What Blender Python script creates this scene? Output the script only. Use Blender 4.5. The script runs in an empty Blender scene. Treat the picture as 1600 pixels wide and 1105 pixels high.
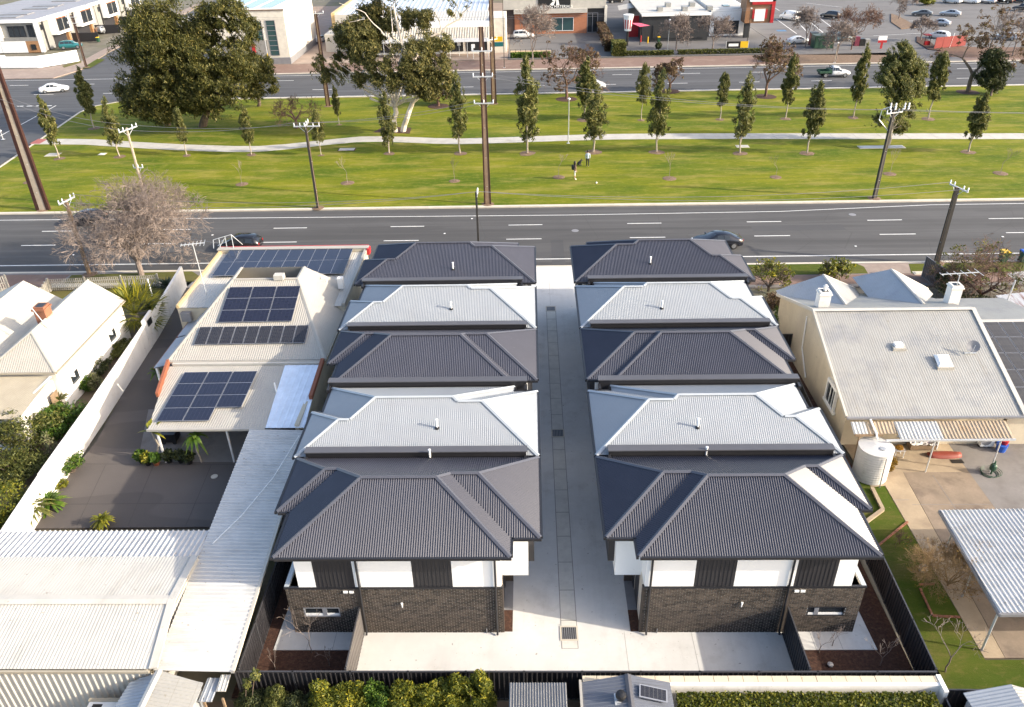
import bpy, math, random
import numpy as np
from mathutils import Vector, Matrix
PI = math.pi
R = math.radians
SC = bpy.context.scene
COL = SC.collection
random.seed(7)

# ---------------------------------------------------------------- camera
CF, CPITCH, CYAW, CROLL, CH = 1236.71, 0.54258, 0.02816, -0.02403, 30.238
_f0 = np.array([-math.sin(CYAW), math.cos(CYAW), 0]); _r = np.array([math.cos(CYAW), math.sin(CYAW), 0]); _z = np.array([0, 0, 1.])
_F = _f0 * math.cos(CPITCH) - _z * math.sin(CPITCH); _up = _f0 * math.sin(CPITCH) + _z * math.cos(CPITCH)
_R = _r * math.cos(CROLL) + _up * math.sin(CROLL); _U = -_r * math.sin(CROLL) + _up * math.cos(CROLL)
_C = np.array([0, 0, CH])
cd = bpy.data.cameras.new('camera'); cam = bpy.data.objects.new('camera', cd); COL.objects.link(cam)
cd.sensor_width = 36; cd.sensor_fit = 'HORIZONTAL'; cd.lens = CF / 1600 * 36; cd.clip_start = .5; cd.clip_end = 3000
cam.matrix_world = Matrix(((_R[0], _U[0], -_F[0], 0), (_R[1], _U[1], -_F[1], 0), (_R[2], _U[2], -_F[2], CH), (0, 0, 0, 1)))
SC.camera = cam
# ---------------------------------------------------------------- light
SUN_EL = R(24); SUN_AZ = math.atan2(-.225, .974)       # the sun stands to the right and a little behind the camera
sd = Vector((math.cos(SUN_EL) * math.cos(SUN_AZ), math.cos(SUN_EL) * math.sin(SUN_AZ), math.sin(SUN_EL)))
world = bpy.data.worlds.new('World'); SC.world = world; world.use_nodes = True
wn = world.node_tree.nodes; wl = world.node_tree.links
sky = wn.new('ShaderNodeTexSky'); sky.sky_type = 'NISHITA'; sky.sun_disc = False
sky.sun_elevation = SUN_EL; sky.sun_rotation = PI / 2 - SUN_AZ; sky.air_density = .8; sky.dust_density = 2.5
bg = wn['Background']; bg.inputs['Strength'].default_value = 0.15
wl.new(sky.outputs[0], bg.inputs['Color'])
sl = bpy.data.lights.new('sun', 'SUN'); sl.energy = 2.25; sl.angle = R(.55); sl.color = (1, .95, .86)
so = bpy.data.objects.new('sun', sl); COL.objects.link(so); so.rotation_euler = sd.to_track_quat('Z', 'Y').to_euler()
SC.view_settings.view_transform = 'Standard'; SC.view_settings.look = 'None'
SC.view_settings.exposure = 1.68; SC.view_settings.gamma = 1
SC.view_settings.use_white_balance = True; SC.view_settings.white_balance_temperature = 7100; SC.view_settings.white_balance_tint = 10
SC.cycles.max_bounces = 6; SC.cycles.diffuse_bounces = 4; SC.cycles.glossy_bounces = 2; SC.cycles.caustics_reflective = False; SC.cycles.caustics_refractive = False

# ---------------------------------------------------------------- surveying helpers (where a sight line meets a plane)
def ray(px, py): return _F + _R * (px - 800) / CF - _U * (py - 552.5) / CF
def G(px, py, z=0.):
    d = ray(px, py); p = _C + d * (z - CH) / d[2]; return Vector(p)
def GY(px, py, Y):
    d = ray(px, py); p = _C + d * Y / d[1]; return Vector(p)
def PJ(p):
    d = np.array(p, float) - _C; k = d @ _F; return 800 + CF * (d @ _R) / k, 552.5 - CF * (d @ _U) / k
def hgt(b, ty):
    lo, hi = 0., 29.
    for _ in range(40):
        m = (lo + hi) / 2
        if PJ((b[0], b[1], m))[1] > ty: lo = m
        else: hi = m
    return lo

# ---------------------------------------------------------------- object helpers
FR = {}
def reg(o, m): FR[o.name] = m
def frame(o): return FR.get(o.name, Matrix())
def tag(o, label=None, cat=None, group=None, kind=None):
    if label: o['label'] = label
    if cat: o['category'] = cat
    if group: o['group'] = group
    if kind: o['kind'] = kind
    return o
def thing(name, label, cat, loc=(0, 0, 0), rz=0., group=None):
    o = bpy.data.objects.new(name, None); COL.objects.link(o); o.empty_display_size = .3
    o.location = loc; o.rotation_euler = (0, 0, rz)
    reg(o, Matrix.Translation(Vector(loc)) @ Matrix.Rotation(rz, 4, 'Z'))
    return tag(o, label, cat, group)
def place(o, loc, rz=0., sc=None):
    o.location = loc; o.rotation_euler = (0, 0, rz)
    if sc is not None: o.scale = (sc, sc, sc) if not hasattr(sc, '__len__') else sc
    return o
def dup(o, parent=None):
    c = o.copy(); COL.objects.link(c); c.parent = parent
    for ch in o.children: dup(ch, c)
    return c
class MB:
    def __init__(s): s.v = []; s.f = []; s.m = []
    def add(s, vs, fs, mi=0):
        n = len(s.v); s.v.extend(tuple(p) for p in vs); s.f.extend([tuple(i + n for i in f) for f in fs]); s.m.extend([mi] * len(fs)); return s
    def poly(s, pts, mi=0): return s.add(pts, [tuple(range(len(pts)))], mi)
    def box(s, x0, x1, y0, y1, z0, z1, mi=0):
        if x0 > x1: x0, x1 = x1, x0
        if y0 > y1: y0, y1 = y1, y0
        return s.add([(x0, y0, z0), (x1, y0, z0), (x1, y1, z0), (x0, y1, z0), (x0, y0, z1), (x1, y0, z1), (x1, y1, z1), (x0, y1, z1)],
                     [(3, 2, 1, 0), (4, 5, 6, 7), (0, 1, 5, 4), (1, 2, 6, 5), (2, 3, 7, 6), (3, 0, 4, 7)], mi)
    def prism(s, poly, z0, z1, mi=0):
        a = sum(poly[i][0] * poly[(i + 1) % len(poly)][1] - poly[(i + 1) % len(poly)][0] * poly[i][1] for i in range(len(poly)))
        if a < 0: poly = poly[::-1]
        n = len(poly)
        return s.add([(p[0], p[1], z0) for p in poly] + [(p[0], p[1], z1) for p in poly],
                     [tuple(range(n - 1, -1, -1)), tuple(range(n, 2 * n))] + [(i, (i + 1) % n, n + (i + 1) % n, n + i) for i in range(n)], mi)
    def bar(s, p, q, w, h=None, up=(0, 0, 1), mi=0):
        p = Vector(p); q = Vector(q); h = h or w; d = (q - p).normalized(); u = Vector(up)
        if abs(d.dot(u)) > .99: u = Vector((0, 1, 0))
        a = d.cross(u).normalized() * (w / 2); b = a.cross(d).normalized() * (h / 2)
        return s.add([p - a - b, p + a - b, p + a + b, p - a + b, q - a - b, q + a - b, q + a + b, q - a + b],
                     [(3, 2, 1, 0), (4, 5, 6, 7), (0, 1, 5, 4), (1, 2, 6, 5), (2, 3, 7, 6), (3, 0, 4, 7)], mi)
    def tube(s, pts, rad, n=6, mi=0, cap=True):
        pts = [Vector(p) for p in pts]; k = len(pts); b = len(s.v)
        if not hasattr(rad, '__len__'): rad = [rad] * k
        ref = None
        for i, p in enumerate(pts):
            d = (pts[min(i + 1, k - 1)] - pts[max(i - 1, 0)])
            d = d.normalized() if d.length > 1e-9 else Vector((0, 0, 1))
            if ref is None: ref = Vector((1, 0, 0)) if abs(d.x) < .9 else Vector((0, 1, 0))
            a = d.cross(ref).normalized(); c = a.cross(d)
            ref = -c.cross(d) if False else ref
            for j in range(n):
                t = 2 * PI * j / n; s.v.append(tuple(p + (a * math.cos(t) + c * math.sin(t)) * rad[i]))
        for i in range(k - 1):
            for j in range(n):
                s.f.append((b + i * n + j, b + i * n + (j + 1) % n, b + (i + 1) * n + (j + 1) % n, b + (i + 1) * n + j)); s.m.append(mi)
        if cap:
            s.f.append(tuple(b + j for j in range(n - 1, -1, -1))); s.m.append(mi)
            s.f.append(tuple(b + (k - 1) * n + j for j in range(n))); s.m.append(mi)
        return s
    def lathe(s, c, prof, n=16, mi=0, axis='Z'):
        b = len(s.v); k = len(prof)
        for r, h in prof:
            for j in range(n):
                t = 2 * PI * j / n; x, y = r * math.cos(t), r * math.sin(t)
                s.v.append((c[0] + x, c[1] + y, c[2] + h) if axis == 'Z' else ((c[0] + x, c[1] + h, c[2] + y) if axis == 'Y' else (c[0] + h, c[1] + x, c[2] + y)))
        for i in range(k - 1):
            for j in range(n):
                s.f.append((b + i * n + j, b + i * n + (j + 1) % n, b + (i + 1) * n + (j + 1) % n, b + (i + 1) * n + j)); s.m.append(mi)
        s.f.append(tuple(b + j for j in range(n - 1, -1, -1))); s.m.append(mi)
        s.f.append(tuple(b + (k - 1) * n + j for j in range(n))); s.m.append(mi)
        return s
    def build(s, name, mats, parent=None, smooth=False, label=None, cat=None, group=None, kind=None):
        me = bpy.data.meshes.new(name)
        if parent is not None:
            iv = frame(parent).inverted(); vs = [tuple(iv @ Vector(p)) for p in s.v] if frame(parent) != Matrix() else s.v; loc = None
        else:
            a = np.array(s.v); loc = Vector(((a[:, 0].min() + a[:, 0].max()) / 2, (a[:, 1].min() + a[:, 1].max()) / 2, a[:, 2].min()))
            vs = (a - np.array(loc)).tolist()
        me.from_pydata(vs, [], s.f)
        ms = mats if isinstance(mats, (list, tuple)) else [mats]
        for m in ms: me.materials.append(m)
        if len(ms) > 1: me.polygons.foreach_set('material_index', s.m)
        if smooth: me.polygons.foreach_set('use_smooth', [True] * len(me.polygons))
        me.update()
        o = bpy.data.objects.new(name, me); COL.objects.link(o)
        if parent is not None: o.parent = parent; reg(o, frame(parent))
        else: o.location = loc; reg(o, Matrix.Translation(loc))
        return tag(o, label, cat, group, kind)
def B(name, m, parent, *b, **k): return MB().box(*b).build(name, m, parent, **k)
def struct(name, mb, m, **k): return mb.build(name, m, kind='structure', **k)

# ---------------------------------------------------------------- materials
def nd(nt, t, **k):
    n = nt.nodes.new(t)
    for a, b in k.items(): setattr(n, a, b)
    return n
def base(name):
    m = bpy.data.materials.new(name); m.use_nodes = True; nt = m.node_tree
    return m, nt, nt.nodes['Principled BSDF'], nt.links.new
def cc(c): return (c[0], c[1], c[2], 1)
def mix(nt, fac, a, b, mode='MIX'):
    n = nd(nt, 'ShaderNodeMix', data_type='RGBA', blend_type=mode)
    for sock, v in ((n.inputs[0], fac), (n.inputs[6], a), (n.inputs[7], b)):
        if hasattr(v, 'is_linked') or hasattr(v, 'links'): nt.links.new(v, sock)
        elif isinstance(v, (int, float)): sock.default_value = v
        else: sock.default_value = cc(v)
    return n.outputs[2]
def noise(nt, vec, scale, detail=4, rough=.55, lo=.35, hi=.65):
    n = nd(nt, 'ShaderNodeTexNoise'); n.inputs['Scale'].default_value = scale; n.inputs['Detail'].default_value = detail; n.inputs['Roughness'].default_value = rough
    nt.links.new(vec, n.inputs['Vector'])
    r = nd(nt, 'ShaderNodeMapRange'); r.inputs[1].default_value = lo; r.inputs[2].default_value = hi; nt.links.new(n.outputs['Fac'], r.inputs[0])
    return r.outputs[0]
def pos(nt, world_=True, sc=(1, 1, 1)):
    v = nd(nt, 'ShaderNodeNewGeometry').outputs['Position'] if world_ else nd(nt, 'ShaderNodeTexCoord').outputs['Object']
    if sc == (1, 1, 1): return v
    m = nd(nt, 'ShaderNodeMapping'); m.inputs['Scale'].default_value = sc; nt.links.new(v, m.inputs['Vector']); return m.outputs[0]
def bump(nt, bs, h, st, dist=.02):
    b = nd(nt, 'ShaderNodeBump'); b.inputs['Strength'].default_value = st; b.inputs['Distance'].default_value = dist
    nt.links.new(h, b.inputs['Height']); nt.links.new(b.outputs[0], bs.inputs['Normal'])
def sca(c, k): return tuple(min(1, x * k) for x in c)
def mat(name, c, rough=.6, metal=0., var=.10, scale=1.5, c2=None, big=None, spec=.5, bmp=0., bscale=30, world_=True, sc=(1, 1, 1), isl=0., coat=0.):
    """a colour broken up by two sizes of noise; c2 = colour of blotches; isl = variation from piece to piece"""
    m, nt, bs, L = base(name)
    v = pos(nt, world_, sc)
    col = mix(nt, noise(nt, v, scale, 5, .6), sca(c, 1 - var), sca(c, 1 + var))
    col = mix(nt, noise(nt, v, scale * 9, 3, .6), col, mix(nt, .5, col, sca(c, 1 - var)))
    if c2: col = mix(nt, noise(nt, v, big or scale * .3, 5, .65, .5, .72), col, c2)
    if isl:
        g = nd(nt, 'ShaderNodeNewGeometry'); hs = nd(nt, 'ShaderNodeMapRange'); hs.inputs[3].default_value = 1 - isl; hs.inputs[4].default_value = 1 + isl
        L(g.outputs['Random Per Island'], hs.inputs[0])
        q = nd(nt, 'ShaderNodeHueSaturation'); L(hs.outputs[0], q.inputs['Value']); L(col, q.inputs['Color']); col = q.outputs[0]
    L(col, bs.inputs['Base Color']); bs.inputs['Roughness'].default_value = rough; bs.inputs['Metallic'].default_value = metal
    bs.inputs['Specular IOR Level'].default_value = spec
    if coat: bs.inputs['Coat Weight'].default_value = coat; bs.inputs['Coat Roughness'].default_value = .06
    if bmp: bump(nt, bs, noise(nt, v, bscale, 3, .6, .2, .8), bmp)
    return m
def grime(m, amt=.25, c=(.20, .17, .13), sc=(1.6, 1.6, 1.6), lap=0.):
    nt = m.node_tree; bs = nt.nodes['Principled BSDF']; l = bs.inputs['Base Color'].links[0]; src = l.from_socket
    f = noise(nt, pos(nt, True, sc), .9, 6, .7, .50, .80); g = noise(nt, pos(nt, True), .18, 3, .5, .42, .62)
    mu = nd(nt, 'ShaderNodeMath', operation='MULTIPLY'); nt.links.new(f, mu.inputs[0]); nt.links.new(g, mu.inputs[1]); m2 = nd(nt, 'ShaderNodeMath', operation='MULTIPLY'); nt.links.new(mu.outputs[0], m2.inputs[0]); m2.inputs[1].default_value = amt
    col = mix(nt, m2.outputs[0], src, c)
    sp = noise(nt, pos(nt, True), 5.5, 2, .5, .70, .74); m3 = nd(nt, 'ShaderNodeMath', operation='MULTIPLY'); nt.links.new(sp, m3.inputs[0]); m3.inputs[1].default_value = amt * 1.2; col = mix(nt, m3.outputs[0], col, c)
    if lap:
        sx = nd(nt, 'ShaderNodeSeparateXYZ'); nt.links.new(pos(nt, True), sx.inputs[0]); w = nd(nt, 'ShaderNodeMath', operation='PINGPONG'); nt.links.new(sx.outputs[0], w.inputs[0]); w.inputs[1].default_value = lap
        lt = nd(nt, 'ShaderNodeMath', operation='LESS_THAN'); nt.links.new(w.outputs[0], lt.inputs[0]); lt.inputs[1].default_value = .012; m4 = nd(nt, 'ShaderNodeMath', operation='MULTIPLY'); nt.links.new(lt.outputs[0], m4.inputs[0]); m4.inputs[1].default_value = .35; col = mix(nt, m4.outputs[0], col, sca(c, .8))
    nt.links.new(col, bs.inputs['Base Color'])
def leafmat(name, c1, c2, c3=None, tr=.35):
    m, nt, bs, L = base(name)
    g = nd(nt, 'ShaderNodeNewGeometry'); rp = nd(nt, 'ShaderNodeValToRGB'); e = rp.color_ramp.elements
    e[0].color = cc(c1); e[0].position = .05; e[1].color = cc(c2); e[1].position = .8
    if c3: q = e.new(.97); q.color = cc(c3)
    L(g.outputs['Random Per Island'], rp.inputs[0])
    col = mix(nt, noise(nt, pos(nt, False), .55, 3), rp.outputs[0], mix(nt, .45, rp.outputs[0], c1))
    L(col, bs.inputs['Base Color']); bs.inputs['Roughness'].default_value = .55; bs.inputs['Specular IOR Level'].default_value = .3
    tl = nd(nt, 'ShaderNodeBsdfTranslucent'); L(col, tl.inputs['Color']); ms = nd(nt, 'ShaderNodeMixShader'); ms.inputs[0].default_value = tr
    out = nt.nodes['Material Output']; L(bs.outputs[0], ms.inputs[1]); L(tl.outputs[0], ms.inputs[2]); L(ms.outputs[0], out.inputs['Surface'])
    return m
def glass(name, c=(.02, .025, .03), rough=.05):
    m, nt, bs, L = base(name); bs.inputs['Base Color'].default_value = cc(c); bs.inputs['Roughness'].default_value = rough; bs.inputs['Specular IOR Level'].default_value = .7
    return m
M = {}
M['roof_dark'] = mat('dark_roof_sheet', (.038, .041, .058), .34, 0, .07, .8, spec=.45)
M['roof_light'] = mat('pale_roof_sheet', (.265, .285, .305), .45, 0, .04, .8, spec=.4)
M['cap_dark'] = mat('dark_ridge_metal', (.072, .075, .092), .42, 0, .05)
M['cap_light'] = mat('pale_ridge_metal', (.36, .39, .415), .38, 0, .05)
M['gutter'] = mat('charcoal_gutter_metal', (.02, .02, .023), .4, 0, .06)
M['parapet'] = mat('grey_parapet_capping', (.085, .085, .094), .4, 0, .06)
M['render'] = mat('white_wall_render', (.82, .82, .81), .7, 0, .03, .7, spec=.3)
M['clad'] = mat('charcoal_wall_cladding', (.028, .027, .030), .55, 0, .12, 1.2, sc=(9, 9, .3))
M['brick'] = mat('dark_brown_brick', (.060, .047, .037), .75, 0, .22, 6, isl=.55, bmp=.2)
M['mortar'] = mat('pale_mortar', (.58, .53, .46), .9)
M['fence'] = mat('black_sheet_fence', (.022, .021, .024), .45, 0, .1)
M['fence_grey'] = mat('grey_sheet_fence', (.11, .10, .095), .5, 0, .1)
M['fcap'] = mat('fence_rail_metal', (.05, .05, .055), .4)
M['concrete'] = mat('new_pale_concrete', (.59, .58, .555), .8, 0, .06, .5, c2=(.52, .51, .49), big=.35, bmp=.05)
M['concrete_strip'] = mat('exposed_concrete', (.58, .56, .51), .8, 0, .08, 2, c2=(.48, .46, .42), big=1.3)
M['kerb'] = mat('kerb_concrete', (.52, .47, .39), .8, 0, .1, 1)
M['path'] = mat('path_concrete', (.44, .42, .38), .8, 0, .08, .8, c2=(.35, .33, .29), big=.5)
M['mulch'] = mat('red_brown_mulch', (.055, .022, .013), .95, 0, .45, 9, c2=(.10, .05, .03), big=5, bmp=.6, bscale=14)
M['mulch_pale'] = mat('dry_mulch', (.15, .095, .06), .95, 0, .3, 5, c2=(.24, .165, .105), big=2)
M['steel'] = mat('galvanised_sheet', (.36, .38, .40), .45, .2, .08, 1.2, c2=(.28, .30, .33), big=.6)
M['steel_old'] = mat('weathered_galvanised_sheet', (.30, .295, .275), .5, .1, .06, .7, c2=(.215, .22, .225), big=.5)
M['carport_roof'] = mat('pale_carport_sheet', (.52, .515, .50), .5, .0, .06, .7, c2=(.43, .43, .42), big=.8)
M['cream_roof'] = mat('cream_roof_sheet', (.37, .345, .30), .5, 0, .05, .8)
M['white_roof'] = mat('white_roof_sheet', (.48, .455, .405), .5, 0, .04, .7, c2=(.42, .40, .36), big=.5)
M['tan_roof'] = mat('tan_roof_sheet', (.33, .29, .22), .55, 0, .1, 1)
M['cream_wall'] = mat('cream_wall', (.56, .49, .37), .8, 0, .08, .6, c2=(.47, .40, .30), big=.4)
M['white_wall'] = mat('white_painted_wall', (.78, .75, .70), .8, 0, .05, .8, c2=(.66, .61, .54), big=.6)
M['orange_brick'] = mat('orange_brick_wall', (.25, .10, .055), .8, 0, .15, 3)
M['terracotta'] = mat('terracotta_paint', (.27, .085, .04), .7, 0, .1, 2)
M['black'] = mat('black_plastic', (.012, .012, .013), .4)
M['grey'] = mat('mid_grey_metal', (.20, .20, .21), .5)
M['white'] = mat('white_plastic', (.80, .80, .78), .4, var=.03)
M['glass'] = glass('window_glass')
M['glass_teal'] = glass('teal_window_glass', (.03, .07, .075))
M['rust'] = mat('brown_painted_steel', (.045, .015, .010), .6, .1, .25, 3)
M['pole_conc'] = mat('pole_concrete', (.40, .33, .25), .85, 0, .12, 2)
M['pole_dark'] = mat('dark_pole_steel', (.030, .027, .024), .6)
M['pole_tan'] = mat('tan_pole', (.24, .16, .10), .8, 0, .15, 2)
M['galv'] = mat('galvanised_fittings', (.58, .60, .61), .4, .4, .06)
M['insul'] = mat('white_insulator', (.78, .80, .82), .25)
M['wire'] = mat('wire_alloy', (.22, .22, .23), .5, .5)
M['bark'] = mat('grey_brown_bark', (.13, .095, .07), .9, 0, .25, 4, bmp=.4)
M['bark_pale'] = mat('pale_trunk_bark', (.33, .28, .22), .9, 0, .2, 4)
M['bark_white'] = mat('white_gum_bark', (.66, .58, .48), .7, 0, .12, 1.5, c2=(.40, .33, .27), big=1.1)
M['twig'] = mat('pinkish_grey_twigs', (.22, .175, .15), .9, 0, .2, 2)
M['twig_brown'] = mat('brown_twigs', (.15, .085, .06), .9, 0, .25, 2)
M['twig_gold'] = mat('golden_brown_twigs', (.30, .19, .085), .9, 0, .25, 2)
M['timber'] = mat('weathered_timber', (.22, .15, .09), .85, 0, .2, 3)
M['red'] = mat('red_paint', (.42, .02, .025), .4)
M['yellow'] = mat('yellow_plastic', (.75, .45, .02), .4)
M['blue'] = mat('blue_plastic', (.02, .10, .45), .4)
M['green'] = mat('green_paint', (.02, .07, .04), .5)
M['paint'] = mat('road_marking_paint', (.66, .66, .64), .6, 0, .12, 5)
M['tyre'] = mat('tyre_rubber', (.018, .018, .019), .8)
M['rim'] = mat('alloy_rim', (.45, .46, .47), .3, .8)
M['tail'] = mat('tail_lamp', (.35, .01, .01), .2)
M['lamp'] = mat('head_lamp', (.7, .72, .75), .1)
def carpaint(n, c, metal=.3): return mat(n, c, .25, metal, .02, .5, coat=.6)
M['car_black'] = carpaint('black_car_paint', (.012, .012, .014)); M['car_white'] = carpaint('white_car_paint', (.72, .72, .71), 0)
M['car_silver'] = carpaint('silver_car_paint', (.42, .43, .45), .6); M['car_navy'] = carpaint('navy_car_paint', (.012, .014, .022)); M['car_teal'] = carpaint('teal_car_paint', (.02, .16, .17))
M['car_grey'] = carpaint('grey_car_paint', (.10, .11, .12)); M['car_blue'] = carpaint('blue_grey_car_paint', (.10, .18, .22))
for q_, a_, sc_, lp in (('white_roof', .5, (2.5, .6, 1), 0), ('cream_roof', .3, (2.5, .6, 1), 0), ('steel_old', .5, (2.5, .45, 1), .38), ('steel', .4, (1, 1, 1), 0), ('carport_roof', .55, (.5, 2.5, 1), 0), ('white_wall', .35, (2.5, 2.5, .4), 0), ('render', .10, (2.5, 2.5, .3), 0), ('cream_wall', .35, (2.5, 2.5, .4), 0), ('roof_light', .12, (2, .5, 1), 0), ('concrete', .5, (1, 1, 1), 0), ('path', .4, (1, 1, 1), 0)): grime(M[q_], a_, (.20, .17, .13), sc_, lp)
grime(M['concrete'], .35, (.26, .25, .24), (2.4, .10, 1)); grime(M['roof_dark'], .22, (.10, .10, .115), (1.5, .5, 1)); grime(M['fence'], .3, (.07, .065, .06), (2, 2, .5))
# asphalt with wheel tracks along x
def asphalt(name, c, tracks=True, warm=(1, 1, 1), crack=.3):
    m, nt, bs, L = base(name); v = pos(nt); c = tuple(a * b for a, b in zip(c, warm))
    col = mix(nt, noise(nt, v, .25, 5, .6), sca(c, .9), sca(c, 1.12))
    col = mix(nt, noise(nt, v, 14, 3, .7, .3, .7), col, mix(nt, .5, col, sca(c, 1.3)))
    if tracks:
        s = noise(nt, pos(nt, True, (.012, .75, 1)), 1, 2, .5, .35, .65); col = mix(nt, s, col, mix(nt, .85, col, sca(c, .66)))
        s2 = noise(nt, pos(nt, True, (.05, 1.6, 1)), 1, 4, .6, .5, .75); col = mix(nt, s2, col, mix(nt, .65, col, sca(c, 1.45)))
    else:
        s = noise(nt, v, .35, 5, .6, .45, .75); col = mix(nt, s, col, mix(nt, .6, col, sca(c, 1.25)))
    pt_ = noise(nt, pos(nt, True, (.06, .3, 1)), 1, 1, .3, .60, .61); col = mix(nt, pt_, col, mix(nt, .5, col, sca(c, .7)))
    ck = nd(nt, 'ShaderNodeTexVoronoi', feature='DISTANCE_TO_EDGE'); ck.inputs['Scale'].default_value = .16; nv = mix(nt, .25, v, nd(nt, 'ShaderNodeTexNoise').outputs['Color']); L(nv, ck.inputs['Vector'])
    cr = nd(nt, 'ShaderNodeMapRange'); cr.inputs[1].default_value = .002; cr.inputs[2].default_value = .006; cr.inputs[3].default_value = crack; cr.inputs[4].default_value = 0; L(ck.outputs['Distance'], cr.inputs[0]); col = mix(nt, cr.outputs[0], col, sca(c, .45))
    L(col, bs.inputs['Base Color']); bs.inputs['Roughness'].default_value = .85
    bump(nt, bs, noise(nt, v, 60, 2, .6, .2, .8), .15, .01)
    return m
M['asphalt'] = asphalt('road_asphalt', (.066, .065, .065))
M['asphalt_far'] = asphalt('far_road_asphalt', (.068, .069, .073))
M['yard'] = asphalt('yard_asphalt', (.088, .075, .068), False, crack=.0)
M['asphalt_patch'] = asphalt('newer_asphalt_patch', (.050, .050, .052), False, crack=0.)
M['joint'] = mat('weathered_joint', (.26, .25, .23), .9)
M['yard_joint'] = mat('tar_joint', (.055, .048, .045), .9)
M['carpark'] = asphalt('carpark_asphalt', (.115, .110, .108), False)
def lawn(name, a, b, c, dark=(.035, .06, .004), amt=.6):
    m, nt, bs, L = base(name); v = pos(nt)
    col = mix(nt, noise(nt, pos(nt, True, (.35, 1, 1)), .22, 5, .62, .38, .62), a, b)
    col = mix(nt, noise(nt, pos(nt, True, (.3, 1.1, 1)), .45, 6, .7, .5, .66), col, mix(nt, .8, col, c))
    col = mix(nt, noise(nt, pos(nt, True, (.22, 2.0, 1)), .6, 5, .7, .48, .7), col, mix(nt, .5, col, dark))
    col = mix(nt, noise(nt, v, 9, 3, .7, .3, .7), col, mix(nt, .35, col, dark))
    col = mix(nt, noise(nt, pos(nt, True, (.7, 1.3, 1)), 1.7, 4, .75, .52, .70), col, mix(nt, .45, col, c))
    col = mix(nt, noise(nt, v, 2.6, 3, .7, .60, .72), col, mix(nt, .5, col, (.17, .13, .06)))
    L(col, bs.inputs['Base Color']); bs.inputs['Roughness'].default_value = .9; bs.inputs['Specular IOR Level'].default_value = .15
    bump(nt, bs, noise(nt, v, 18, 3, .7, .2, .8), .5, .03)
    return m
M['lawn'] = lawn('reserve_lawn', (.075, .118, .004), (.185, .190, .009), (.30, .25, .06))
M['lawn2'] = lawn('back_lawn', (.055, .085, .008), (.095, .105, .014), (.14, .11, .035))
M['verge'] = lawn('dry_verge', (.12, .105, .035), (.16, .125, .055), (.10, .12, .02))
M['earth'] = mat('bare_earth', (.15, .11, .075), .95, 0, .2, 1, c2=(.10, .09, .04), big=.6)
M['brickpave'] = mat('red_brown_paving', (.185, .115, .088), .85, 0, .12, 3, c2=(.24, .17, .13), big=.4)
M['pinkpave'] = mat('faded_pink_paving', (.26, .20, .165), .85, 0, .12, 2, c2=(.33, .27, .22), big=.4)
M['slab_brown'] = mat('stained_yard_concrete', (.24, .185, .135), .85, 0, .15, .9, c2=(.12, .09, .07), big=.5, bmp=.05)
M['slab_tan'] = mat('tan_path_concrete', (.34, .265, .18), .85, 0, .12, .9, c2=(.24, .18, .125), big=.6)
M['slab_grey'] = mat('grey_yard_concrete', (.19, .175, .165), .85, 0, .12, .7, c2=(.13, .115, .105), big=.5)
M['lot'] = mat('suburban_ground', (.14, .125, .095), .95, 0, .25, .3, c2=(.09, .10, .035), big=.12)
# foliage
M['l_young'] = leafmat('young_gum_leaves', (.055, .068, .018), (.20, .20, .062), (.36, .31, .11))
M['l_dark'] = leafmat('dark_needle_leaves', (.034, .040, .010), (.135, .132, .034), (.29, .24, .07), .35)
M['l_gum'] = leafmat('gum_leaves', (.050, .056, .018), (.20, .185, .058), (.38, .30, .10), .35)
M['l_autumn'] = leafmat('brown_autumn_leaves', (.085, .05, .03), (.17, .11, .065), (.20, .17, .06))
M['l_olive'] = leafmat('olive_leaves', (.045, .055, .012), (.15, .16, .04), (.28, .25, .07))
M['l_yellow'] = leafmat('yellow_green_leaves', (.06, .085, .012), (.22, .215, .024), (.44, .36, .03))
M['l_green'] = leafmat('bright_green_leaves', (.03, .07, .010), (.10, .18, .02), (.20, .25, .03))
M['l_hedge'] = leafmat('hedge_leaves', (.05, .07, .008), (.17, .17, .02), (.26, .23, .03))
M['l_shrub'] = leafmat('dark_shrub_leaves', (.022, .032, .012), (.075, .09, .032), (.14, .14, .05))
M['l_agave'] = leafmat('blue_green_leaves', (.03, .05, .035), (.09, .12, .08))
M['l_cream'] = leafmat('cream_green_leaves', (.10, .11, .04), (.28, .27, .13), (.40, .36, .22))
M['l_gold'] = leafmat('golden_leaves', (.14, .085, .015), (.34, .20, .03), (.42, .28, .04))
# solar cells
def solar(name, c, line, nx, ny):
    m, nt, bs, L = base(name); uv = nd(nt, 'ShaderNodeUVMap').outputs[0] if False else nd(nt, 'ShaderNodeAttribute', attribute_name='UVMap').outputs['Vector']
    br = nd(nt, 'ShaderNodeTexBrick'); br.offset = 0; br.squash = 1
    for k, x in (('Scale', 1), ('Mortar Size', .035), ('Mortar Smooth', .3), ('Bias', 0), ('Brick Width', 1), ('Row Height', 1)): br.inputs[k].default_value = x
    mp = nd(nt, 'ShaderNodeMapping'); mp.inputs['Scale'].default_value = (nx, ny, 1); L(uv, mp.inputs[0]); L(mp.outputs[0], br.inputs['Vector'])
    br.inputs['Color1'].default_value = cc(c); br.inputs['Color2'].default_value = cc(sca(c, 1.25)); br.inputs['Mortar'].default_value = cc(line)
    L(br.outputs['Color'], bs.inputs['Base Color']); bs.inputs['Roughness'].default_value = .16; bs.inputs['Specular IOR Level'].default_value = .5
    return m
M['cell'] = solar('blue_solar_cells', (.012, .014, .028), (.035, .038, .055), 6, 10)
M['cell_old'] = solar('old_solar_cells', (.016, .016, .021), (.13, .13, .13), 6, 12)
M['cell_grey'] = solar('matte_grey_solar_cells', (.055, .050, .045), (.085, .08, .07), 4, 4)
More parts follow.
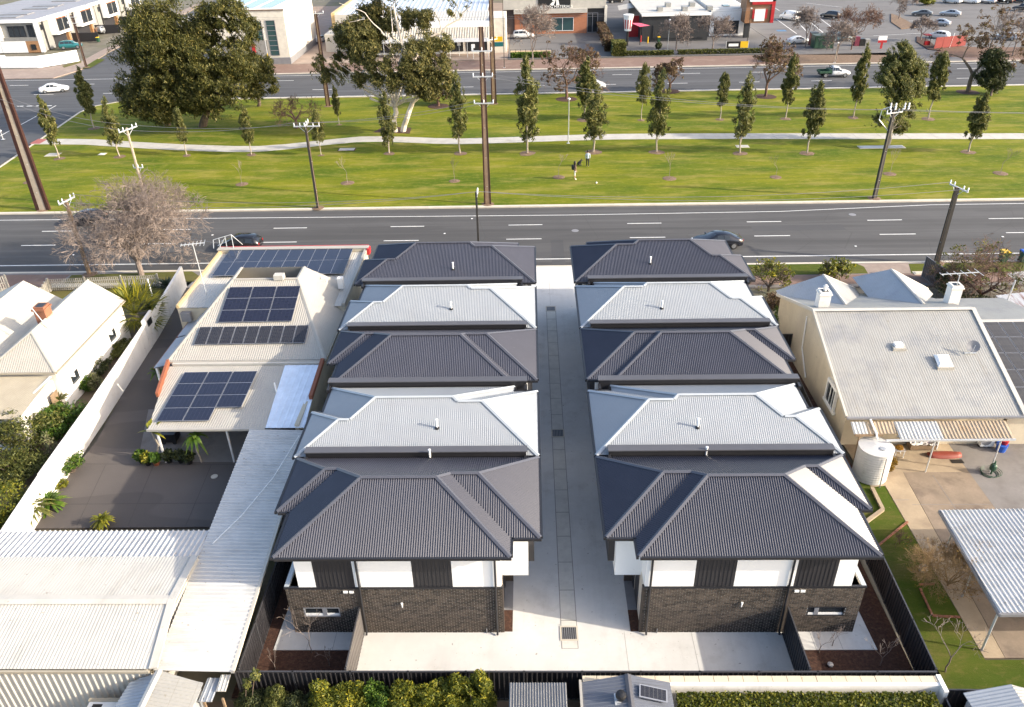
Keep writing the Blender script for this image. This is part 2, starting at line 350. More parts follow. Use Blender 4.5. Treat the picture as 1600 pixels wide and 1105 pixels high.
M['alu'] = mat('aluminium_frame', (.30, .31, .34), .4, .4, .04)
M['alu_dark'] = mat('dark_aluminium_frame', (.10, .10, .12), .35, .5, .04)
M['skin'] = mat('skin', (.45, .27, .19), .6); M['hair'] = mat('dark_hair', (.015, .011, .009), .6)

# ---------------------------------------------------------------- sheets with ribs
TRAP = lambda P, h: ([0, .30 * P, .42 * P, .58 * P, .70 * P], [0, 0, h, h, 0], P)
CORR = lambda P, h: ([0, .25 * P, .5 * P, .75 * P], [h / 2, h, h / 2, 0], P)
def rib_h(prof, u):
    k, hh, P = prof; t = (u % P); ks = k + [P]; hs = hh + [hh[0]]
    for i in range(len(k)):
        if ks[i] <= t <= ks[i + 1] + 1e-9: return hs[i] + (hs[i + 1] - hs[i]) * (t - ks[i]) / (ks[i + 1] - ks[i])
    return hs[0]
def rib_knots(prof, a, b):
    k, hh, P = prof; out = [a]; n = math.floor(a / P)
    while n * P < b:
        for q in k:
            if a + 1e-6 < n * P + q < b - 1e-6: out.append(n * P + q)
        n += 1
    return out + [b]
def sheet(mb, pts, prof, along=None, mi=0):
    """ribbed metal sheet over a flat 3-D polygon; ribs run down the slope (or along the given direction)"""
    pts = [Vector(p) for p in pts]; n = Vector((0, 0, 0))
    for i in range(len(pts)): n += (pts[i] - pts[0]).cross(pts[(i + 1) % len(pts)] - pts[0])
    n.normalize()
    if n.z < 0 or (abs(n.z) < 1e-4 and n.y > 0): n = -n
    if along is None:
        v = Vector((0, 0, 1)) - n * n.z
        if v.length < 1e-3: v = Vector((0, 1, 0))
    else: v = Vector(along) - n * Vector(along).dot(n)
    v.normalize(); u = v.cross(n).normalized(); o = pts[0]
    P2 = [((p - o).dot(u), (p - o).dot(v)) for p in pts]
    a, b = min(p[0] for p in P2), max(p[0] for p in P2)
    ks = sorted(set(rib_knots(prof, a, b) + [p[0] for p in P2]))
    def cuts(x):
        r = []
        for i in range(len(P2)):
            (x0, y0), (x1, y1) = P2[i], P2[(i + 1) % len(P2)]
            if (x0 <= x < x1) or (x1 <= x < x0): r.append(y0 + (y1 - y0) * (x - x0) / (x1 - x0))
        return sorted(r)
    e = 1e-5
    for k in range(len(ks) - 1):
        x0, x1 = ks[k], ks[k + 1]
        if x1 - x0 < 1e-4: continue
        c0, c1 = cuts(x0 + e), cuts(x1 - e); h0, h1 = rib_h(prof, x0), rib_h(prof, x1)
        for j in range(0, min(len(c0), len(c1)) - 1, 2):
            q = [o + u * x0 + v * c0[j] + n * h0, o + u * x1 + v * c1[j] + n * h1, o + u * x1 + v * c1[j + 1] + n * h1, o + u * x0 + v * c0[j + 1] + n * h0]
            mb.add(q, [(0, 1, 2, 3)], mi)
    return mb
def sheetpart(name, pts, m, parent, prof, along=None, under=.03, **k):
    mb = sheet(MB(), pts, prof, along)
    if under:
        n = Vector((0, 0, 0)); q = [Vector(p) for p in pts]
        for i in range(len(q)): n += (q[i] - q[0]).cross(q[(i + 1) % len(q)] - q[0])
        n.normalize()
        if n.z < 0: n = -n
        mb.poly([p - n * under for p in (q if True else q)])
    return mb.build(name, m, parent, **k)
def flashing(name, p, q, w, m, parent, lift=.03, th=.03):
    p = Vector(p) + Vector((0, 0, lift)); q = Vector(q) + Vector((0, 0, lift)); d = (q - p).normalized()
    a = d.cross(Vector((0, 0, 1))).normalized(); n = a.cross(d).normalized()
    if n.z < 0: n = -n
    mb = MB(); mb.add([p - a * w / 2 - n * th, p + n * th * .6, p + a * w / 2 - n * th, q - a * w / 2 - n * th, q + n * th * .6, q + a * w / 2 - n * th], [(0, 1, 4, 3), (1, 2, 5, 4), (0, 3, 5, 2), (0, 2, 1), (3, 4, 5)])
    return mb.build(name, m, parent)
# ================================================================ SETTING
def slab(name, poly, m, z1=0., th=.12, **k): return struct(name, MB().prism([(p[0], p[1]) for p in poly], z1 - th, z1), m, **k)
def gp(s, z=0.): return [tuple(G(*map(float, a.split(',')), z)[:2]) for a in s.split()]
RZ = -.12
struct('ground', MB().add([(-700, -60, -.16), (700, -60, -.16), (700, 1400, -.16), (-700, 1400, -.16)], [(0, 1, 2, 3)]), M['lot'])
road = struct('main_road', MB().box(-320, 320, 65.5, 80.5, RZ - .03, RZ), M['asphalt'])
k = 0
for x0 in [t for t in range(-10, 11)]:
    for yy, off in ((71.95, -.6), (75.6, -.45)):
        xc = off + x0 * 12.03
        MB().box(xc - 1.72, xc + 1.72, yy - .07, yy + .07, RZ + .003, RZ + .007).build('lane_marking', M['paint'], road)
MB().box(-320, 320, 67.1, 67.25, RZ + .003, RZ + .007).build('edge_line', M['paint'], road)
MB().add([(-120, 79.75, RZ + .006), (-120, 79.63, RZ + .006), (4, 78.1, RZ + .006), (26, 78.3, RZ + .006), (42, 79.6, RZ + .006), (120, 79.75, RZ + .006), (120, 79.87, RZ + .006), (42, 79.72, RZ + .006), (26, 78.42, RZ + .006), (4, 78.22, RZ + .006)], [(0, 1, 2, 9), (9, 2, 3, 8), (8, 3, 4, 7), (7, 4, 5, 6)]).build('edge_line', M['paint'], road)
for x0 in range(-24, 18): MB().box(x0 * 5, x0 * 5 + 4.98, 65.2, 65.5, -.16, .0).build('kerb_stone', M['kerb'], road)
for x0 in range(-24, 18): MB().box(x0 * 5 - 1, x0 * 5 + 3.98, 80.5, 81.0, -.16, .012).build('kerb_stone', M['kerb'], road)
for x_, y_ in ((-32, 74.0), (-8.5, 73.6), (-6, 77.5), (12, 70.2), (30.5, 69.2), (45, 71.0), (-44, 69.5)): MB().box(x_ - .09, x_ + .09, y_ - .09, y_ + .09, RZ + .004, RZ + .02).build('road_stud', M['white'], road)
for x_, y_ in ((4.5, 73.9), (-18, 69.3), (33, 77.2)): MB().lathe((x_, y_, RZ + .001), [(.36, 0), (.36, .008), (.05, .009)], 16).build('manhole_cover', M['grey'], road)
for x0_, x1_, y0_, y1_ in ((-14, -9.2, 68.2, 69.4), (22, 31, 73.2, 74.6), (-37, -34.5, 76.4, 78.4), (2, 3.2, 66, 71.6)): MB().box(x0_, x1_, y0_, y1_, RZ + .0005, RZ + .0025).build('road_patch', M['asphalt_patch'], road)
# reserve
LX = [(-66.2, 81.0), (-66.9, 96.9), (-68.5, 111.0), (-70.1, 124.5), (-69.4, 128.5), (-67, 130.6), (-64, 131.1)]
lawn_o = slab('reserve_lawn', LX + [(200, 131.6), (200, 81.0)], M['lawn'], 0, .15)
# worn, pale patches of turf are part of the material; kerb round the reserve
for i in range(len(LX) - 1):
    MB().prism([LX[i], LX[i + 1], (LX[i + 1][0] - .35, LX[i + 1][1] + .1), (LX[i][0] - .35, LX[i][1] + .05)], -.16, .015).build('kerb_stone', M['kerb'], lawn_o)
for x0 in range(-16, 24): MB().box(x0 * 4, x0 * 4 + 3.98, 131.62, 132.0, -.16, .012).build('kerb_stone', M['kerb'], lawn_o)
# footpath of the reserve, slab by slab
pc = [(60, 222), (140, 222), (200, 226), (300, 231), (400, 233), (480, 226), (560, 218), (620, 218), (700, 221), (760, 220), (850, 217), (950, 214), (1100, 213), (1300, 213), (1610, 213), (1900, 213)]
pw = [G(*p) for p in pc]; pw[0] = Vector((-68.6, 108.4, 0))
fine = []
for i in range(len(pw) - 1):
    a, b, c, d = pw[max(i - 1, 0)], pw[i], pw[i + 1], pw[min(i + 2, len(pw) - 1)]
    n_ = max(1, int((c - b).length / 1.6))
    for j in range(n_):
        t = j / n_; fine.append(.5 * ((2 * b) + (c - a) * t + (2 * a - 5 * b + 4 * c - d) * t * t + (3 * b - a - 3 * c + d) * t ** 3))
pathm = struct('reserve_path', MB().prism([(p.x, p.y - 1.25) for p in fine] + [(p.x, p.y + 1.25) for p in fine[::-1]], -.05, .004), M['path'])
for i in range(0, len(fine) - 2, 2):
    a, b = fine[i], fine[i + 2]; g = (b - a).normalized() * .02
    MB().prism([((a + g).x, a.y - 1.3), ((b - g).x, b.y - 1.3), ((b - g).x, b.y + 1.3), ((a + g).x, a.y + 1.3)], .002, .02 + .004 * random.random()).build('paving_slab', M['path'], pathm)
MB().prism([(-68.9, 107.3), (-67.4, 107.2), (-67.4, 109.4), (-68.9, 109.7)], .02, .028).build('tactile_pad', mat('red_tactile_paving', (.33, .10, .08), .8), pathm)
# far road and the side street
froad = struct('far_road', MB().box(-320, 320, 132.0, 150.6, RZ - .03, RZ), M['asphalt_far'])
for x0 in range(-16, 14):
    for yy, off in ((137.7, 1.), (145.2, 4.5)):
        MB().box(x0 * 12 + off - 1.7, x0 * 12 + off + 1.7, yy - .09, yy + .09, RZ + .003, RZ + .007).build('lane_marking', M['paint'], froad)
MB().box(-62, 300, 132.6, 132.75, RZ + .003, RZ + .007).build('edge_line', M['paint'], froad)
MB().box(-300, 300, 149.2, 149.35, RZ + .003, RZ + .007).build('edge_line', M['paint'], froad)
ss = slab('side_street', [(-84.5, 81), (-66.4, 81), (-69, 111), (-70.6, 125), (-68, 132), (-90, 132), (-86, 124)], M['asphalt_far'], RZ + .004, .04)
a, b = Vector((-74.2, 84, 0)), Vector((-76.7, 129.6, 0))
MB().prism([(a.x - .07, a.y), (a.x + .07, a.y), (b.x + .07, b.y), (b.x - .07, b.y)], RZ + .006, RZ + .011).build('centre_line', M['paint'], ss)
for i in range(5): MB().box(-84.6 + i * 1.55, -83.6 + i * 1.55, 129.4, 129.75, RZ + .006, RZ + .011).build('give_way_mark', M['paint'], ss)
ss2 = slab('back_street', [(-87, 150), (-70, 150), (-76, 158), (-77.5, 176), (-85, 260), (-95, 260), (-89, 176), (-86, 158)], M['asphalt_far'], RZ + .004, .04)
slab('west_verge', [(-320, 81), (-84.9, 81), (-86.4, 124), (-91, 131.6), (-320, 131.6)], M['path'], 0, .15)
# far kerb and paving in front of the shops
kb = struct('far_kerb', MB().box(-70, 200, 150.6, 151.0, -.16, .0), M['kerb'])
slab('far_footpath', [(-68, 151.0), (200, 151.0), (200, 160.4), (-68, 158.9)], M['brickpave'], 0, .15)
slab('corner_footpath', [(-200, 150.6), (-88, 150.6), (-86.4, 157.5), (-89.2, 176), (-95, 250), (-97.5, 250), (-91.5, 176), (-90, 164), (-96, 159.6), (-200, 160.5)], M['pinkpave'], 0, .15)
slab('corner_grass', gp('97,103 127,95 127,98 100,106'), M['verge'], .012, .02)
slab('corner_grass', gp('128,107 152,92 164,93 141,106'), M['lawn2'], .012, .02)
slab('shop_forecourt', [(-66, 158.9), (-4, 160.2), (-4, 240), (-72, 240)], M['pinkpave'], 0, .15)
slab('builders_forecourt', [(-3.9, 160.2), (17.4, 160.4), (17.4, 240), (-3.9, 240)], M['carpark'], .0, .15)
slab('sand_yard', [(-3.6, 163.2), (4.6, 163.2), (4.6, 168.5), (-3.6, 168.5)], mat('sandy_gravel', (.40, .30, .18), .95), .01, .02)
slab('restaurant_drive', [(17.5, 160.5), (50, 160.6), (50, 240), (17.5, 240)], M['carpark'], .0, .15)
cp = slab('car_park', [(50.1, 156.5), (210, 156.5), (210, 260), (50.1, 260)], M['carpark'], .0, .15)
slab('car_park_verge', [(46, 151.2), (70, 151.2), (67, 157.5), (46, 160)], M['mulch_pale'], .02, .03)
slab('car_park_verge', [(76, 155), (92, 152.5), (140, 153), (140, 160), (88, 163), (80, 166.5)], mat('leaf_litter_bed', (.13, .07, .045), .95, 0, .3, 2), .02, .03)
slab('entry_drive', [(68, 151), (79, 151), (79, 164), (72, 166), (68, 158)], M['carpark'], .005, .02)
# painted bays of the car park
for a_, b_ in (('1213,30', '1245,53'), ('1243,31', '1262,51'), ('1262,31', '1286,51'), ('1280,28', '1308,49'), ('1210,12', '1218,17'), ('1455,62', '1600,50'), ('1365,56', '1440,52'), ('1260,5', '1320,12'), ('1420,33', '1460,31')):
    p, q = G(*map(float, a_.split(','))), G(*map(float, b_.split(','))); d = (q - p).normalized(); s_ = Vector((-d.y, d.x, 0)) * .09
    MB().add([p - s_ + Vector((0, 0, .008)), p + s_ + Vector((0, 0, .008)), q + s_ + Vector((0, 0, .008)), q - s_ + Vector((0, 0, .008))], [(0, 1, 2, 3)]).build('bay_line', M['paint'], cp)
p = G(1221, 48); MB().box(p.x - 1, p.x + 1, p.y - 1, p.y + 1, .004, .009).build('blue_bay_mark', mat('blue_road_paint', (.06, .15, .27), .7), cp)
isl = slab('planted_island', gp('1392,35 1392,22 1404,26 1434,43 1408,46'), M['mulch_pale'], .14, .2)
slab('planted_island', gp('1432,58 1448,62 1470,80 1450,78 1432,66'), M['mulch'], .14, .2)
# near verges and footpaths
slab('near_verge', [(-150, 60.6), (150, 60.6), (150, 65.2), (-150, 65.2)], M['slab_grey'], -.012, .12)
slab('near_footpath', [(-150, 60.2), (-43, 60.2), (-43, 63.4), (-150, 63.4)], M['brickpave'], -.006, .02)
slab('paved_crossing', gp('0,430 110,429 100,436 75,452 0,452'), M['brickpave'], .0, .02)
slab('verge_grass', gp('112,430 300,424 312,432 300,441 100,443'), M['verge'], .012, .03)
slab('white_footpath', gp('80,443 312,441 312,449 75,455'), M['path'], .004, .02)
slab('verge_grass', gp('1162,414 1338,412 1350,417 1356,427 1162,431'), M['lawn2'], .012, .03)
slab('verge_grass', gp('1420,412.5 1600,409 1600,424 1424,427'), M['lawn2'], .012, .03)
slab('east_footpath', gp('1162,431 1600,425 1600,440 1162,445'), M['brickpave'], -.002, .02)
slab('crossing', gp('1340,412 1419,411 1424,427 1357,428'), M['pinkpave'], .002, .02)
# the townhouse site
AX = 1.761
drive = slab('driveway', [(-8.0, 21.5), (11.5, 21.5), (11.5, 24.97), (4.55, 24.97), (4.62, 65.2), (-1.1, 65.2), (-1.03, 24.97), (-8.0, 24.97)], M['concrete'], .0, .12)
ys = [24.0, 25.6]
while ys[-1] < 56: ys.append(ys[-1] + 1.86)
for i in range(len(ys) - 1):
    MB().box(1.30, 2.0, ys[i] + .024, ys[i + 1] - .024, -.02, .009 + .004 * random.random()).build('paving_slab', M['concrete_strip'], drive)
MB().box(1.26, 2.04, 24, 57.6, -.01, .004).build('joint_bed', M['joint'], drive)
for x in (): MB().box(x - .012, x + .012, 24, 57.6, -.01, .0035).build('joint', M['joint'], drive)
MB().box(7.3, 7.315, 21.5, 24.95, 0, .0035).build('joint', M['joint'], drive); MB().box(4.2, 4.215, 21.5, 24.95, 0, .0035).build('joint', M['joint'], drive)
MB().box(1.62, 1.635, 57.8, 65, 0, .0035).build('joint', M['joint'], drive)
for yy, lb in ((24.85, 'nearest'), (40.3, 'middle'), (57.1, 'farthest')):
    t = thing('drain_grate', 'dark steel drain grate in the pale driveway, the %s of three' % lb, 'drain grate', (1.64, yy, .01), group='driveway drain grates')
    mb = MB()
    for a0, a1, b0, b1 in ((-.42, .42, -.42, -.34), (-.42, .42, .34, .42), (-.42, -.34, -.34, .34), (.34, .42, -.34, .34)): mb.box(1.64 + a0, 1.64 + a1, yy + b0, yy + b1, .012, .03)
    mb.build('frame', M['kerb'], t)
    B('pit', M['black'], t, 1.3, 1.98, yy - .34, yy + .34, .014, .018)
    for j in range(7): B('bar', M['grey'], t, 1.33 + j * .095, 1.37 + j * .095, yy - .34, yy + .34, .019, .032)
for s in (-1, 1):
    X = lambda w: AX + s * w
    xs = lambda a_, b_: (min(X(a_), X(b_)), max(X(a_), X(b_)))
    x0, x1 = xs(9.75, 14.9); struct('mulch_bed', MB().box(x0, x1, 21.5, 40, -.1, .0), M['mulch'])
    pt = slab('patio', [(X(9.8), 23.92), (X(13.73), 23.92), (X(13.6), 28.4), (X(12.6), 28.4), (X(12.6), 25.2), (X(9.8), 25.2)], M['concrete'], .03, .1)
    for w in (11.0, 12.2): MB().box(X(w) - .008, X(w) + .008, 23.92, 24.93, .03, .0335).build('joint', M['grey'], pt)
    x0, x1 = xs(2.75, 3.2); struct('entry_bed', MB().box(x0, x1, 24.96, 26.2, -.1, .03), M['mulch'])
    x0, x1 = xs(2.75, 3.3); struct('entry_step', MB().box(x0, x1, 26.2, 28.0, -.1, .06), M['grey'])
# neighbours' yards
yd = slab('side_yard', gp('12,826 45,822 70,790 150,690 245,520 285,447 300,440 478,670 478,822'), M['yard'], .002, .1)
for a_, b_ in (('110,725', '400,726'), ('95,788', '360,786')):
    p, q = G(*map(float, a_.split(','))), G(*map(float, b_.split(','))); MB().bar((p.x, p.y, .004), (q.x, q.y, .004), .022, .006).build('joint', M['yard_joint'], yd)
for a_, b_ in (('165,727', '120,822'), ('240,727', '200,822'), ('330,727', '290,822')):
    p, q = G(*map(float, a_.split(','))), G(*map(float, b_.split(','))); MB().bar((p.x, p.y, .004), (q.x, q.y, .004), .022, .006).build('joint', M['yard_joint'], yd)
slab('carport_floor', gp('232,640 440,640 400,722 215,722'), M['slab_grey'], .006, .05)
slab('front_lawn', gp('10,455 80,450 300,441 290,450 195,475 0,475'), M['verge'], .004, .05)
slab('garden_bed', gp('-60,640 190,500 262,440 270,452 150,660 60,790 -30,840'), M['earth'], .0, .05)
slab('back_lawn', [(17.6, 12), (20.0, 12), (20.1, 36.5), (17.9, 36.5)], M['lawn2'], .0, .06)
slab('back_lawn', [(20.0, 12), (40, 12), (40, 23.4), (20.0, 23.4)], M['lawn2'], -.002, .06)
yp = slab('yard_path', [(20.05, 23.5), (20.95, 23.5), (21.6, 36.3), (20.15, 36.3)], M['slab_tan'], .012, .06)
slab('yard_path', [(19.3, 35.0), (28.2, 36.3), (28.2, 40), (19.0, 40)], M['slab_tan'], .010, .06)
yq = slab('yard_concrete', [(20.97, 23.5), (25.2, 23.5), (25.4, 36.28), (21.62, 36.28)], M['slab_brown'], .016, .06)
slab('yard_concrete', [(25.25, 23.5), (45, 23.5), (45, 45), (25.5, 45)], M['slab_grey'], .013, .06)
for yy in (27, 30.4, 33.5): MB().box(21.0, 25.3, yy, yy + .02, .016, .0195).build('joint', M['grey'], yq); MB().box(20.1, 21.0, yy + .4, yy + .42, .0122, .0155).build('joint', M['grey'], yp)
MB().box(23.2, 23.22, 23.5, 36, .016, .0195).build('joint', M['grey'], yq)
slab('side_path', [(17.6, 36.5), (18.9, 36.5), (18.8, 58), (17.6, 58)], M['mulch'], .0, .06)
slab('bottom_yard', [(-40, 5), (40, 5), (40, 21.3), (-40, 21.3)], M['earth'], -.01, .06)
# ================================================================ TOWNHOUSES
HE, PT = 5.42, .4724
def hip_env(rects):
    planes = []
    for r in rects:
        for k in (('S', r[2]), ('N', r[3]), ('W', r[0]), ('E', r[1])):
            if k not in planes: planes.append(k)
    def dist(k, x, y): return y - k[1] if k[0] == 'S' else k[1] - y if k[0] == 'N' else x - k[1] if k[0] == 'W' else k[1] - x
    def zr(r, x, y): return np.minimum(np.minimum(x - r[0], r[1] - x), np.minimum(y - r[2], r[3] - y))
    def zmax(x, y):
        h = zr(rects[0], x, y)
        for r in rects[1:]: h = np.maximum(h, zr(r, x, y))
        return h
    def act(k, x, y):
        h = zmax(x, y); d = dist(k, x, y); res = None
        for r in rects:
            if k in (('S', r[2]), ('N', r[3]), ('W', r[0]), ('E', r[1])):
                z = zr(r, x, y); q = (z >= -1e-9) & (np.abs(z - d) < 1e-7) & (z >= h - 1e-7); res = q if res is None else (res | q)
        return res
    return planes, dist, zmax, act
def hip_roof(rects, m, mcap, parent, prof=CORR(.125, .038), he=HE, pt=PT, capw=.22):
    planes, dist, zmax, act = hip_env(rects)
    X0, X1 = min(r[0] for r in rects), max(r[1] for r in rects); Y0, Y1 = min(r[2] for r in rects), max(r[3] for r in rects)
    for k in planes:
        horiz = k[0] in 'SN'
        ua, ub = (X0, X1) if horiz else (Y0, Y1); va, vb = (Y0, Y1) if horiz else (X0, X1)
        vs = np.linspace(va, vb, 500)
        def A(u, v): return act(k, u + 0 * v, v) if horiz else act(k, v, u + 0 * v)
        def iv(u):
            q = A(u, vs); out = []; d = np.diff(q.astype(int)); st = list(np.where(d != 0)[0]); b = []
            for i in st:
                lo, hi = vs[i], vs[i + 1]; ql = bool(q[i])
                for _ in range(11):
                    mid = (lo + hi) / 2
                    if bool(A(u, np.array(mid))) == ql: lo = mid
                    else: hi = mid
                b.append((lo + hi) / 2)
            if q[0]: b.insert(0, va)
            if q[-1]: b.append(vb)
            return b
        ks = rib_knots(prof, ua, ub); cache = {}
        mb = MB()
        ints = [iv(min(max(u, ua + 1e-4), ub - 1e-4)) for u in ks]
        for i in range(len(ks) - 1):
            a, b = ints[i], ints[i + 1]
            if len(a) != len(b):
                mid = iv((ks[i] + ks[i + 1]) / 2); 
                if len(a) != len(mid): a = mid
                if len(b) != len(mid): b = mid
            h0, h1 = rib_h(prof, ks[i]), rib_h(prof, ks[i + 1])
            for j in range(0, len(a) - 1, 2):
                q = []
                for u, v, h in ((ks[i], a[j], h0), (ks[i + 1], b[j], h1), (ks[i + 1], b[j + 1], h1), (ks[i], a[j + 1], h0)):
                    x, y = (u, v) if horiz else (v, u); q.append((x, y, he + pt * dist(k, x, y) + h))
                if k[0] in 'NW': q = q[::-1]
                mb.add(q, [(0, 1, 2, 3)])
        if mb.f: mb.build('roof_slope', m, parent)
    # ridge and hip caps
    segs = []
    for r in rects:
        h = min(r[1] - r[0], r[3] - r[2]) / 2
        if r[1] - r[0] >= r[3] - r[2]: e = [(r[0] + h, r[2] + h), (r[1] - h, r[2] + h)]
        else: e = [(r[0] + h, r[2] + h), (r[0] + h, r[3] - h)]
        segs.append((e[0], e[1]))
        for cx, cy, sx, sy in ((r[0], r[2], 1, 1), (r[1], r[2], -1, 1), (r[0], r[3], 1, -1), (r[1], r[3], -1, -1)): segs.append(((cx, cy), (cx + sx * h, cy + sy * h)))
    done = []
    for p, q in segs:
        p = np.array(p); q = np.array(q); L_ = np.linalg.norm(q - p)
        if L_ < .1: continue
        d = (q - p) / L_; n = np.array([-d[1], d[0]]); n_ = 200; ok = []
        for i in range(n_ + 1):
            t = .02 + (L_ - .04) * i / n_; c = p + d * t; z = zmax(c[0], c[1])
            ok.append(z > .5 * (zmax(*(c + n * .03)) + zmax(*(c - n * .03))) + .006 and z > .01)
        i = 0
        while i <= n_:
            if ok[i]:
                j = i
                while j < n_ and ok[j + 1]: j += 1
                if (j - i) * L_ / n_ > .15:
                    a = p + d * (L_ * i / n_); b = p + d * (L_ * j / n_); key = tuple(np.round(np.concatenate([a, b]), 1))
                    if key not in done:
                        done.append(key)
                        flashing('ridge_cap', (a[0], a[1], he + pt * zmax(*a)), (b[0], b[1], he + pt * zmax(*b)), capw, mcap, parent, .065, .035)
                i = j + 1
            else: i += 1
    return zmax
def eave(parent, pts, skip=()):
    n = len(pts)
    for i in range(n):
        if i in skip: continue
        p, q = Vector((*pts[i], HE)), Vector((*pts[(i + 1) % n], HE)); d = (q - p).normalized(); o = Vector((d.y, -d.x, 0)) * .055
        MB().bar(p + o + Vector((0, 0, -.03)) + d * .06, q + o + Vector((0, 0, -.03)) + d * .05, .11, .13).build('gutter', M['gutter'], parent)
def bricks(parent, x0, x1, y, z0, z1, holes=()):
    """running-bond face of single bricks on the plane y (facing the camera side)"""
    mb = MB(); bl, bh, jt = .25, .09, .021; r = 0; z = z0
    rnd = random.Random(int(x0 * 100))
    while z + bh < z1:
        x = x0 + (0 if r % 2 == 0 else -bl / 2)
        while x < x1:
            a, b = max(x, x0), min(x + bl - jt, x1)
            if b - a > .03:
                hit = False
                for hx0, hx1, hz0, hz1 in holes:
                    if z + bh > hz0 and z < hz1 and b > hx0 and a < hx1:
                        if a < hx0 - .04: b = hx0
                        elif b > hx1 + .04: a = hx1
                        else: hit = True
                if not hit and b - a > .03:
                    e = rnd.uniform(0, .006); mb.box(a, b, y - .014 - e, y, z, z + bh - jt)
            x += bl
        z += bh; r += 1
    return mb.build('brickwork', M['brick'], parent, kind='stuff')
def panelled(name, parent, x0, x1, y, z0, z1, m=None, step=.18):
    mb = MB().box(x0, x1, y - .012, y + .05, z0, z1); x = x0 + step
    while x < x1 - .05: mb.box(x - .012, x + .012, y - .028, y - .012, z0, z1); x += step
    return mb.build(name, m or M['clad'], parent)
YR_ = [(24.35, 31.12), (31.2, 37.5), (37.64, 44.1), (44.24, 50.7), (50.9, 57.9)]
TY = 'FBFBB'
NTH = ['nearest the camera', 'second from the camera', 'third from the camera', 'fourth from the camera', 'farthest, beside the road']
HOUSES = {}
for s in (-1, 1):
    for i in range(5):
        y0, y1 = YR_[i]; typ = TY[i]; dark = i % 2 == 0
        X = lambda w: AX + s * w
        dr = (.2 if s < 0 else .14) * i
        w0, w1, wL, wR = 12.92 + dr, 2.72, 13.52 + dr, 1.43
        rc = lambda a, b, c, d: (min(X(a), X(b)), max(X(a), X(b)), c, d)
        if typ == 'F': yL, yR = y0 + (2.87 if i == 0 else 2.5), y0 + (1.14 if i == 0 else .5); rects = [rc(w0, w1, y0, y1), rc(wL, w1 + 1, yL, y1), rc(w0 - 1, wR, yR, y1)]
        else: yL, yR = y1 - (2.4 if i < 4 else 2.8), y1 - (.5 if i < 4 else .7); rects = [rc(w0, w1, y0, y1), rc(wL, w1 + 1, y0, yL), rc(w0 - 1, wR, y0, yR)]
        lab = '%s-roofed townhouse on the %s of the driveway, %s' % ('charcoal' if dark else 'pale grey', 'left' if s < 0 else 'right', NTH[i])
        t = thing('townhouse', lab, 'house', (X(7.3), y0 + .6, 0), group='townhouses along the driveway'); HOUSES[(s, i)] = t
        zf = hip_roof(rects, M['roof_dark' if dark else 'roof_light'], M['cap_dark' if dark else 'cap_light'], t, CORR(.105, .0375 if dark else .016))
        if typ == 'F': per = [(X(w0), y0), (X(w1), y0), (X(w1), yR), (X(wR), yR), (X(wR), y1), (X(wL), y1), (X(wL), yL), (X(w0), yL)]
        else: per = [(X(wL), y0), (X(wR), y0), (X(wR), yR), (X(w1), yR), (X(w1), y1), (X(w0), y1), (X(w0), yL), (X(wL), yL)]
        if s > 0: per = [per[0]] + per[:0:-1]
        per = per if s < 0 else per
        eave(t, per)
        # soffit under the eaves
        mb = MB()
        for r in rects: mb.box(r[0] + .02, r[1] - .02, r[2] + .02, r[3] - .02, HE - .05 - .004 * rects.index(r), HE - .03 - .004 * rects.index(r))
        mb.build('soffit', M['render'], t)
        # walls of the two storeys
        yw0 = y0 + (.58 if i == 0 else .3); yb = y1 - .02 if i < 4 else y1 - .5
        mb = MB(); xa, xb = sorted((X(w0 - .6), X(3.2))); mb.box(xa, xb, yw0 + .05, yb - .3 if typ == 'F' else yb, 2.9, HE - .06)
        if typ == 'F': yu0, yu1 = yR + .5, yb
        else: yu0, yu1 = yw0 + .05, yR - .5
        xa, xb = sorted((X(3.2), X(1.98))); mb.box(xa, xb, yu0, yu1, 2.68, HE - .06)
        if typ == 'F': mb.box(*sorted((X(w0 - .6), X(wL - .5))), yL + .5, yb, 2.9, HE - .06)
        else: mb.box(*sorted((X(w0 - .6), X(wL - .5))), yw0 + .05, yL - .5, 2.9, HE - .06)
        mb.build('upper_wall', M['render'], t)
        mb = MB(); mb.box(*sorted((X(1.98), X(1.7))), yu0 + .5, yu1 - .4, 3.0, HE - .06); mb.build('bay_cladding', M['clad'], t)
        mb = MB(); mb.box(*sorted((X(w0 - .05), X(3.2))), yw0 + .02 if i else 25.06, yb - .1, 0, 2.9); mb.build('ground_floor_wall', M['mortar'] if i == 0 else M['brick'], t)
        # garage door facing the driveway
        gy = y0 + 3.2
        mb = MB(); mb.box(*sorted((X(3.2), X(3.16))), gy, gy + 2.6, .05, 2.3)
        for q in range(5): mb.box(*sorted((X(3.16), X(3.14))), gy + .03, gy + 2.57, .1 + q * .44, .5 + q * .44)
        mb.build('garage_door', M['clad'], t)
        # party wall capping between the houses
        if i < 4:
            cy = [31.14, 37.56, 44.16, 50.74][i]; h1 = HOUSES
            wa, wb = 13.1 + dr, 2.05
            if i == 3: wb = 2.35
            pw_ = MB().box(*sorted((X(wa), X(wb))), cy, cy + .12, 4.6, 5.76).build('parapet_wall', M['gutter'], t)
            MB().box(*sorted((X(wa + .05), X(wb - .05))), cy - .05, cy + .42, 5.76, 5.82).build('parapet_capping', M['parapet'], t)
            MB().box(*sorted((X(wa + .05), X(wa - .1))), cy - .5, cy - .06, 5.40, 5.58).build('capping_end', M['gutter'], t)
            MB().box(*sorted((X(wb + .1), X(wb - .05))), cy - .5, cy - .06, 5.40, 5.58).build('capping_end', M['gutter'], t)
        if i == 4:
            MB().box(*sorted((X(w1 + .3), X(w0 - .3))), y1 - .55, y1 - .5, .3, 5).build('street_wall', M['render'], t)
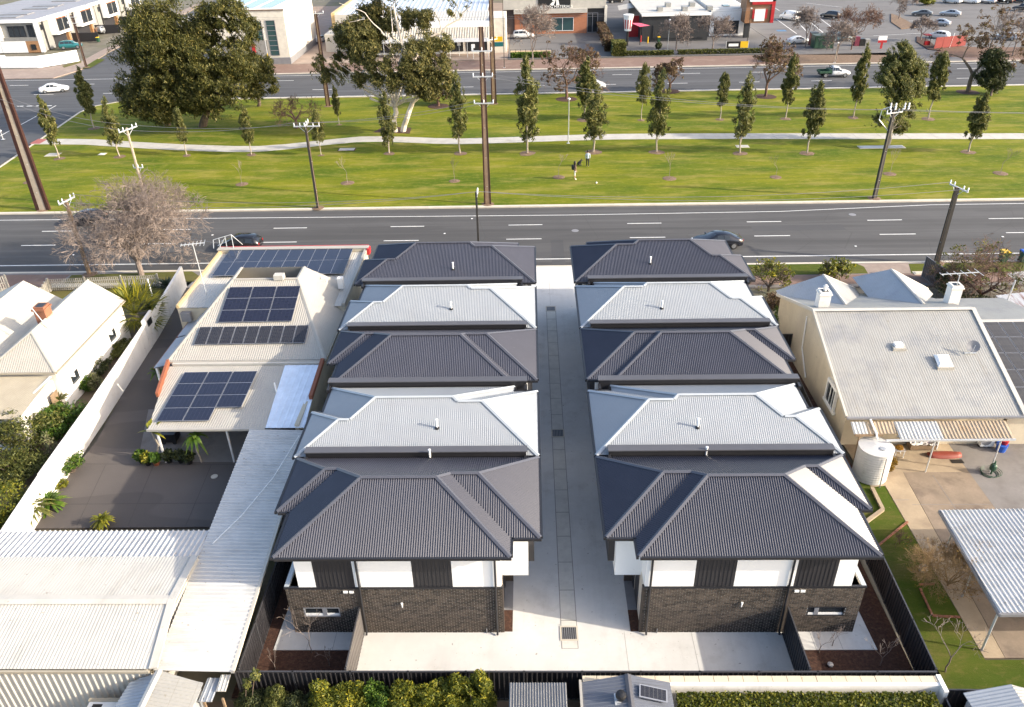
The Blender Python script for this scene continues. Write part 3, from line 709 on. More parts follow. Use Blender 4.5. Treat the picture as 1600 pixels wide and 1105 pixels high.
        # vent pipe through the roof
        px = {(-1, 0): (672, 716), (-1, 1): (683, 669), (-1, 2): (702, 511), (-1, 3): (705, 483), (-1, 4): (708, 421), (1, 0): (1103, 712), (1, 1): (1090, 668), (1, 2): (1044, 509), (1, 3): (1034, 482), (1, 4): (1016, 412)}[(s, i)]
        z = 6.
        for _ in range(12):
            p = G(px[0], px[1], z); z = .5 * z + .5 * (HE + PT * float(zf(p.x, p.y)))
        vp = MB().tube([(p.x, p.y, z - .1), (p.x, p.y, z + .5)], .05, 8).build('vent_pipe', M['white'], t)
        MB().lathe((p.x, p.y, z - .02), [(.13, 0), (.12, .05), (.07, .09)], 10).build('pipe_flashing', M['black'], vp)
        MB().lathe((p.x, p.y, z + .5), [(.075, 0), (.075, .05), (.02, .07)], 8).build('pipe_cowl', M['white'], vp)
    # ---------------- details of the two front houses
    t = HOUSES[(s, 0)]; X = lambda w: AX + s * w
    S2 = lambda a, b: sorted((X(a), X(b)))
    y = 24.93
    wx0, wx1 = S2(12.33, 10.66)
    mb = MB(); xa, xb = S2(12.95, 3.21); mb.box(xa, wx0, 24.935, 25.05, 0, 2.92); mb.box(wx1, xb, 24.935, 25.05, 0, 2.92); mb.box(wx0, wx1, 24.935, 25.05, 0, 1.07); mb.box(wx0, wx1, 24.935, 25.05, 1.69, 2.92); mb.build('mortar_bed', M['mortar'], t)
    xa, xb = S2(12.96, 9.76); bricks(t, xa, xb, y, .0, 2.92, [(wx0, wx1, 1.08, 1.68)])
    xa, xb = S2(9.56, 3.2); bricks(t, xa, xb, y, .0, 2.92)
    xa, xb = S2(9.76, 9.56); MB().box(xa, xb, y - .01, y + .1, 0, 2.92).build('corner_brick_return', M['brick'], t)
    # side returns of the brick storey towards the driveway
    MB().box(*S2(3.2, 3.12), 24.92, 25.15, 0, 2.92).build('brick_pier', M['brick'], t)
    MB().box(*S2(13.0, 3.12), y - .05, y + .06, 2.92, 3.02).build('storey_flashing', M['gutter'], t)
    # low roof edge on the outer side
    MB().box(*S2(12.98, 12.78), 24.94, 30.5, 2.98, 3.06).build('balcony_capping', M['cap_light'], t)
    MB().box(*S2(12.78, 12.3), 24.95, 30.5, 2.86, 2.9).build('balcony_floor', M['clad'], t)
    MB().box(*S2(12.96, 12.9), 24.95, 30.5, 0, 2.98).build('outer_wall', M['brick'], t)
    # upper panels
    yy = 24.925
    for a, b, dk in ((12.32, 11.53, 0), (11.53, 9.76, 1), (9.76, 9.62, 0), (9.5, 7.13, 0), (7.13, 5.36, 1), (5.36, 3.2, 0)):
        xa, xb = S2(a, b)
        if dk: panelled('cladding_panel', t, xa + .01, xb - .01, yy + .012, 3.02, HE - .06)
        else: MB().box(xa, xb, yy, yy + .05, 3.02, HE - .06).build('render_panel', M['render'], t)
    # window in a brick reveal
    w = MB().box(wx0, wx1, y + .06, y + .08, 1.08, 1.68).build('window', M['glass'], t)
    fr = M['gutter'] if s > 0 else M['alu']
    for q in ((wx0, wx1, 1.08, 1.13), (wx0, wx1, 1.63, 1.68), (wx0, wx0 + .05, 1.13, 1.63), (wx1 - .05, wx1, 1.13, 1.63)): MB().box(q[0], q[1], y - .01, y + .06, q[2], q[3]).build('window_frame', fr, w)
    mx = wx0 + (.95 if s < 0 else .42); MB().box(mx - .1, mx + .1, y + .02, y + .06, 1.13, 1.63).build('mullion', M['alu'], w)
    MB().box(wx0, wx1, y + .03, y + .058, 1.13, 1.25).build('blind', M['white'], w)
    mb = MB(); xx = wx0 - .05
    while xx < wx1: mb.box(xx, xx + .068, y - .03, y + .02, .98, 1.07); xx += .078
    mb.build('brick_sill', M['brick'], w)
    # meter boxes, wall light, tap
    for a in (9.86, 10.13): MB().box(*S2(a, a + .2), y - .07, y - .02, 2.68, 2.80).build('wall_vent', M['white'], t)
    lx = X(7.74) if s < 0 else X(7.62)
    MB().lathe((lx, y - .09, 1.78), [(.02, 0), (.03, .05), (.035, .22), (.055, .24), (.055, .28), (.01, .29)], 10).build('wall_light', M['white'], t)
    MB().tube([(X(3.95), y - .05, 0), (X(3.95), y - .05, .3), (X(3.95), y - .12, .3)], .025, 6).build('garden_tap', M['grey'], t)
    # downpipes with kicked feet
    for wx in (9.56, 3.44):
        mb = MB(); mb.tube([(X(wx), 24.45, HE - .1), (X(wx), 24.85, 4.9), (X(wx), 24.85, .25), (X(wx), 24.72, .05)], .05, 8); mb.build('downpipe', M['gutter'], t)
    # entry: recess wall and door under the bay
    MB().box(*S2(3.2, 2.75), 28.0, 28.1, 0, 2.66).build('porch_wall', M['brick'], t)
    MB().box(*S2(3.22, 3.18), 26.3, 27.3, .06, 2.2).build('entry_door', M['clad'], t)
    MB().box(*S2(13.3, 12.8), 27.6, 28.5, .05, .75).build('air_conditioner', M['white'], t)
    MB().box(*S2(3.2, 1.98), yR_ if False else 25.98, 31, 2.62, 2.68).build('bay_soffit', M['render'], t)
# ================================================================ FENCES OF THE SITE
def sheet_fence(name, label, p, q, h, m, cap, parent_group=None, z0=0., step=2.4, prof=TRAP(.21, .035), post=True, flip=1):
    p = Vector((p[0], p[1], 0)); q = Vector((q[0], q[1], 0)); L_ = (q - p).length; d = (q - p) / L_
    t = thing(name, label, 'fence', tuple(p)); n = max(1, round(L_ / step))
    nn = Vector((d.y, -d.x, 0)) * .02 * flip
    for i in range(n):
        a, b = p + d * (L_ * i / n), p + d * (L_ * (i + 1) / n); ks = rib_knots(prof, 0, (b - a).length); mb = MB()
        nr = Vector((d.y, -d.x, 0))
        for j in range(len(ks) - 1):
            u0, u1 = a + d * ks[j] + nr * rib_h(prof, ks[j]), a + d * ks[j + 1] + nr * rib_h(prof, ks[j + 1])
            mb.add([(u0.x, u0.y, z0), (u1.x, u1.y, z0), (u1.x, u1.y, h - .04), (u0.x, u0.y, h - .04)], [(0, 1, 2, 3)])
        mb.build('fence_sheet', m, t)
        MB().bar((a.x, a.y, h - .03), (b.x, b.y, h - .03), .06, .06).build('top_rail', cap, t)
        MB().bar((a.x, a.y, z0 + .03), (b.x, b.y, z0 + .03), .05, .05).build('bottom_rail', cap, t)
        if post: MB().box(a.x - .04, a.x + .04, a.y - .04, a.y + .04, 0, h).build('post', cap, t)
    return t
sheet_fence('sheet_fence', 'black sheet metal fence along the back of the driveway court', (-12.6, 21.45), (16.62, 21.45), 1.8, M['fence'], M['fcap'])
sheet_fence('sheet_fence', 'black sheet metal side fence between the left mulch bed and the silver carport', (-12.5, 21.6), (-12.6, 38.5), 1.8, M['fence'], M['fcap'])
sheet_fence('sheet_fence', 'black sheet metal side fence between the right mulch bed and the lawn', (16.65, 21.6), (17.5, 44.2), 1.8, M['fence'], M['fcap'], flip=-1)
sheet_fence('sheet_fence', 'grey ribbed fence panel dividing the left patio from the driveway court', (-7.95, 21.6), (-7.95, 24.85), 1.8, M['fence_grey'], M['fcap'])
sheet_fence('sheet_fence', 'dark ribbed fence panel dividing the right patio from the driveway court', (11.48, 21.6), (11.48, 24.85), 1.8, M['fence'], M['fcap'])
sheet_fence('sheet_fence', 'black fence panel closing the side passage by the cream gable wall', (17.5, 49.5), (18.85, 49.5), 1.8, M['fence'], M['fcap'])

# ================================================================ SOLAR PANELS
def panel(parent, o, u, v, w, h, m, frm=.035):
    """one framed panel: corner o, unit vectors u,v, size w x h"""
    o, u, v = Vector(o), Vector(u).normalized(), Vector(v).normalized(); n = u.cross(v).normalized()
    if n.z < 0: n = -n
    iv = frame(parent).inverted()
    def mk(name, pts, fs, m_, par, uv=False):
        me = bpy.data.meshes.new(name); me.from_pydata([tuple(iv @ p) for p in pts], [], fs); me.materials.append(m_)
        if uv:
            L_ = me.uv_layers.new(name='UVMap')
            for i, c in enumerate(((0, 0), (1, 0), (1, 1), (0, 1))): L_.data[i].uv = c
        ob = bpy.data.objects.new(name, me); COL.objects.link(ob); ob.parent = par; reg(ob, frame(parent)); return ob
    a, b, c, d = o, o + u * w, o + u * w + v * h, o + v * h; t = n * .04
    f = mk('solar_panel', [a, b, c, d, a + t, b + t, c + t, d + t], [(3, 2, 1, 0), (4, 5, 6, 7), (0, 1, 5, 4), (1, 2, 6, 5), (2, 3, 7, 6), (3, 0, 4, 7)], M['alu'], parent)
    g = frm; t2 = n * .043
    mk('cells', [o + u * g + v * g + t2, o + u * (w - g) + v * g + t2, o + u * (w - g) + v * (h - g) + t2, o + u * g + v * (h - g) + t2], [(0, 1, 2, 3)], m, f, True)
    return f
def array(label, c00, c10, c01, nx, ny, m, lift=.10, gap=.014, skip=(), gx=(), frm=.018):
    """c00 lower left, c10 lower right, c01 upper left; nx*ny panels"""
    c00, c10, c01 = Vector(c00), Vector(c10), Vector(c01); u, v = (c10 - c00), (c01 - c00); W_, H_ = u.length, v.length; u, v = u / W_, v / H_; v = (v - u * v.dot(u)).normalized()
    n = u.cross(v); n = n if n.z > 0 else -n; o = c00 + n * lift
    t = thing('solar_array', label, 'solar panels', tuple(c00), group='rooftop solar arrays')
    for j in range(ny):
        for i in range(nx):
            if (i, j) in skip: continue
            panel(t, o + u * (W_ * i / nx + gap / 2 + .03 * sum(1 for g in gx if i >= g)) + v * (H_ * j / ny + gap / 2), u, v, W_ / nx - gap, H_ / ny - gap, m, frm)
    for j in range(ny):
        for q in (.25, .75):
            yv = H_ * (j + q) / ny; wj = W_ * (nx - sum(1 for k in skip if k[1] == j)) / nx; MB().bar(o + u * .03 + v * yv - n * .06, o + u * (wj - .03) + v * yv - n * .06, .05, .05, n).build('mounting_rail', M['alu'], t)
    return t

# ================================================================ LEFT NEIGHBOUR (shop house with solar panels)
CR = CORR(.15, .022)
sh = thing('shop_house', 'cream roofed shop house carrying several solar arrays, left of the townhouses', 'house', (-19, 44.3, 0))
# street block with parapet
B('street_block_wall', M['cream_wall'], sh, -25.9, -13.55, 51.0, 60.7, 0, 3.65)
sheetpart('street_block_roof', [(-25.7, 50.9, 3.7), (-13.8, 50.9, 3.7), (-13.8, 60.3, 3.82), (-25.7, 60.3, 3.82)], M['white_roof'], sh, CORR(.19, .02))
B('street_parapet', M['cream_wall'], sh, -26.0, -13.5, 60.45, 60.75, 3.5, 4.08)
B('parapet_capping', M['cream_roof'], sh, -26.05, -13.4, 60.4, 60.95, 4.08, 4.15)
B('red_sign_band', M['red'], sh, -26.0, -13.45, 60.96, 61.05, 3.6, 4.165)
B('red_sign_end', M['red'], sh, -13.5, -13.3, 60.2, 60.9, 3.6, 4.12)
MB().bar((-13.62, 50.9, 3.78), (-13.62, 60.4, 3.9), .22, .3).build('side_parapet', M['cream_roof'], sh)
MB().bar((-25.8, 50.9, 3.78), (-25.8, 60.4, 3.9), .2, .26).build('side_parapet', mat('ochre_trim', (.55, .40, .20), .7), sh)
# main hip
zr = 5.5; A1, A2 = G(365, 436, zr), G(465, 436, zr); ry = (A1.y + A2.y) / 2; A1.y = A2.y = ry
E0, E1, E2, E3 = Vector((-24.05, 44.3, 3.2)), Vector((-13.62, 44.3, 3.2)), Vector((-13.62, 54.9, 3.2)), Vector((-24.05, 54.9, 3.2))
sheetpart('hip_slope', [E0, E1, A2, A1], M['cream_roof'], sh, CR)
sheetpart('hip_slope', [E1, E2, A2 + Vector((0, 2.0, 0)), A2], M['cream_roof'], sh, CR)
sheetpart('hip_slope', [E3, E0, A1, A1 + Vector((0, 2.0, 0))], M['cream_roof'], sh, CR)
sheetpart('hip_slope', [E2, E3, A1 + Vector((0, 2.0, 0)), A2 + Vector((0, 2.0, 0))], M['cream_roof'], sh, CR)
for a, b in ((E0, A1), (E1, A2), (A1, A2), (A2, A2 + Vector((0, 2, 0))), (A1, A1 + Vector((0, 2, 0)))): flashing('ridge_cap', a, b, .28, M['cream_roof'], sh, .05, .03)
B('wall', M['cream_wall'], sh, -23.7, -13.9, 44.6, 51, 0, 3.15)
MB().bar((-24.1, 44.24, 3.13), (-13.6, 44.24, 3.13), .12, .12).build('gutter', M['cream_roof'], sh)
MB().bar((-13.56, 44.2, 3.13), (-13.56, 51, 3.13), .12, .12).build('gutter', M['tan_roof'], sh)
MB().bar((-24.12, 44.2, 3.13), (-24.12, 54.8, 3.13), .12, .12).build('gutter', M['cream_roof'], sh)
# blue-grey window awnings on the drive side
for y0, y1 in ((44.6, 48.6), (48.8, 51.2)):
    sheetpart('awning_sheet', [(-24.2, y0, 2.75), (-24.2, y1, 2.75), (-25.35, y1, 2.45), (-25.35, y0, 2.45)], M['steel'], sh, CR)
    MB().bar((-25.36, y0, 2.42), (-25.36, y1, 2.42), .06, .08).build('awning_rail', M['orange_brick'], sh)
for yy in (44.7, 48.6): B('awning_post', M['white_wall'], sh, -25.3, -25.15, yy, yy + .15, 0, 2.42)
# rear lean-to
L0, L1, L2, L3 = Vector((-22.75, 37.5, 2.62)), Vector((-13.4, 37.5, 2.62)), Vector((-13.75, 43.9, 3.0)), Vector((-23.9, 43.9, 3.0))
K0, K1 = Vector((-15.75, 37.5, 2.62)), Vector((-16.2, 43.9, 3.0))
sheetpart('lean_to_roof', [L0, K0, K1, L3], M['cream_roof'], sh, CR, along=(0, 1, 0))
sheetpart('silver_roof_strip', [K0 + Vector((.02, 0, .03)), L1 + Vector((0, 0, .03)), L2 + Vector((0, 0, .03)), K1 + Vector((.02, 0, .03))], mat('bright_new_sheet', (.72, .78, .86), .35, .2), sh, TRAP(.4, .018), along=(0, 1, 0))
MB().bar(L0 + Vector((-.05, -.06, -.04)), K0 + Vector((0, -.06, -.04)), .12, .13).build('gutter', M['cream_roof'], sh)
MB().bar((-23.35, 40.6, 2.98), (-24.0, 44.2, 3.22), .16, .35).build('terracotta_barge', M['terracotta'], sh)
MB().bar((-13.62, 40.2, 2.95), (-13.72, 44.2, 3.22), .22, .3).build('terracotta_barge', M['terracotta'], sh)
B('upstand', M['white_roof'], sh, -23.7, -13.9, 44.0, 44.2, 2.95, 3.14)
B('lean_to_wall', M['cream_wall'], sh, -14.0, -13.75, 37.6, 44.4, 0, 2.8)
B('back_wall', M['cream_wall'], sh, -23.5, -14.05, 43.2, 43.5, 0, 2.8)
for xx in (-22.4, -18.2): B('verandah_post', M['white_wall'], sh, xx, xx + .1, 37.6, 37.7, 0, 2.6)
p = G(432, 614, 2.8); MB().tube([p, p + Vector((0, 0, .75))], .05, 8).build('flue_pipe', M['white'], sh)
B('ridge_vent', M['white_roof'], sh, -18.6, -17.9, ry - .25, ry + .3, zr, zr + .35)
for px in (508, 533):
    p = G(px, 446, 4.1); B('chimney_stub', M['white_wall'], sh, p.x - .2, p.x + .2, p.y - .2, p.y + .2, 3.9, 4.75)
p = G(448, 561, 3.15); MB().lathe((p.x, p.y - .25, 2.95), [(.12, 0), (.12, .1), (.05, .15), (.05, .3)], 10).build('flood_light', M['cream_roof'], sh)
B('meter_cabinet', M['grey'], sh, -25.6, -24.9, 50.6, 50.95, 2.7, 3.4)
# arrays
array('wide solar array on the flat roof nearest the road, two rows of blue panels', G(331, 434, 3.84), G(537, 430, 3.84), G(346, 393, 3.95), 10, 2, M['cell'], .12)
def onhip(px, py):   # point of the front hip slope seen at this spot
    z = 4.
    for _ in range(30): p = G(px, py, z); z = .5 * z + .5 * (3.2 + (zr - 3.2) * (p.y - 44.3) / (ry - 44.3))
    return p
array('square solar array of nine blue panels on the cream hip roof', onhip(341, 506), onhip(455, 504), onhip(357, 451), 3, 3, M['cell'], .1, gx=(1, 2))
array('single row of nine old grid-lined solar panels on the cream hip roof', onhip(303, 541), onhip(477, 538), onhip(312, 513), 9, 1, M['cell_old'], .1, .05)
def onlean(px, py):
    z = 2.8
    for _ in range(30): p = G(px, py, z); z = .5 * z + .5 * (2.62 + .38 * (p.y - 37.5) / 6.4)
    return p
array('stepped solar array of eleven blue panels on the rear lean-to roof', onlean(245, 661), onlean(367, 659), onlean(278, 585), 3, 4, M['cell'], .1, skip=((2, 0),), gx=(1, 2))
# television aerial on the roof
def aerial(label, base_, top, rz, L_=1.6, n=7):
    t = thing('tv_aerial', label, 'aerial', tuple(base_)); b = Vector(base_); tp = Vector(top)
    MB().tube([b, tp], .03, 6).build('mast', M['galv'], t)
    d = Vector((math.cos(rz), math.sin(rz), 0)); e = Vector((-d.y, d.x, 0))
    MB().bar(tp - d * L_ / 2, tp + d * L_ / 2, .05, .05).build('boom', M['galv'], t)
    for i in range(n):
        c = tp + d * L_ * (i / (n - 1) - .5); w = .25 + .35 * i / n
        MB().bar(c - e * w, c + e * w, .025, .025).build('element', M['galv'], t)
    MB().bar(b + Vector((0, 0, .1)), b + Vector((.5, .4, -.3)), .02, .02).build('stay', M['galv'], t)
    return t
p = G(323, 461, 4.2); aerial('tall television aerial on the left edge of the shop house roof', p, (p.x - .2, p.y + .2, hgt(p, 383)), .25)
t = thing('roof_frame', 'white open steel frame standing on the parapet before the black hatchback', 'frame', (-25.6, 61, 4.1))
x0_, x1_ = -26.45, -24.75
for a, b in (((x0_, 60.8, 4.1), (x0_, 61.1, 4.75)), ((x1_, 60.8, 4.1), (x1_ - .1, 61.1, 5.2)), ((x0_, 61.1, 4.75), (x1_ - .1, 61.1, 5.2)), ((x0_ + .55, 60.9, 4.1), (x0_ + .5, 61.1, 4.9)), ((x0_ + 1.1, 60.9, 4.1), (x0_ + 1.05, 61.1, 5.03)), ((x1_ - .1, 61.1, 5.2), (x1_ + .4, 61.8, 4.0)), ((x0_ + .5, 60.9, 4.2), (x0_ + 1.05, 61.1, 4.95))): MB().bar(a, b, .045, .045).build('frame_bar', M['galv'], t)

# long silver carport roof, the white shed and the little sheds
cpt = thing('carport', 'long silver ribbed carport roof running down beside the black fence', 'carport', (-14.4, 21, 0))
sheetpart('roof_sheet', [(-15.65, 20.9, 2.6), (-12.45, 20.9, 2.5), (-13.3, 37.45, 2.5), (-16.65, 37.45, 2.6)], M['carport_roof'], cpt, TRAP(.24, .05), along=(1, 0, -.03))
MB().bar((-12.4, 20.9, 2.46), (-13.25, 37.45, 2.46), .14, .14).build('gutter', M['white_roof'], cpt)
for i in range(6):
    f = i / 5; B('post', M['grey'], cpt, -15.6 - f, -15.52 - f, 21.2 + f * 15.8, 21.28 + f * 15.8, 0, 2.5); B('rafter', M['galv'], cpt, -15.6 - f, -12.5 - f * .8, 21.2 + f * 15.8, 21.3 + f * 15.8, 2.3, 2.44)
MB().tube([Vector((-13.5, 36.6, 2.72)), (-14.0, 33, 2.66), (-14.8, 30, 2.68), (-15.6, 28, 2.7)], .025, 5).build('cable', M['white'], cpt)
big = thing('white_shed', 'big low white gabled shed filling the lower left corner', 'shed', (-22, 21, 0))
ya, yb_, yr, zr2 = 20.8, 27.0, 24.0, 3.25
sheetpart('roof_slope', [(-34, ya, 2.8), (-15.62, ya, 2.8), (-15.95, yr, zr2), (-34, yr, zr2)], M['white_roof'], big, CORR(.15, .014), along=(-.03, 1, .1))
sheetpart('roof_slope', [(-34, yr, zr2), (-15.95, yr, zr2), (-16.1, yb_, 2.85), (-34, yb_, 2.85)], M['white_roof'], big, CORR(.15, .014), along=(-.03, 1, -.1))
flashing('ridge_cap', (-34, yr, zr2), (-15.95, yr, zr2), .5, M['white_roof'], big, .06, .03)
MB().bar((-15.55, ya, 2.84), (-15.9, yr, zr2 + .04), .34, .08).build('barge_capping', M['white_roof'], big); MB().bar((-15.9, yr, zr2 + .04), (-16.05, yb_, 2.9), .34, .08).build('barge_capping', M['white_roof'], big)
sheetpart('rear_awning', [(-34, 27.02, 2.72), (-16.0, 27.02, 2.72), (-16.05, 29.1, 2.5), (-34, 29.1, 2.5)], M['carport_roof'], big, TRAP(.26, .07), along=(0, 1, -.1))
mb = MB(); sheet(mb, [(-34, 20.78, 0), (-15.7, 20.78, 0), (-15.7, 20.78, 2.75), (-34, 20.78, 2.75)], TRAP(.28, .05), along=(0, 0, 1)); mb.build('front_wall', M['white_roof'], big)
MB().bar((-34, 20.7, 2.74), (-15.7, 20.7, 2.74), .1, .1).build('gutter', M['tan_roof'], big)
B('end_wall', M['white_roof'], big, -16.1, -15.95, 20.9, 27, 0, 2.75)
t = thing('small_shed', 'small silver gabled garden shed below the carport roof', 'shed', (-15, 19.5, 0))
r0, r1 = Vector((-15.3, 20.75, 2.75)), Vector((-15.42, 16, 2.75))
sheetpart('roof_slope', [r1, r0, (-16.55, 20.55, 2.3), (-17.1, 16, 2.3)], M['steel'], t, TRAP(.16, .03)); sheetpart('roof_slope', [r1, (-13.7, 16, 2.3), (-13.5, 20.5, 2.3), r0], M['steel_old'], t, TRAP(.16, .03))
flashing('ridge_cap', r0, r1, .3, M['white_roof'], t, .06, .03)
mb = MB(); mb.prism([(-16.5, 16), (-13.6, 16), (-13.6, 20.4), (-16.5, 20.4)], 0, 2.25); mb.build('wall', M['steel'], t)
t = thing('lean_shelter', 'tiny glazed shelter roof squeezed beside the small silver shed', 'shelter', (-12.9, 20.6, 0))
sheetpart('roof_sheet', [(-13.5, 19.8, 2.1), (-12.95, 19.8, 2.1), (-12.95, 20.9, 2.1), (-13.5, 20.9, 2.1)], M['steel'], t, TRAP(.2, .02)); sheetpart('roof_sheet', [(-12.9, 20.2, 2.2), (-12.5, 20.2, 2.2), (-12.5, 20.9, 2.3), (-12.9, 20.9, 2.3)], M['white_roof'], t, TRAP(.15, .02))
for xx in (-13.4, -12.6): B('post', M['timber'], t, xx, xx + .08, 19.9, 19.98, 0, 2.1)
t = thing('kennel', 'low white box with a dark opening in front of the white shed', 'kennel', (-17.6, 20, 0))
B('body', M['white_wall'], t, -18.3, -16.75, 19.4, 20.3, 0, 1.5); B('opening', M['black'], t, -18.1, -17.7, 19.9, 20.1, 1.5, 1.51); B('lid', M['tan_roof'], t, -18.35, -16.7, 20.2, 20.35, 1.5, 1.56)

# boundary wall of the left drive
bw = thing('boundary_wall', 'long white rendered boundary wall between the leafy garden and the asphalt drive', 'wall', (-28.5, 45, 0))
P_ = [(-27.2, 28.5, 1.9), (-27.75, 34.2, 1.95), (-28.25, 42, 2.0), (-29.0, 51.3, 2.0)]
for i in range(3):
    a, b = P_[i], P_[i + 1]; MB().prism([(a[0] - .1, a[1]), (a[0] + .1, a[1]), (b[0] + .1, b[1]), (b[0] - .1, b[1])], 0, (a[2] + b[2]) / 2).build('wall_panel', M['white_wall'], bw)
MB().prism([(-29.1, 51.35), (-28.9, 51.35), (-29.05, 53.2), (-29.25, 53.2)], 0, 2.35).build('gate_panel', M['white_wall'], bw)
MB().prism([(-29.25, 53.25), (-29.05, 53.25), (-30.1, 62.0), (-30.3, 62.0)], 0, 1.95).build('wall_panel', M['white_wall'], bw)
t = tag(MB().box(-28.93, -28.9, 51.9, 52.6, 1.6, 2.1).build('wall_sign', M['black']), 'small black sign on the raised panel of the white boundary wall', 'sign')

# ---------------- far left white house
lh = thing('white_house', 'white cottage with pale metal roof and brick chimney at the left edge', 'house', (-34, 48, 0))
xr, xe, xv = -33.25, -30.95, -35.7
q0, q1 = Vector((xr, 45.4, 4.9)), Vector((xr, 53.3, 4.9))
WR = mat('cottage_roof_sheet', (.43, .405, .35), .5, 0, .05, .7, c2=(.36, .335, .28), big=.5)
sheetpart('roof_slope', [(xe, 43.0, 3.2), (xe, 53.3, 3.2), q1, q0], WR, lh, CR)
sheetpart('roof_slope', [(xv, 43.0, 3.2), (xe, 43.0, 3.2), q0], M['cream_roof'], lh, CR)
sheetpart('roof_slope', [q0, q1, (xv, 53.3, 3.3), (xv, 43.0, 3.3)], WR, lh, CR)
for a, b in ((q0, q1), (q0, (xe, 43.0, 3.2)), (q0, (xv, 43, 3.2))): flashing('ridge_cap', a, b, .22, WR, lh, .05, .03)
sheetpart('roof_slope', [(xv, 43.2, 3.3), (xv, 53.3, 3.3), (-38.2, 53.3, 4.9), (-38.2, 43.2, 4.9)], WR, lh, CR)
sheetpart('roof_slope', [(-38.2, 43.2, 4.9), (-38.2, 53.3, 4.9), (-42, 53.3, 3.2), (-42, 43.2, 3.2)], WR, lh, CR)
B('wall', M['white_wall'], lh, -41.8, -31.2, 43.3, 53.1, 0, 3.15)
mb = MB(); mb.add([(-31.1, 53.12, 3.1), (xv, 53.12, 3.2), (xr, 53.12, 4.85)], [(0, 1, 2)]); mb.add([(xv, 53.12, 3.2), (-41.9, 53.12, 3.1), (-38.2, 53.12, 4.85)], [(0, 1, 2)]); mb.build('gable_wall', M['white_wall'], lh)
MB().bar((xe + .05, 42.95, 3.14), (xe + .05, 53.3, 3.14), .12, .1).build('gutter', M['tan_roof'], lh)
MB().bar((xv, 42.95, 3.14), (xe, 42.95, 3.14), .12, .1).build('gutter', M['tan_roof'], lh)
sheetpart('rear_lean_to', [(-42, 38.8, 2.5), (-31.3, 38.8, 2.5), (-31.3, 42.9, 2.95), (-42, 42.9, 2.95)], M['tan_roof'], lh, CORR(.1, .02))
B('lean_to_wall', M['white_wall'], lh, -41.9, -31.5, 39, 43.2, 0, 2.5)
MB().bar((-31.6, 41.2, 2.75), (-31.25, 42.8, 3.0), .09, .09).build('downpipe', M['white'], lh)
c_ = GY(68, 490, 47.6)
ch = MB().box(c_.x - .38, c_.x + .38, 47.2, 48.0, 3.6, 5.75).build('chimney', M['orange_brick'], lh); B('chimney_top', M['orange_brick'], ch, c_.x - .46, c_.x + .46, 47.12, 48.08, 5.5, 5.62); B('flue_opening', M['black'], ch, c_.x - .26, c_.x + .26, 47.32, 47.9, 5.75, 5.76)
# window hoods on the lit side wall
for yy in (50.3, 44.6):
    wv = B('window', M['glass'], lh, -31.22, -31.16, yy, yy + .9, 1.2, 2.3); B('window_hood', M['white_wall'], wv, -31.2, -30.75, yy - .1, yy + 1.0, 2.32, 2.4); B('hood_cheek', M['white_wall'], wv, -31.2, -30.8, yy - .12, yy - .06, 1.9, 2.32); B('sill', M['white_wall'], wv, -31.2, -31.0, yy - .08, yy + .98, 1.1, 1.2)
B('door', M['timber'], lh, -31.22, -31.17, 42.0, 42.8, 0, 2.0)
p = G(75, 513, 4.6); aerial('thin aerial mast leaning over the brick chimney', p, (p.x - 1.2, p.y + .3, 7.0), .4, .5, 3)
# picket fence at the street
def picket(label, p, q, h=1.15):
    p = Vector((p[0], p[1], 0)); q = Vector((q[0], q[1], 0)); L_ = (q - p).length; d = (q - p) / L_; t = thing('picket_fence', label, 'fence', tuple(p)); n = int(L_ / .17)
    for i in range(n):
        c = p + d * (L_ * i / n); MB().bar((c.x, c.y, .05), (c.x, c.y, h), .085, .025, (d.y, -d.x, 0)).build('picket', M['cream_roof'], t)
    for z in (.3, .85): MB().bar((p.x, p.y, z), (q.x, q.y, z), .05, .08).build('rail', M['cream_roof'], t)
    for i in range(4):
        c = p + d * (L_ * i / 3); MB().box(c.x - .06, c.x + .06, c.y - .06, c.y + .06, 0, h + .1).build('post', M['cream_roof'], t)
    return t
picket('cream picket fence along the front garden of the white cottage', G(80, 455), G(250, 448))
picket('short return of cream pickets at the end of the front garden fence', G(70, 470), G(79, 456))
picket('cream picket gate section at the far left edge', G(-20, 462), G(16, 455), 1.5)
t = tag(MB().tube([G(243, 480), G(243, 480) + Vector((0, 0, 2.6))], .06, 8).build('marker_post', M['white']), 'thin white post rising above the fan palm', 'post')

# ================================================================ RIGHT NEIGHBOUR (cream gable house)
rh = thing('gable_house', 'big cream house with a wide corrugated gable roof, right of the townhouses', 'house', (24, 37.6, 0))
zg = 5.7; xl, xrr = 18.25, 28.45; yg, ye, yf = 45.75, 37.65, 53.3; ze = 3.0
sheetpart('roof_slope', [(xl, ye, ze), (xrr, ye, ze), (xrr + .1, yg, zg), (xl + .1, yg, zg)], M['steel_old'], rh, CORR(.15, .012))
sheetpart('roof_slope', [(xl + .1, yg, zg), (xrr + .1, yg, zg), (xrr + .2, yf, ze), (xl + .2, yf, ze)], M['steel_old'], rh, CORR(.15, .012))
flashing('ridge_cap', (xl + .1, yg, zg), (xrr + .1, yg, zg), .4, M['white_roof'], rh, .07, .03)
MB().bar((xl - .03, ye, ze + .03), (xl + .07, yg, zg + .03), .12, .2).build('barge_board', M['white_roof'], rh); MB().bar((xl + .07, yg, zg + .03), (xl + .17, yf, ze + .03), .12, .2).build('barge_board', M['white_roof'], rh)
MB().bar((xrr, ye, ze + .06), (xrr + .1, yg, zg + .06), .26, .08).build('barge_board', M['white_roof'], rh)
MB().bar((xl, ye - .06, ze - .03), (xrr, ye - .06, ze - .03), .13, .12).build('gutter', M['grey'], rh)
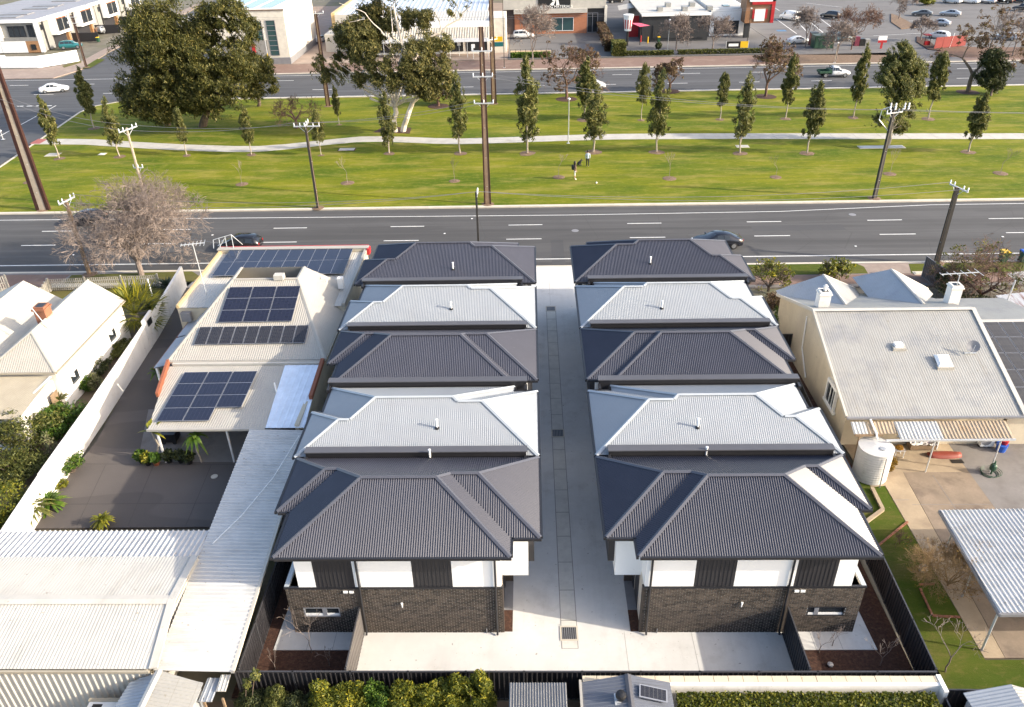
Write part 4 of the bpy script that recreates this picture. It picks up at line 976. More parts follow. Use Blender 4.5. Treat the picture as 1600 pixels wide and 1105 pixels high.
mb = MB(); mb.prism([(18.85, ye + 1.3), (28.2, ye + 1.3), (28.2, yf - .4), (18.7, yf - .4)], 0, 2.95); mb.build('wall', M['cream_wall'], rh)
mb = MB(); mb.add([(18.84, ye + .5, 2.9), (18.7, yf - .4, 2.9), (18.78, yg, 5.62), (19.1, ye + .5, 2.9), (19.0, yf - .4, 2.9), (19.05, yg, 5.62)], [(0, 1, 2), (3, 5, 4), (0, 2, 5, 3), (1, 4, 5, 2)]); mb.build('gable_wall', M['cream_wall'], rh)
wv = B('window', M['glass'], rh, 18.72, 18.78, 40.6, 42.0, 1.35, 2.75)
for q in ((40.5, 42.1, 2.72, 2.9), (40.35, 42.25, 1.2, 1.36), (40.5, 40.62, 1.36, 2.72), (41.98, 42.1, 1.36, 2.72)): B('window_frame', M['white'], wv, 18.62, 18.8, q[0], q[1], q[2], q[3])
for yy in (41.0, 41.45): B('glazing_bar', M['white'], wv, 18.68, 18.74, yy, yy + .06, 1.36, 2.72)
MB().tube([(18.7, 47.5, 4.3), (18.66, 47.2, 2.0), (18.66, 45.6, .6)], .05, 6).build('downpipe', M['white'], rh)
for k, (px, py) in enumerate(((1284, 478), (1487, 468))):
    z = 5.2 if k == 0 else 5.0; p = G(px, py, z); w_ = .36
    c = B('chimney', M['white_wall'], rh, p.x - w_, p.x + w_, p.y - w_, p.y + w_, 4.2, z + 1.15); B('chimney_top', M['white_wall'], c, p.x - w_ - .06, p.x + w_ + .06, p.y - w_ - .06, p.y + w_ + .06, z + .95, z + 1.03); B('flue_opening', M['black'], c, p.x - .22, p.x + .22, p.y - .22, p.y + .22, z + 1.15, z + 1.16)
    if k == 0: MB().lathe((p.x, p.y, z + 1.16), [(.12, 0), (.12, .25), (.18, .3), (.05, .42)], 10).build('chimney_pot', M['white_wall'], c)
    else: aerial('television aerial strapped to the right-hand chimney of the gable house', (p.x, p.y - .1, z + 1.1), (p.x, p.y - .1, z + 2.0), .1, 2.6, 6)
# street wings with hipped gables
for (x0, xm, x1, zl, zr_, zt, ya_, yb2, yc) in ((18.4, 21.35, 24.4, 3.2, 3.2, 4.9, 53.6, 52.7, 53.8), (24.46, 26.5, 29.7, 3.6, 3.2, 4.95, 54.9, 53.4, 53.6)):
    yl = yf - (zl - ze) * (yf - yg) / (zg - ze); yr2 = yf - (zr_ - ze) * (yf - yg) / (zg - ze); yt = yf - (zt - ze) * (yf - yg) / (zg - ze); a, j = Vector((xm, yb2, zt)), Vector((xm, yt, zt))
    sheetpart('wing_slope', [(x0, ya_, zl), a, j, (x0, yl, zl)], M['steel'], rh, CORR(.15, .014), under=0); sheetpart('wing_slope', [a, (x1, yc, zr_), (x1, yr2, zr_), j], M['steel_old'], rh, CORR(.15, .014), under=0)
    sheetpart('wing_hip_end', [(x0, ya_, zl), (x1, yc, zr_), a], M['steel'], rh, CORR(.15, .014), under=0)
    flashing('ridge_cap', a, j, .22, M['white_roof'], rh, .05, .03); flashing('ridge_cap', a, (x1, yc, zr_), .2, M['white_roof'], rh, .05, .03)
    mb = MB(); mb.box(x0 + .35, x1 - .35, yf - .6, min(ya_, yc) - .3, 0, 3.1); mb.build('wing_wall', M['cream_wall'], rh)
# low part on the right with the dark panels
sheetpart('side_roof', [(28.5, 38.2, 2.9), (34.5, 38.2, 2.9), (34.5, 46.4, 4.4), (28.6, 46.4, 4.4)], M['steel_old'], rh, CORR(.15, .012)); sheetpart('side_roof', [(28.6, 46.4, 4.4), (34.5, 46.4, 4.4), (34.5, 52.2, 3.1), (28.7, 52.2, 3.1)], M['steel_old'], rh, CORR(.15, .012))
flashing('ridge_cap', (28.6, 46.4, 4.4), (34.5, 46.4, 4.4), .4, M['white_roof'], rh, .06, .03)
B('side_wall', M['cream_wall'], rh, 28.4, 34, 38.9, 51.5, 0, 2.85)
array('dark grey weathered solar array at the right edge beside the gable roof', (28.85, 38.6, 2.97), (32.6, 38.6, 2.97), (28.95, 46.2, 4.36), 4, 5, M['cell_grey'], .08, .05)
# roof furniture
def onroof(px, py):
    z = 4.5
    for _ in range(30): p = G(px, py, z); z = .5 * z + .5 * (ze + (zg - ze) * (p.y - ye) / (yg - ye))
    return p
p = onroof(1403, 542); t = thing('roof_vent', 'small square white vent box high on the gable roof', 'vent', tuple(p)); B('box', M['white'], t, p.x - .25, p.x + .25, p.y - .2, p.y + .2, p.z - .1, p.z + .25); B('flashing', M['cream_roof'], t, p.x - .4, p.x + .4, p.y - .35, p.y + .35, p.z - .1, p.z + .06)
p = onroof(1473, 568); t = thing('skylight', 'white domed skylight beside the satellite dish', 'skylight', tuple(p))
mb = MB(); w_ = .45
mb.add([(p.x - w_, p.y - w_, p.z + .0), (p.x + w_, p.y - w_, p.z + .0), (p.x + w_, p.y + w_, p.z + .36), (p.x - w_, p.y + w_, p.z + .36), (p.x - .3, p.y - .3, p.z + .2), (p.x + .3, p.y - .3, p.z + .2), (p.x + .3, p.y + .3, p.z + .45), (p.x - .3, p.y + .3, p.z + .45)], [(0, 1, 5, 4), (1, 2, 6, 5), (2, 3, 7, 6), (3, 0, 4, 7), (4, 5, 6, 7)]); mb.build('dome', M['white'], t)
B('kerb', M['cream_roof'], t, p.x - .5, p.x + .5, p.y - .5, p.y + .4, p.z - .25, p.z + .02)
p = onroof(1516, 553); t = thing('satellite_dish', 'grey satellite dish on the gable roof near its right end', 'dish', tuple(p))
mb = MB(); c = p + Vector((0, -.05, .55)); fw = Vector((-.25, -.75, .6)).normalized(); a = fw.cross(Vector((0, 0, 1))).normalized(); b = a.cross(fw)
vs = [c - fw * .08]; fs = []
for i in range(18):
    th = 2 * PI * i / 18; vs.append(c + (a * math.cos(th) + b * math.sin(th)) * .38 + fw * .03)
fs = [(0, 1 + i, 1 + (i + 1) % 18) for i in range(18)]; mb.add(vs, fs); mb.build('reflector', M['grey'], t)
MB().tube([p, p + Vector((0, .05, .5))], .035, 6).build('mast', M['galv'], t); MB().tube([c - b * .35, c + fw * .5], .018, 5).build('feed_arm', M['galv'], t); MB().bar(p + Vector((-.35, 0, .05)), p + Vector((.35, 0, .05)), .06, .05).build('foot', M['galv'], t)
# verandah at the back of the house
vr = thing('verandah', 'low striped orange and white verandah roof behind the gable house', 'verandah', (23, 35.6, 0))
st = mat('amber_plastic_sheet', (.46, .36, .25), .5, 0, .12, 1.2, c2=(.36, .25, .14), big=.7); wsh = mat('clear_white_sheet', (.54, .53, .50), .4)
x = 18.45; i = 0
while x < 27.2:
    x2 = min(x + .82, 27.3); m_ = wsh if i in (0, 3, 4, 5) else st
    yb3 = 36.3 if x > 20.1 else 36.75
    sheetpart('roof_sheet', [(x, yb3, 2.42 if x > 20.1 else 2.47), (x2 - .01, yb3, 2.42 if x > 20.1 else 2.47), (x2 - .01, 37.5, 2.78), (x, 37.5, 2.78)], m_, vr, TRAP(.205, .045), under=.01); x += .82; i += 1
MB().bar((20.1, 36.25, 2.36), (27.35, 36.25, 2.36), .07, .12).build('front_beam', M['galv'], vr); MB().bar((18.5, 36.7, 2.4), (20.1, 36.7, 2.4), .07, .12).build('front_beam', M['timber'], vr)
for xx in (22.9, 26.6): MB().tube([(xx, 36.3, 0), (xx, 36.3, 2.34)], .04, 6).build('post', M['galv'], vr)
MB().tube([(18.75, 36.5, 0), (18.75, 36.7, 2.34)], .05, 6).build('post', M['timber'], vr)
MB().tube([(19.55, 37.5, 2.95), (19.7, 36.7, 2.5), (19.7, 36.5, 2.3)], .06, 8).build('downpipe', M['white'], vr)
# water tank
t = thing('water_tank', 'round corrugated silver water tank beside the cream wall', 'tank', (19.55, 36.0, 0))
pr = []; 
for k in range(27): pr.append((.935 if k % 2 == 0 else .955, .02 + 2.1 * k / 26))
MB().lathe((19.55, 36.05, 0), pr, 36).build('tank_wall', M['carport_roof'], t)
mb = MB(); c = (19.55, 36.05, 2.26); rim_ = [(19.55 + .97 * math.cos(2 * PI * k / 36), 36.05 + .97 * math.sin(2 * PI * k / 36), 2.12) for k in range(36)]
mb.add([c] + rim_, [(0, 1 + k, 1 + (k + 1) % 36) for k in range(36)]); mb.build('tank_lid', M['carport_roof'], t)
MB().tube([(19.75, 34.95, 0), (19.75, 35.05, 2.0)], .03, 5).build('overflow_pipe', M['grey'], t); MB().lathe((19.75, 35.7, 2.2), [(.18, 0), (.18, .05), (.02, .06)], 14).build('inspection_hatch', M['steel'], t)
# carport on the right
cp2 = thing('carport', 'pale ribbed carport roof on steel posts at the right edge', 'carport', (22, 24, 0))
sheetpart('roof_sheet', [(20.1, 23.75, 2.62), (29, 23.75, 2.75), (29, 30.2, 2.75), (20.4, 30.2, 2.62)], M['carport_roof'], cp2, TRAP(.21, .05), along=(0, 1, 0))
MB().bar((20.08, 23.7, 2.52), (20.38, 30.25, 2.52), .08, .16).build('beam', M['grey'], cp2); MB().bar((20.1, 23.72, 2.52), (29, 23.72, 2.65), .08, .16).build('beam', M['grey'], cp2); MB().bar((20.4, 30.2, 2.52), (29, 30.2, 2.65), .08, .16).build('beam', M['grey'], cp2)
for a in ((20.12, 23.9), (21.1, 29.8), (20.7, 27.0)): MB().tube([(*a, 0), (a[0] + .02, a[1], 2.5)], .05, 8).build('post', M['galv'], cp2)
# side fence at the street end
sheet_fence('sheet_fence', 'slanting grey metal fence between the hipped wing and the dark shrub', G(1440, 432), G(1478, 460), 1.9, M['fence_grey'], M['grey'])
t = thing('rusty_shed', 'old shed roof with rust streaks at the right edge near the road', 'shed', (34, 54, 0))
rust = mat('rust_streaked_sheet', (.50, .50, .50), .6, .2, .1, 1, c2=(.20, .055, .03), big=1.2, sc=(2.5, .35, 1))
a_, b_, c_, d_ = G(1556, 462, 3.0), G(1640, 455, 3.4), G(1660, 520, 3.0), G(1590, 497, 2.6)
sheetpart('roof_slope', [a_, b_, (c_.x, d_.y, b_.z - .4), d_], rust, t, CR)
B('wall', M['timber'], t, d_.x + .2, d_.x + 5, d_.y + .2, a_.y - .3, 0, 2.5)
e0, e1, e2 = G(1583, 423, 2.6), G(1660, 412, 2.9), G(1660, 440, 2.6)
sheetpart('porch_roof', [G(1574, 428, 2.5), e1, e2, G(1590, 440, 2.5)], M['steel_old'], t, CR)
MB().tube([G(1572, 475, 2.7), G(1572, 475, 2.7) + Vector((.1, 0, 1.9))], .05, 6).build('flue_pipe', M['galv'], t)

# ================================================================ BOTTOM EDGE
sw = thing('low_wall', 'white-topped low masonry wall behind the black back fence on the right', 'wall', (9, 20.9, 0))
B('masonry', M['white_wall'], sw, 2.0, 16.5, 20.82, 20.97, 0, 1.75); x = 2.0
while x < 16.4: B('coping_stone', M['cream_wall'], sw, x, min(x + .58, 16.5), 20.97, 21.26, 1.6, 1.76 + random.random() * .01); x += .6
B('end_pier', M['white_wall'], sw, 16.5, 16.68, 20.5, 21.3, 0, 1.8)
sheet_fence('sheet_fence', 'dark fence running down from the right end of the white-topped wall', (16.6, 20.4), (16.3, 14), 1.5, M['fence'], M['fcap'])
sheet_fence('sheet_fence', 'dark fence along the bottom of the right lawn', (16.8, 20.75), (30, 20.6), 1.6, M['fence'], M['fcap'])
ks = thing('garden_shed', 'small grey gabled shed roof with a whirly vent and one solar panel', 'shed', (3.7, 20, 0))
a, b = Vector((3.78, 20.8, 2.45)), Vector((3.78, 14, 2.45)); M['shed_grey'] = mat('slate_grey_sheet', (.12, .13, .155), .4, 0, .06)
sheetpart('roof_slope', [b, a, (1.9, 20.7, 2.1), (1.9, 14, 2.1)], M['shed_grey'], ks, TRAP(.16, .03)); sheetpart('roof_slope', [b, (5.5, 14, 2.1), (5.5, 20.7, 2.1), a], M['shed_grey'], ks, TRAP(.16, .03))
flashing('ridge_cap', a, b, .25, M['parapet'], ks, .06, .03); B('wall', M['shed_grey'], ks, 2.05, 5.35, 14, 20.6, 0, 2.1); B('barge_board', M['cream_roof'], ks, 1.82, 1.92, 14, 20.75, 2.0, 2.2)
p = G(970, 1089, 2.5); t = thing('whirly_vent', 'black round whirly vent on the small grey shed roof', 'vent', (p.x, p.y, 2.35)); MB().lathe((p.x, p.y, 2.35), [(.14, 0), (.14, .1), (.2, .16), (.22, .26), (.18, .36), (.06, .4)], 16).build('turbine', M['black'], t); B('flashing', M['galv'], t, p.x - .24, p.x + .24, p.y - .26, p.y + .24, 2.3, 2.38)
array('one small white-framed solar panel on the grey shed by the back fence', (4.1, 19.75, 2.36), (5.2, 19.6, 2.19), (4.08, 20.35, 2.36), 1, 1, M['cell_old'], .12, .0, frm=.05)
s2 = thing('flat_shed', 'small flat grey ribbed roof just behind the black back fence', 'shed', (.2, 20, 0)); sheetpart('roof_sheet', [(-1.0, 13, 2.15), (1.3, 13, 2.15), (1.3, 20.6, 2.2), (-1.0, 20.6, 2.2)], mat('dull_grey_sheet', (.20, .20, .20), .5), s2, TRAP(.11, .035), along=(0, 1, 0)); B('wall', M['fence'], s2, -.9, 1.2, 13, 20.5, 0, 2.1)
t = thing('corner_shed', 'corrugated silver shed roof at the lower right corner', 'shed', (19, 19.4, 0))
a, b, c = G(1505, 1083, 2.0), G(1580, 1070, 2.4), G(1640, 1085, 2.0)
sheetpart('roof_slope', [a, b, b + Vector((.1, -4, 0)), a + Vector((.3, -4, 0))], M['steel'], t, CR); sheetpart('roof_slope', [b, c, c + Vector((.1, -4, 0)), b + Vector((.1, -4, 0))], M['steel_old'], t, CR); B('wall', M['steel'], t, a.x + .2, c.x - .2, a.y - 3.8, a.y - .1, 0, 1.95)
# ================================================================ VEGETATION
RS = np.random.RandomState(11)
def mesh_np(name, V, F4, m, parent, kind=None, smooth=False):
    me = bpy.data.meshes.new(name); nv, nf = len(V), len(F4)
    me.vertices.add(nv); me.vertices.foreach_set('co', np.asarray(V, np.float32).ravel())
    me.loops.add(nf * 4); me.loops.foreach_set('vertex_index', np.asarray(F4, np.int32).ravel())
    me.polygons.add(nf); me.polygons.foreach_set('loop_start', np.arange(0, nf * 4, 4, dtype=np.int32))
    me.update(calc_edges=True); me.validate(); me.materials.append(m)
    o = bpy.data.objects.new(name, me); COL.objects.link(o)
    if parent is not None: o.parent = parent; reg(o, frame(parent))
    if kind: o['kind'] = kind
    return o
def leaves(clumps, n, size, rs, shell=.55, up=.3, asp=1.7, droop=0.):
    """leaf quads through ellipsoid clumps [(c, (rx,ry,rz))]; more of them near each clump's surface"""
    vol = np.array([c[1][0] * c[1][1] * c[1][2] for c in clumps]) ** .75; cnt = np.maximum(8, (n * vol / vol.sum()).astype(int)); VV = []
    for (c, r), k in zip(clumps, cnt):
        d = rs.normal(size=(k, 3)); d /= np.linalg.norm(d, axis=1)[:, None]
        rad = (rs.uniform(size=(k, 1)) ** (1 / 3.)) * (1 - shell) + shell * rs.uniform(.75, 1.08, size=(k, 1))
        P = np.array(c) + d * rad * np.array(r)
        nrm = d * .7 + rs.normal(size=(k, 3)) * .7 + np.array([0, 0, up]); nrm /= np.linalg.norm(nrm, axis=1)[:, None]
        t = np.cross(nrm, rs.normal(size=(k, 3)) + np.array([0, 0, droop])); t /= np.linalg.norm(t, axis=1)[:, None] + 1e-9; b = np.cross(nrm, t)
        s = size * rs.uniform(.6, 1.35, size=(k, 1)); a, bb = t * s * .5, b * s * .5 * asp
        VV.append(np.stack([P - a * .5 - bb, P + a * .5 - bb * .8, P + a * .5 + bb, P - a * .5 + bb * .8], 1).reshape(-1, 3))
    V = np.concatenate(VV); return V, np.arange(len(V)).reshape(-1, 4)
def fuzz(c, r, k, rs, rr=(.35, .6), sq=.8):
    """clumps scattered over an ellipsoid"""
    out = []
    for _ in range(k):
        d = rs.normal(size=3); d /= np.linalg.norm(d); q = rs.uniform(.35, .85); s = rs.uniform(*rr); out.append((np.array(c) + d * q * 1.05 * np.array(r), np.array(r) * s * np.array([1, 1, sq])))
    return out
def limbs(mb, p0, p1, r0, r1, rs, n=5, wob=.06, sides=6):
    p0, p1 = Vector(p0), Vector(p1); L_ = (p1 - p0).length; pts = []; rr = []
    for i in range(n + 1):
        t = i / n; w = L_ * wob * math.sin(PI * t); pts.append(p0.lerp(p1, t) + Vector((rs.normal() * w, rs.normal() * w, 0))); rr.append(r0 + (r1 - r0) * t)
    mb.tube(pts, rr, sides, cap=False); return pts
def bare(mb, p, d, L_, r, depth, rs, spread=.55, up=.12, kids=(2, 4), ends=None, minr=.006, sh=(.62, .85)):
    p = Vector(p); d = Vector(d).normalized(); n = 3 if depth > 1 else 2; pts = [p]; rr = [r]; q = p; dd = d
    for i in range(n):
        dd = (dd + Vector((rs.normal(), rs.normal(), rs.normal())) * .11 + Vector((0, 0, up * .25))).normalized(); q = q + dd * L_ / n; pts.append(q); rr.append(max(minr, r * (1 - .4 * (i + 1) / n)))
    mb.tube(pts, rr, 5 if depth > 3 else (4 if depth > 1 else 3), cap=False)
    if ends is not None and depth <= 1: ends.append(np.array(q))
    if depth <= 0: return
    for k in range(rs.randint(kids[0], kids[1] + 1)):
        a = Vector((rs.normal(), rs.normal(), rs.normal())); a = (a - dd * a.dot(dd)).normalized()
        nd_ = (dd * (1 - spread * rs.uniform(.5, 1.)) + a * spread * rs.uniform(.6, 1.15) + Vector((0, 0, up))).normalized()
        s = pts[-1] if k == 0 else pts[rs.randint(max(1, n - 1), n + 1)]
        bare(mb, s, nd_, L_ * rs.uniform(*sh), rr[-1] * rs.uniform(.6, .85), depth - 1, rs, spread, up, kids, ends, minr, sh)
def mulch_ring(p, r=.9, m=None, lab=None):
    return None
# ---- young columnar gum trees of the reserve: four shapes, each tree a copy turned and scaled
def young_proto(seed, h, cw, c0):
    rs = np.random.RandomState(seed); t = thing('young_gum_tree', '', 'tree'); mb = MB()
    limbs(mb, (0, 0, 0), (rs.normal() * .12, rs.normal() * .12, h * .93), .075, .015, rs, 6, .014, 6); cl = []
    k = 30
    for i in range(k):
        f = i / (k - 1); z = h * (c0 + (.97 - c0) * f); w = cw * (math.sin(PI * min(1, .2 + .74 * f)) ** .7 * .8 + .12) * rs.uniform(.55, 1.25); a = rs.uniform(0, 2 * PI); o = w * rs.uniform(.2, .75)
        c = (math.cos(a) * o, math.sin(a) * o, z + rs.normal() * .1); limbs(mb, (0, 0, max(.5, z - .6)), c, .022, .008, rs, 2, .03, 4); q = rs.uniform(.32, .62); cl.append((c, (w * q, w * q, h * rs.uniform(.04, .085))))
        for _ in range(2):   # loose sprays outside the mass
            b = rs.uniform(0, 2 * PI); cl.append(((math.cos(b) * w * 1.0, math.sin(b) * w * 1.0, z - rs.uniform(0, .3)), (w * .2, w * .2, h * .035)))
    mb.build('trunk', M['bark_pale'], t)
    V, F = leaves(cl, (6400, 4200, 7000, 5200, 3600, 6000)[seed - 31], .11, rs, .0, .1, 2.6, 1.2); mesh_np('crown', V, F, M['l_young'], t)
    mr = MB(); n = 18; ring = [(math.cos(2 * PI * q / n) * .68 * rs.uniform(.8, 1.15), math.sin(2 * PI * q / n) * .6 * rs.uniform(.8, 1.15), .012) for q in range(n)]; mr.add([(0, 0, .07)] + ring, [(0, 1 + q, 1 + (q + 1) % n) for q in range(n)]); mr.build('mulch_ring', M['mulch_pale'], t)
    return t, h
YP = [young_proto(31 + i, 6.2, (.78, .88, .66, 1.15, .80, .72)[i], (.30, .20, .34, .36, .24, .28)[i]) for i in range(6)]
YT = [(93, 248, 153, 0, 1.1, 'tilting tree nearest the side street'), (147, 201, 108, 0, 1.0, 'between the path and the side street corner'), (187, 245, 152, 4, .9, 'just right of the tilted street corner tree'), (292, 243, 168, 2, .9, 'in front of the big dark evergreen, on the right'), (393, 242, 165, 5, .9, 'right of the dark evergreen beside the path'), (502, 243, 170, 3, .9, 'behind the pole with the white crossarm'), (530, 195, 135, 0, .8, 'small, beyond the path left of the white gum'), (608, 240, 143, 1, 1., 'standing in front of the white trunked gum'), (719, 240, 113, 4, .95, 'left of the tall double-rail pole'), (824, 240, 85, 1, 1.0, 'right of the tall double-rail pole'), (927, 238, 125, 4, .95, 'behind the two people'), (913, 188, 92, 0, 1.1, 'beyond the path in front of the white hatchback'), (1026, 238, 110, 4, 1.0, 'first one right of the two people'), (1002, 188, 97, 3, .85, 'beyond the path with a yellowish crown'), (1156, 240, 115, 4, 1.0, 'middle of the row on the right, wide and bushy'), (1125, 187, 112, 2, .8, 'beyond the path, thin and pale'), (1261, 240, 130, 0, .95, 'slightly leaning beside the small grey slab'), (1227, 186, 87, 0, 1.0, 'beyond the path left of the white utility truck'), (1333, 184, 72, 5, 1.1, 'beyond the path right of the white utility truck'), (1450, 186, 80, 2, 1.1, 'slender, behind the bushy big gum'), (1513, 238, 147, 0, 1.0, 'last of the near row at the right edge')]
used = set()
for (px, py, ty, k, w, lab) in YT:
    b = G(px, py); h = hgt(b, ty); pr, ph = YP[k]
    o = pr if k not in used else dup(pr); used.add(k); s = h / ph
    o.location = b; o.rotation_euler = (0, 0, RS.uniform(0, 6)); q_ = w * RS.uniform(.82, 1.3); o.scale = (s * q_, s * q_ * RS.uniform(.85, 1.15), s); tag(o, 'young columnar gum tree, ' + lab, 'tree', 'young gum trees in the reserve')
# ---- bare saplings in mulch rings
SP = []
for i in range(2):
    t = thing('bare_sapling', '', 'sapling'); mb = MB(); rs = np.random.RandomState(5 + i); bare(mb, (0, 0, 0), (0, 0, 1), 1.1, .03, 4, rs, .5, .3, (2, 3), minr=.008); mb.build('stem', M['twig'], t)
    MB().lathe((0, 0, 0), [(.75, 0), (.68, .03), (.3, .06), (.1, .06)], 11).build('mulch_ring', M['mulch_pale'], t); SP.append(t)
for i, (px, py, lab) in enumerate(((45, 285, 'at the far left beside the leaning double-rail pole'), (378, 288, 'behind the shop house, left of the second pole'), (543, 286, 'right of the pole with the white crossarm'), (710, 283, 'left of the tall double-rail pole'), (873, 277, 'beside the two people'), (1046, 279, 'with a small pale tag, right of the two people'), (1212, 277, 'in the middle of the right lawn'), (1390, 272, 'beside the dark right-hand pole'), (1563, 271, 'nearest the right edge of the lawn'))):
    b = G(px, py); o = SP[i] if i < 2 else dup(SP[i % 2]); place(o, b, i * 1.3, .9 + .1 * (i % 3)); tag(o, 'bare sapling in a mulch ring ' + lab, 'sapling', 'bare saplings on the lawn')
# ---- the two big dark evergreens
def crown_px(cl, Y, f=1.):
    out = []
    for x, y, r, dy in cl:
        c = GY(x, y, Y + dy); k = (np.array(c) - _C) @ _F / CF; R_ = r * k * f; out.append((np.array(c), np.array([R_, R_, R_ * .85])))
    return out
def bigtree(name, label, base, Y, cl, n, size, lm, bm, seed, r0=.55, split=3, sub=7, grp=None, droop=.6):
    rs = np.random.RandomState(seed); t = thing(name, label, 'tree', tuple(base), group=grp); C = crown_px(cl, Y); mb = MB()
    top = sum((c[0] for c in C), np.zeros(3)) / len(C); fork = Vector(base).lerp(Vector(top), .3); fork.z = max(2.0, fork.z)
    limbs(mb, Vector(base) - Vector((0, 0, .1)), fork, r0, r0 * .75, rs, 4, .03, 9)
    for c, r in C: 
        q = limbs(mb, fork, c, r0 * .28, .04, rs, 5, .12, 6)
    mb.build('trunk', bm, t); N = int(n * 3.4)
    vol = np.array([r[0] ** 2.3 for c, r in C]); cnt = (N * 3.2 * vol / vol.sum()).astype(int); PP = []
    ph = rs.uniform(0, 6, 6)
    for (c, r), k in zip(C, cnt):
        d = rs.normal(size=(k, 3)); d /= np.linalg.norm(d, axis=1)[:, None]; rad = rs.uniform(size=(k, 1)) ** .45 * rs.uniform(.85, 1.22, size=(k, 1)); P = c + d * rad * r
        f = 1.15 / max(.6, size * 3.2)
        g = np.sin(P[:, 0] * 1.9 * f + ph[0] + 1.3 * np.sin(P[:, 2] * 1.1 * f)) + np.sin(P[:, 1] * 2.1 * f + ph[1] + 1.2 * np.sin(P[:, 0] * .9 * f)) + np.sin(P[:, 2] * 2.4 * f + ph[2] + 1.2 * np.sin(P[:, 1] * 1.3 * f)) + .8 * np.sin(P[:, 0] * 4.3 * f + P[:, 2] * 3.7 * f + ph[3])
        lo = np.sin(P[:, 0] * .62 + ph[4]) + np.sin(P[:, 2] * .74 + ph[5] + .8 * np.sin(P[:, 0] * .5)) + np.sin(P[:, 1] * .7 + ph[0]); rr = rad[:, 0]; keep = (g + .9 * lo + rs.normal(size=k) * .4 + (rr < .75) * .4 > .55) ; PP.append(np.concatenate([P[keep], d[keep]], 1))
    PP = np.concatenate(PP); rs.shuffle(PP); PP = PP[:N]; P, d = PP[:, :3], PP[:, 3:]; k = len(P)
    nr = d * .6 + rs.normal(size=(k, 3)) * .8 + np.array([0, 0, .25]); nr /= np.linalg.norm(nr, axis=1)[:, None]; tt = np.cross(nr, rs.normal(size=(k, 3)) + np.array([0, 0, droop * 2])); tt /= np.linalg.norm(tt, axis=1)[:, None] + 1e-9; bb = np.cross(nr, tt); s = size * .52 * rs.uniform(.6, 1.35, size=(k, 1)); a, b2 = tt * s * .3, bb * s
    V = np.stack([P - a - b2, P + a - b2 * .8, P + a + b2, P - a + b2 * .8], 1).reshape(-1, 3) - np.array(base); mesh_np('crown', V, np.arange(len(V)).reshape(-1, 4), lm, t)
    return t
bigtree('evergreen_tree', 'huge dark evergreen tree, left one of the merged pair beside the far road', G(262, 196), 113.5, [(235, 40, 42, 0), (270, 25, 40, 2), (215, 85, 38, 0), (265, 80, 45, -2), (225, 130, 38, -1), (262, 130, 40, -3), (218, 165, 28, -2), (250, 172, 26, -2), (285, 60, 40, 1), (202, 140, 25, 0)], 26000, .30, M['l_dark'], M['bark'], 3, .5, grp='big dark evergreens')
bigtree('evergreen_tree', 'huge dark evergreen tree, right one of the merged pair with a thick visible trunk', G(316, 198), 114.5, [(345, 22, 36, 0), (375, 50, 32, 0), (330, 55, 40, 1), (365, 90, 40, -2), (320, 95, 42, -3), (395, 110, 30, 0), (345, 135, 42, -3), (308, 140, 34, -3), (385, 145, 26, -1), (340, 165, 26, -3), (300, 165, 22, -2)], 26000, .30, M['l_dark'], M['bark'], 4, .6, grp='big dark evergreens')
bigtree('evergreen_tree', 'mid-sized dark round tree beside the far road, right of the evergreen pair', G(404, 166), 125, [(405, 118, 24, 0), (420, 130, 18, 0), (395, 138, 18, 0), (412, 98, 14, 0)], 5000, .28, M['l_dark'], M['bark'], 5, .3)
g_ = [(515, 112, 22, 0), (500, 100, 18, 0), (530, 100, 20, 0), (540, 60, 22, 1), (560, 55, 28, 0), (575, 80, 26, -1), (545, 85, 18, 1), (585, 20, 22, 2), (600, 45, 18, 1), (630, 30, 18, 0), (660, 28, 16, -1), (640, 90, 30, -3), (665, 75, 22, -2), (690, 70, 16, -2), (610, 110, 30, -3), (650, 120, 26, -3), (690, 110, 22, -3), (590, 100, 24, -2), (565, 120, 16, -2), (670, 140, 16, -3), (700, 125, 14, -2), (710, 20, 10, -2), (720, -10, 22, 0), (600, -20, 26, 1), (640, -30, 26, 0)]
gt = bigtree('white_gum_tree', 'tall white-trunked gum tree with olive leaf clumps in the middle of the reserve', G(618, 206), 111, [(x, y, r * 1.2, d) for x, y, r, d in g_], 34000, .27, M['l_gum'], M['bark_white'], 8, .42, sub=5)
mb = MB(); rs = np.random.RandomState(4); b = G(622, 206)
limbs(mb, b + Vector((.7, 0, 0)), GY(645, 160, 110), .4, .3, rs, 4, .04, 8); limbs(mb, GY(645, 160, 110), GY(700, 110, 109.5), .25, .08, rs, 5, .06, 7)
for a_, q_, r_ in (((628, 70), (690, 50), .2), ((690, 50), (735, 10), .14), ((628, 70), (615, 10), .22), ((628, 130), (628, 70), .28), ((590, 90), (545, 130), .12), ((545, 130), (530, 110), .1), ((700, 125), (716, 108), .09), ((600, 55), (570, 20), .1), ((570, 20), (530, 5), .06), ((570, 30), (545, 35), .05), ((690, 50), (680, 15), .1), ((680, 15), (700, -10), .07)): limbs(mb, GY(*a_, 109.5), GY(*q_, 109.5), r_, r_ * .55, rs, 4, .05, 6)
mb.build('limb', M['bark_white'], gt, kind='stuff')
ml = struct('mulch_bed', MB().prism(gp('583,207 640,209 643,200 600,198'), -.05, .03), M['mulch'])
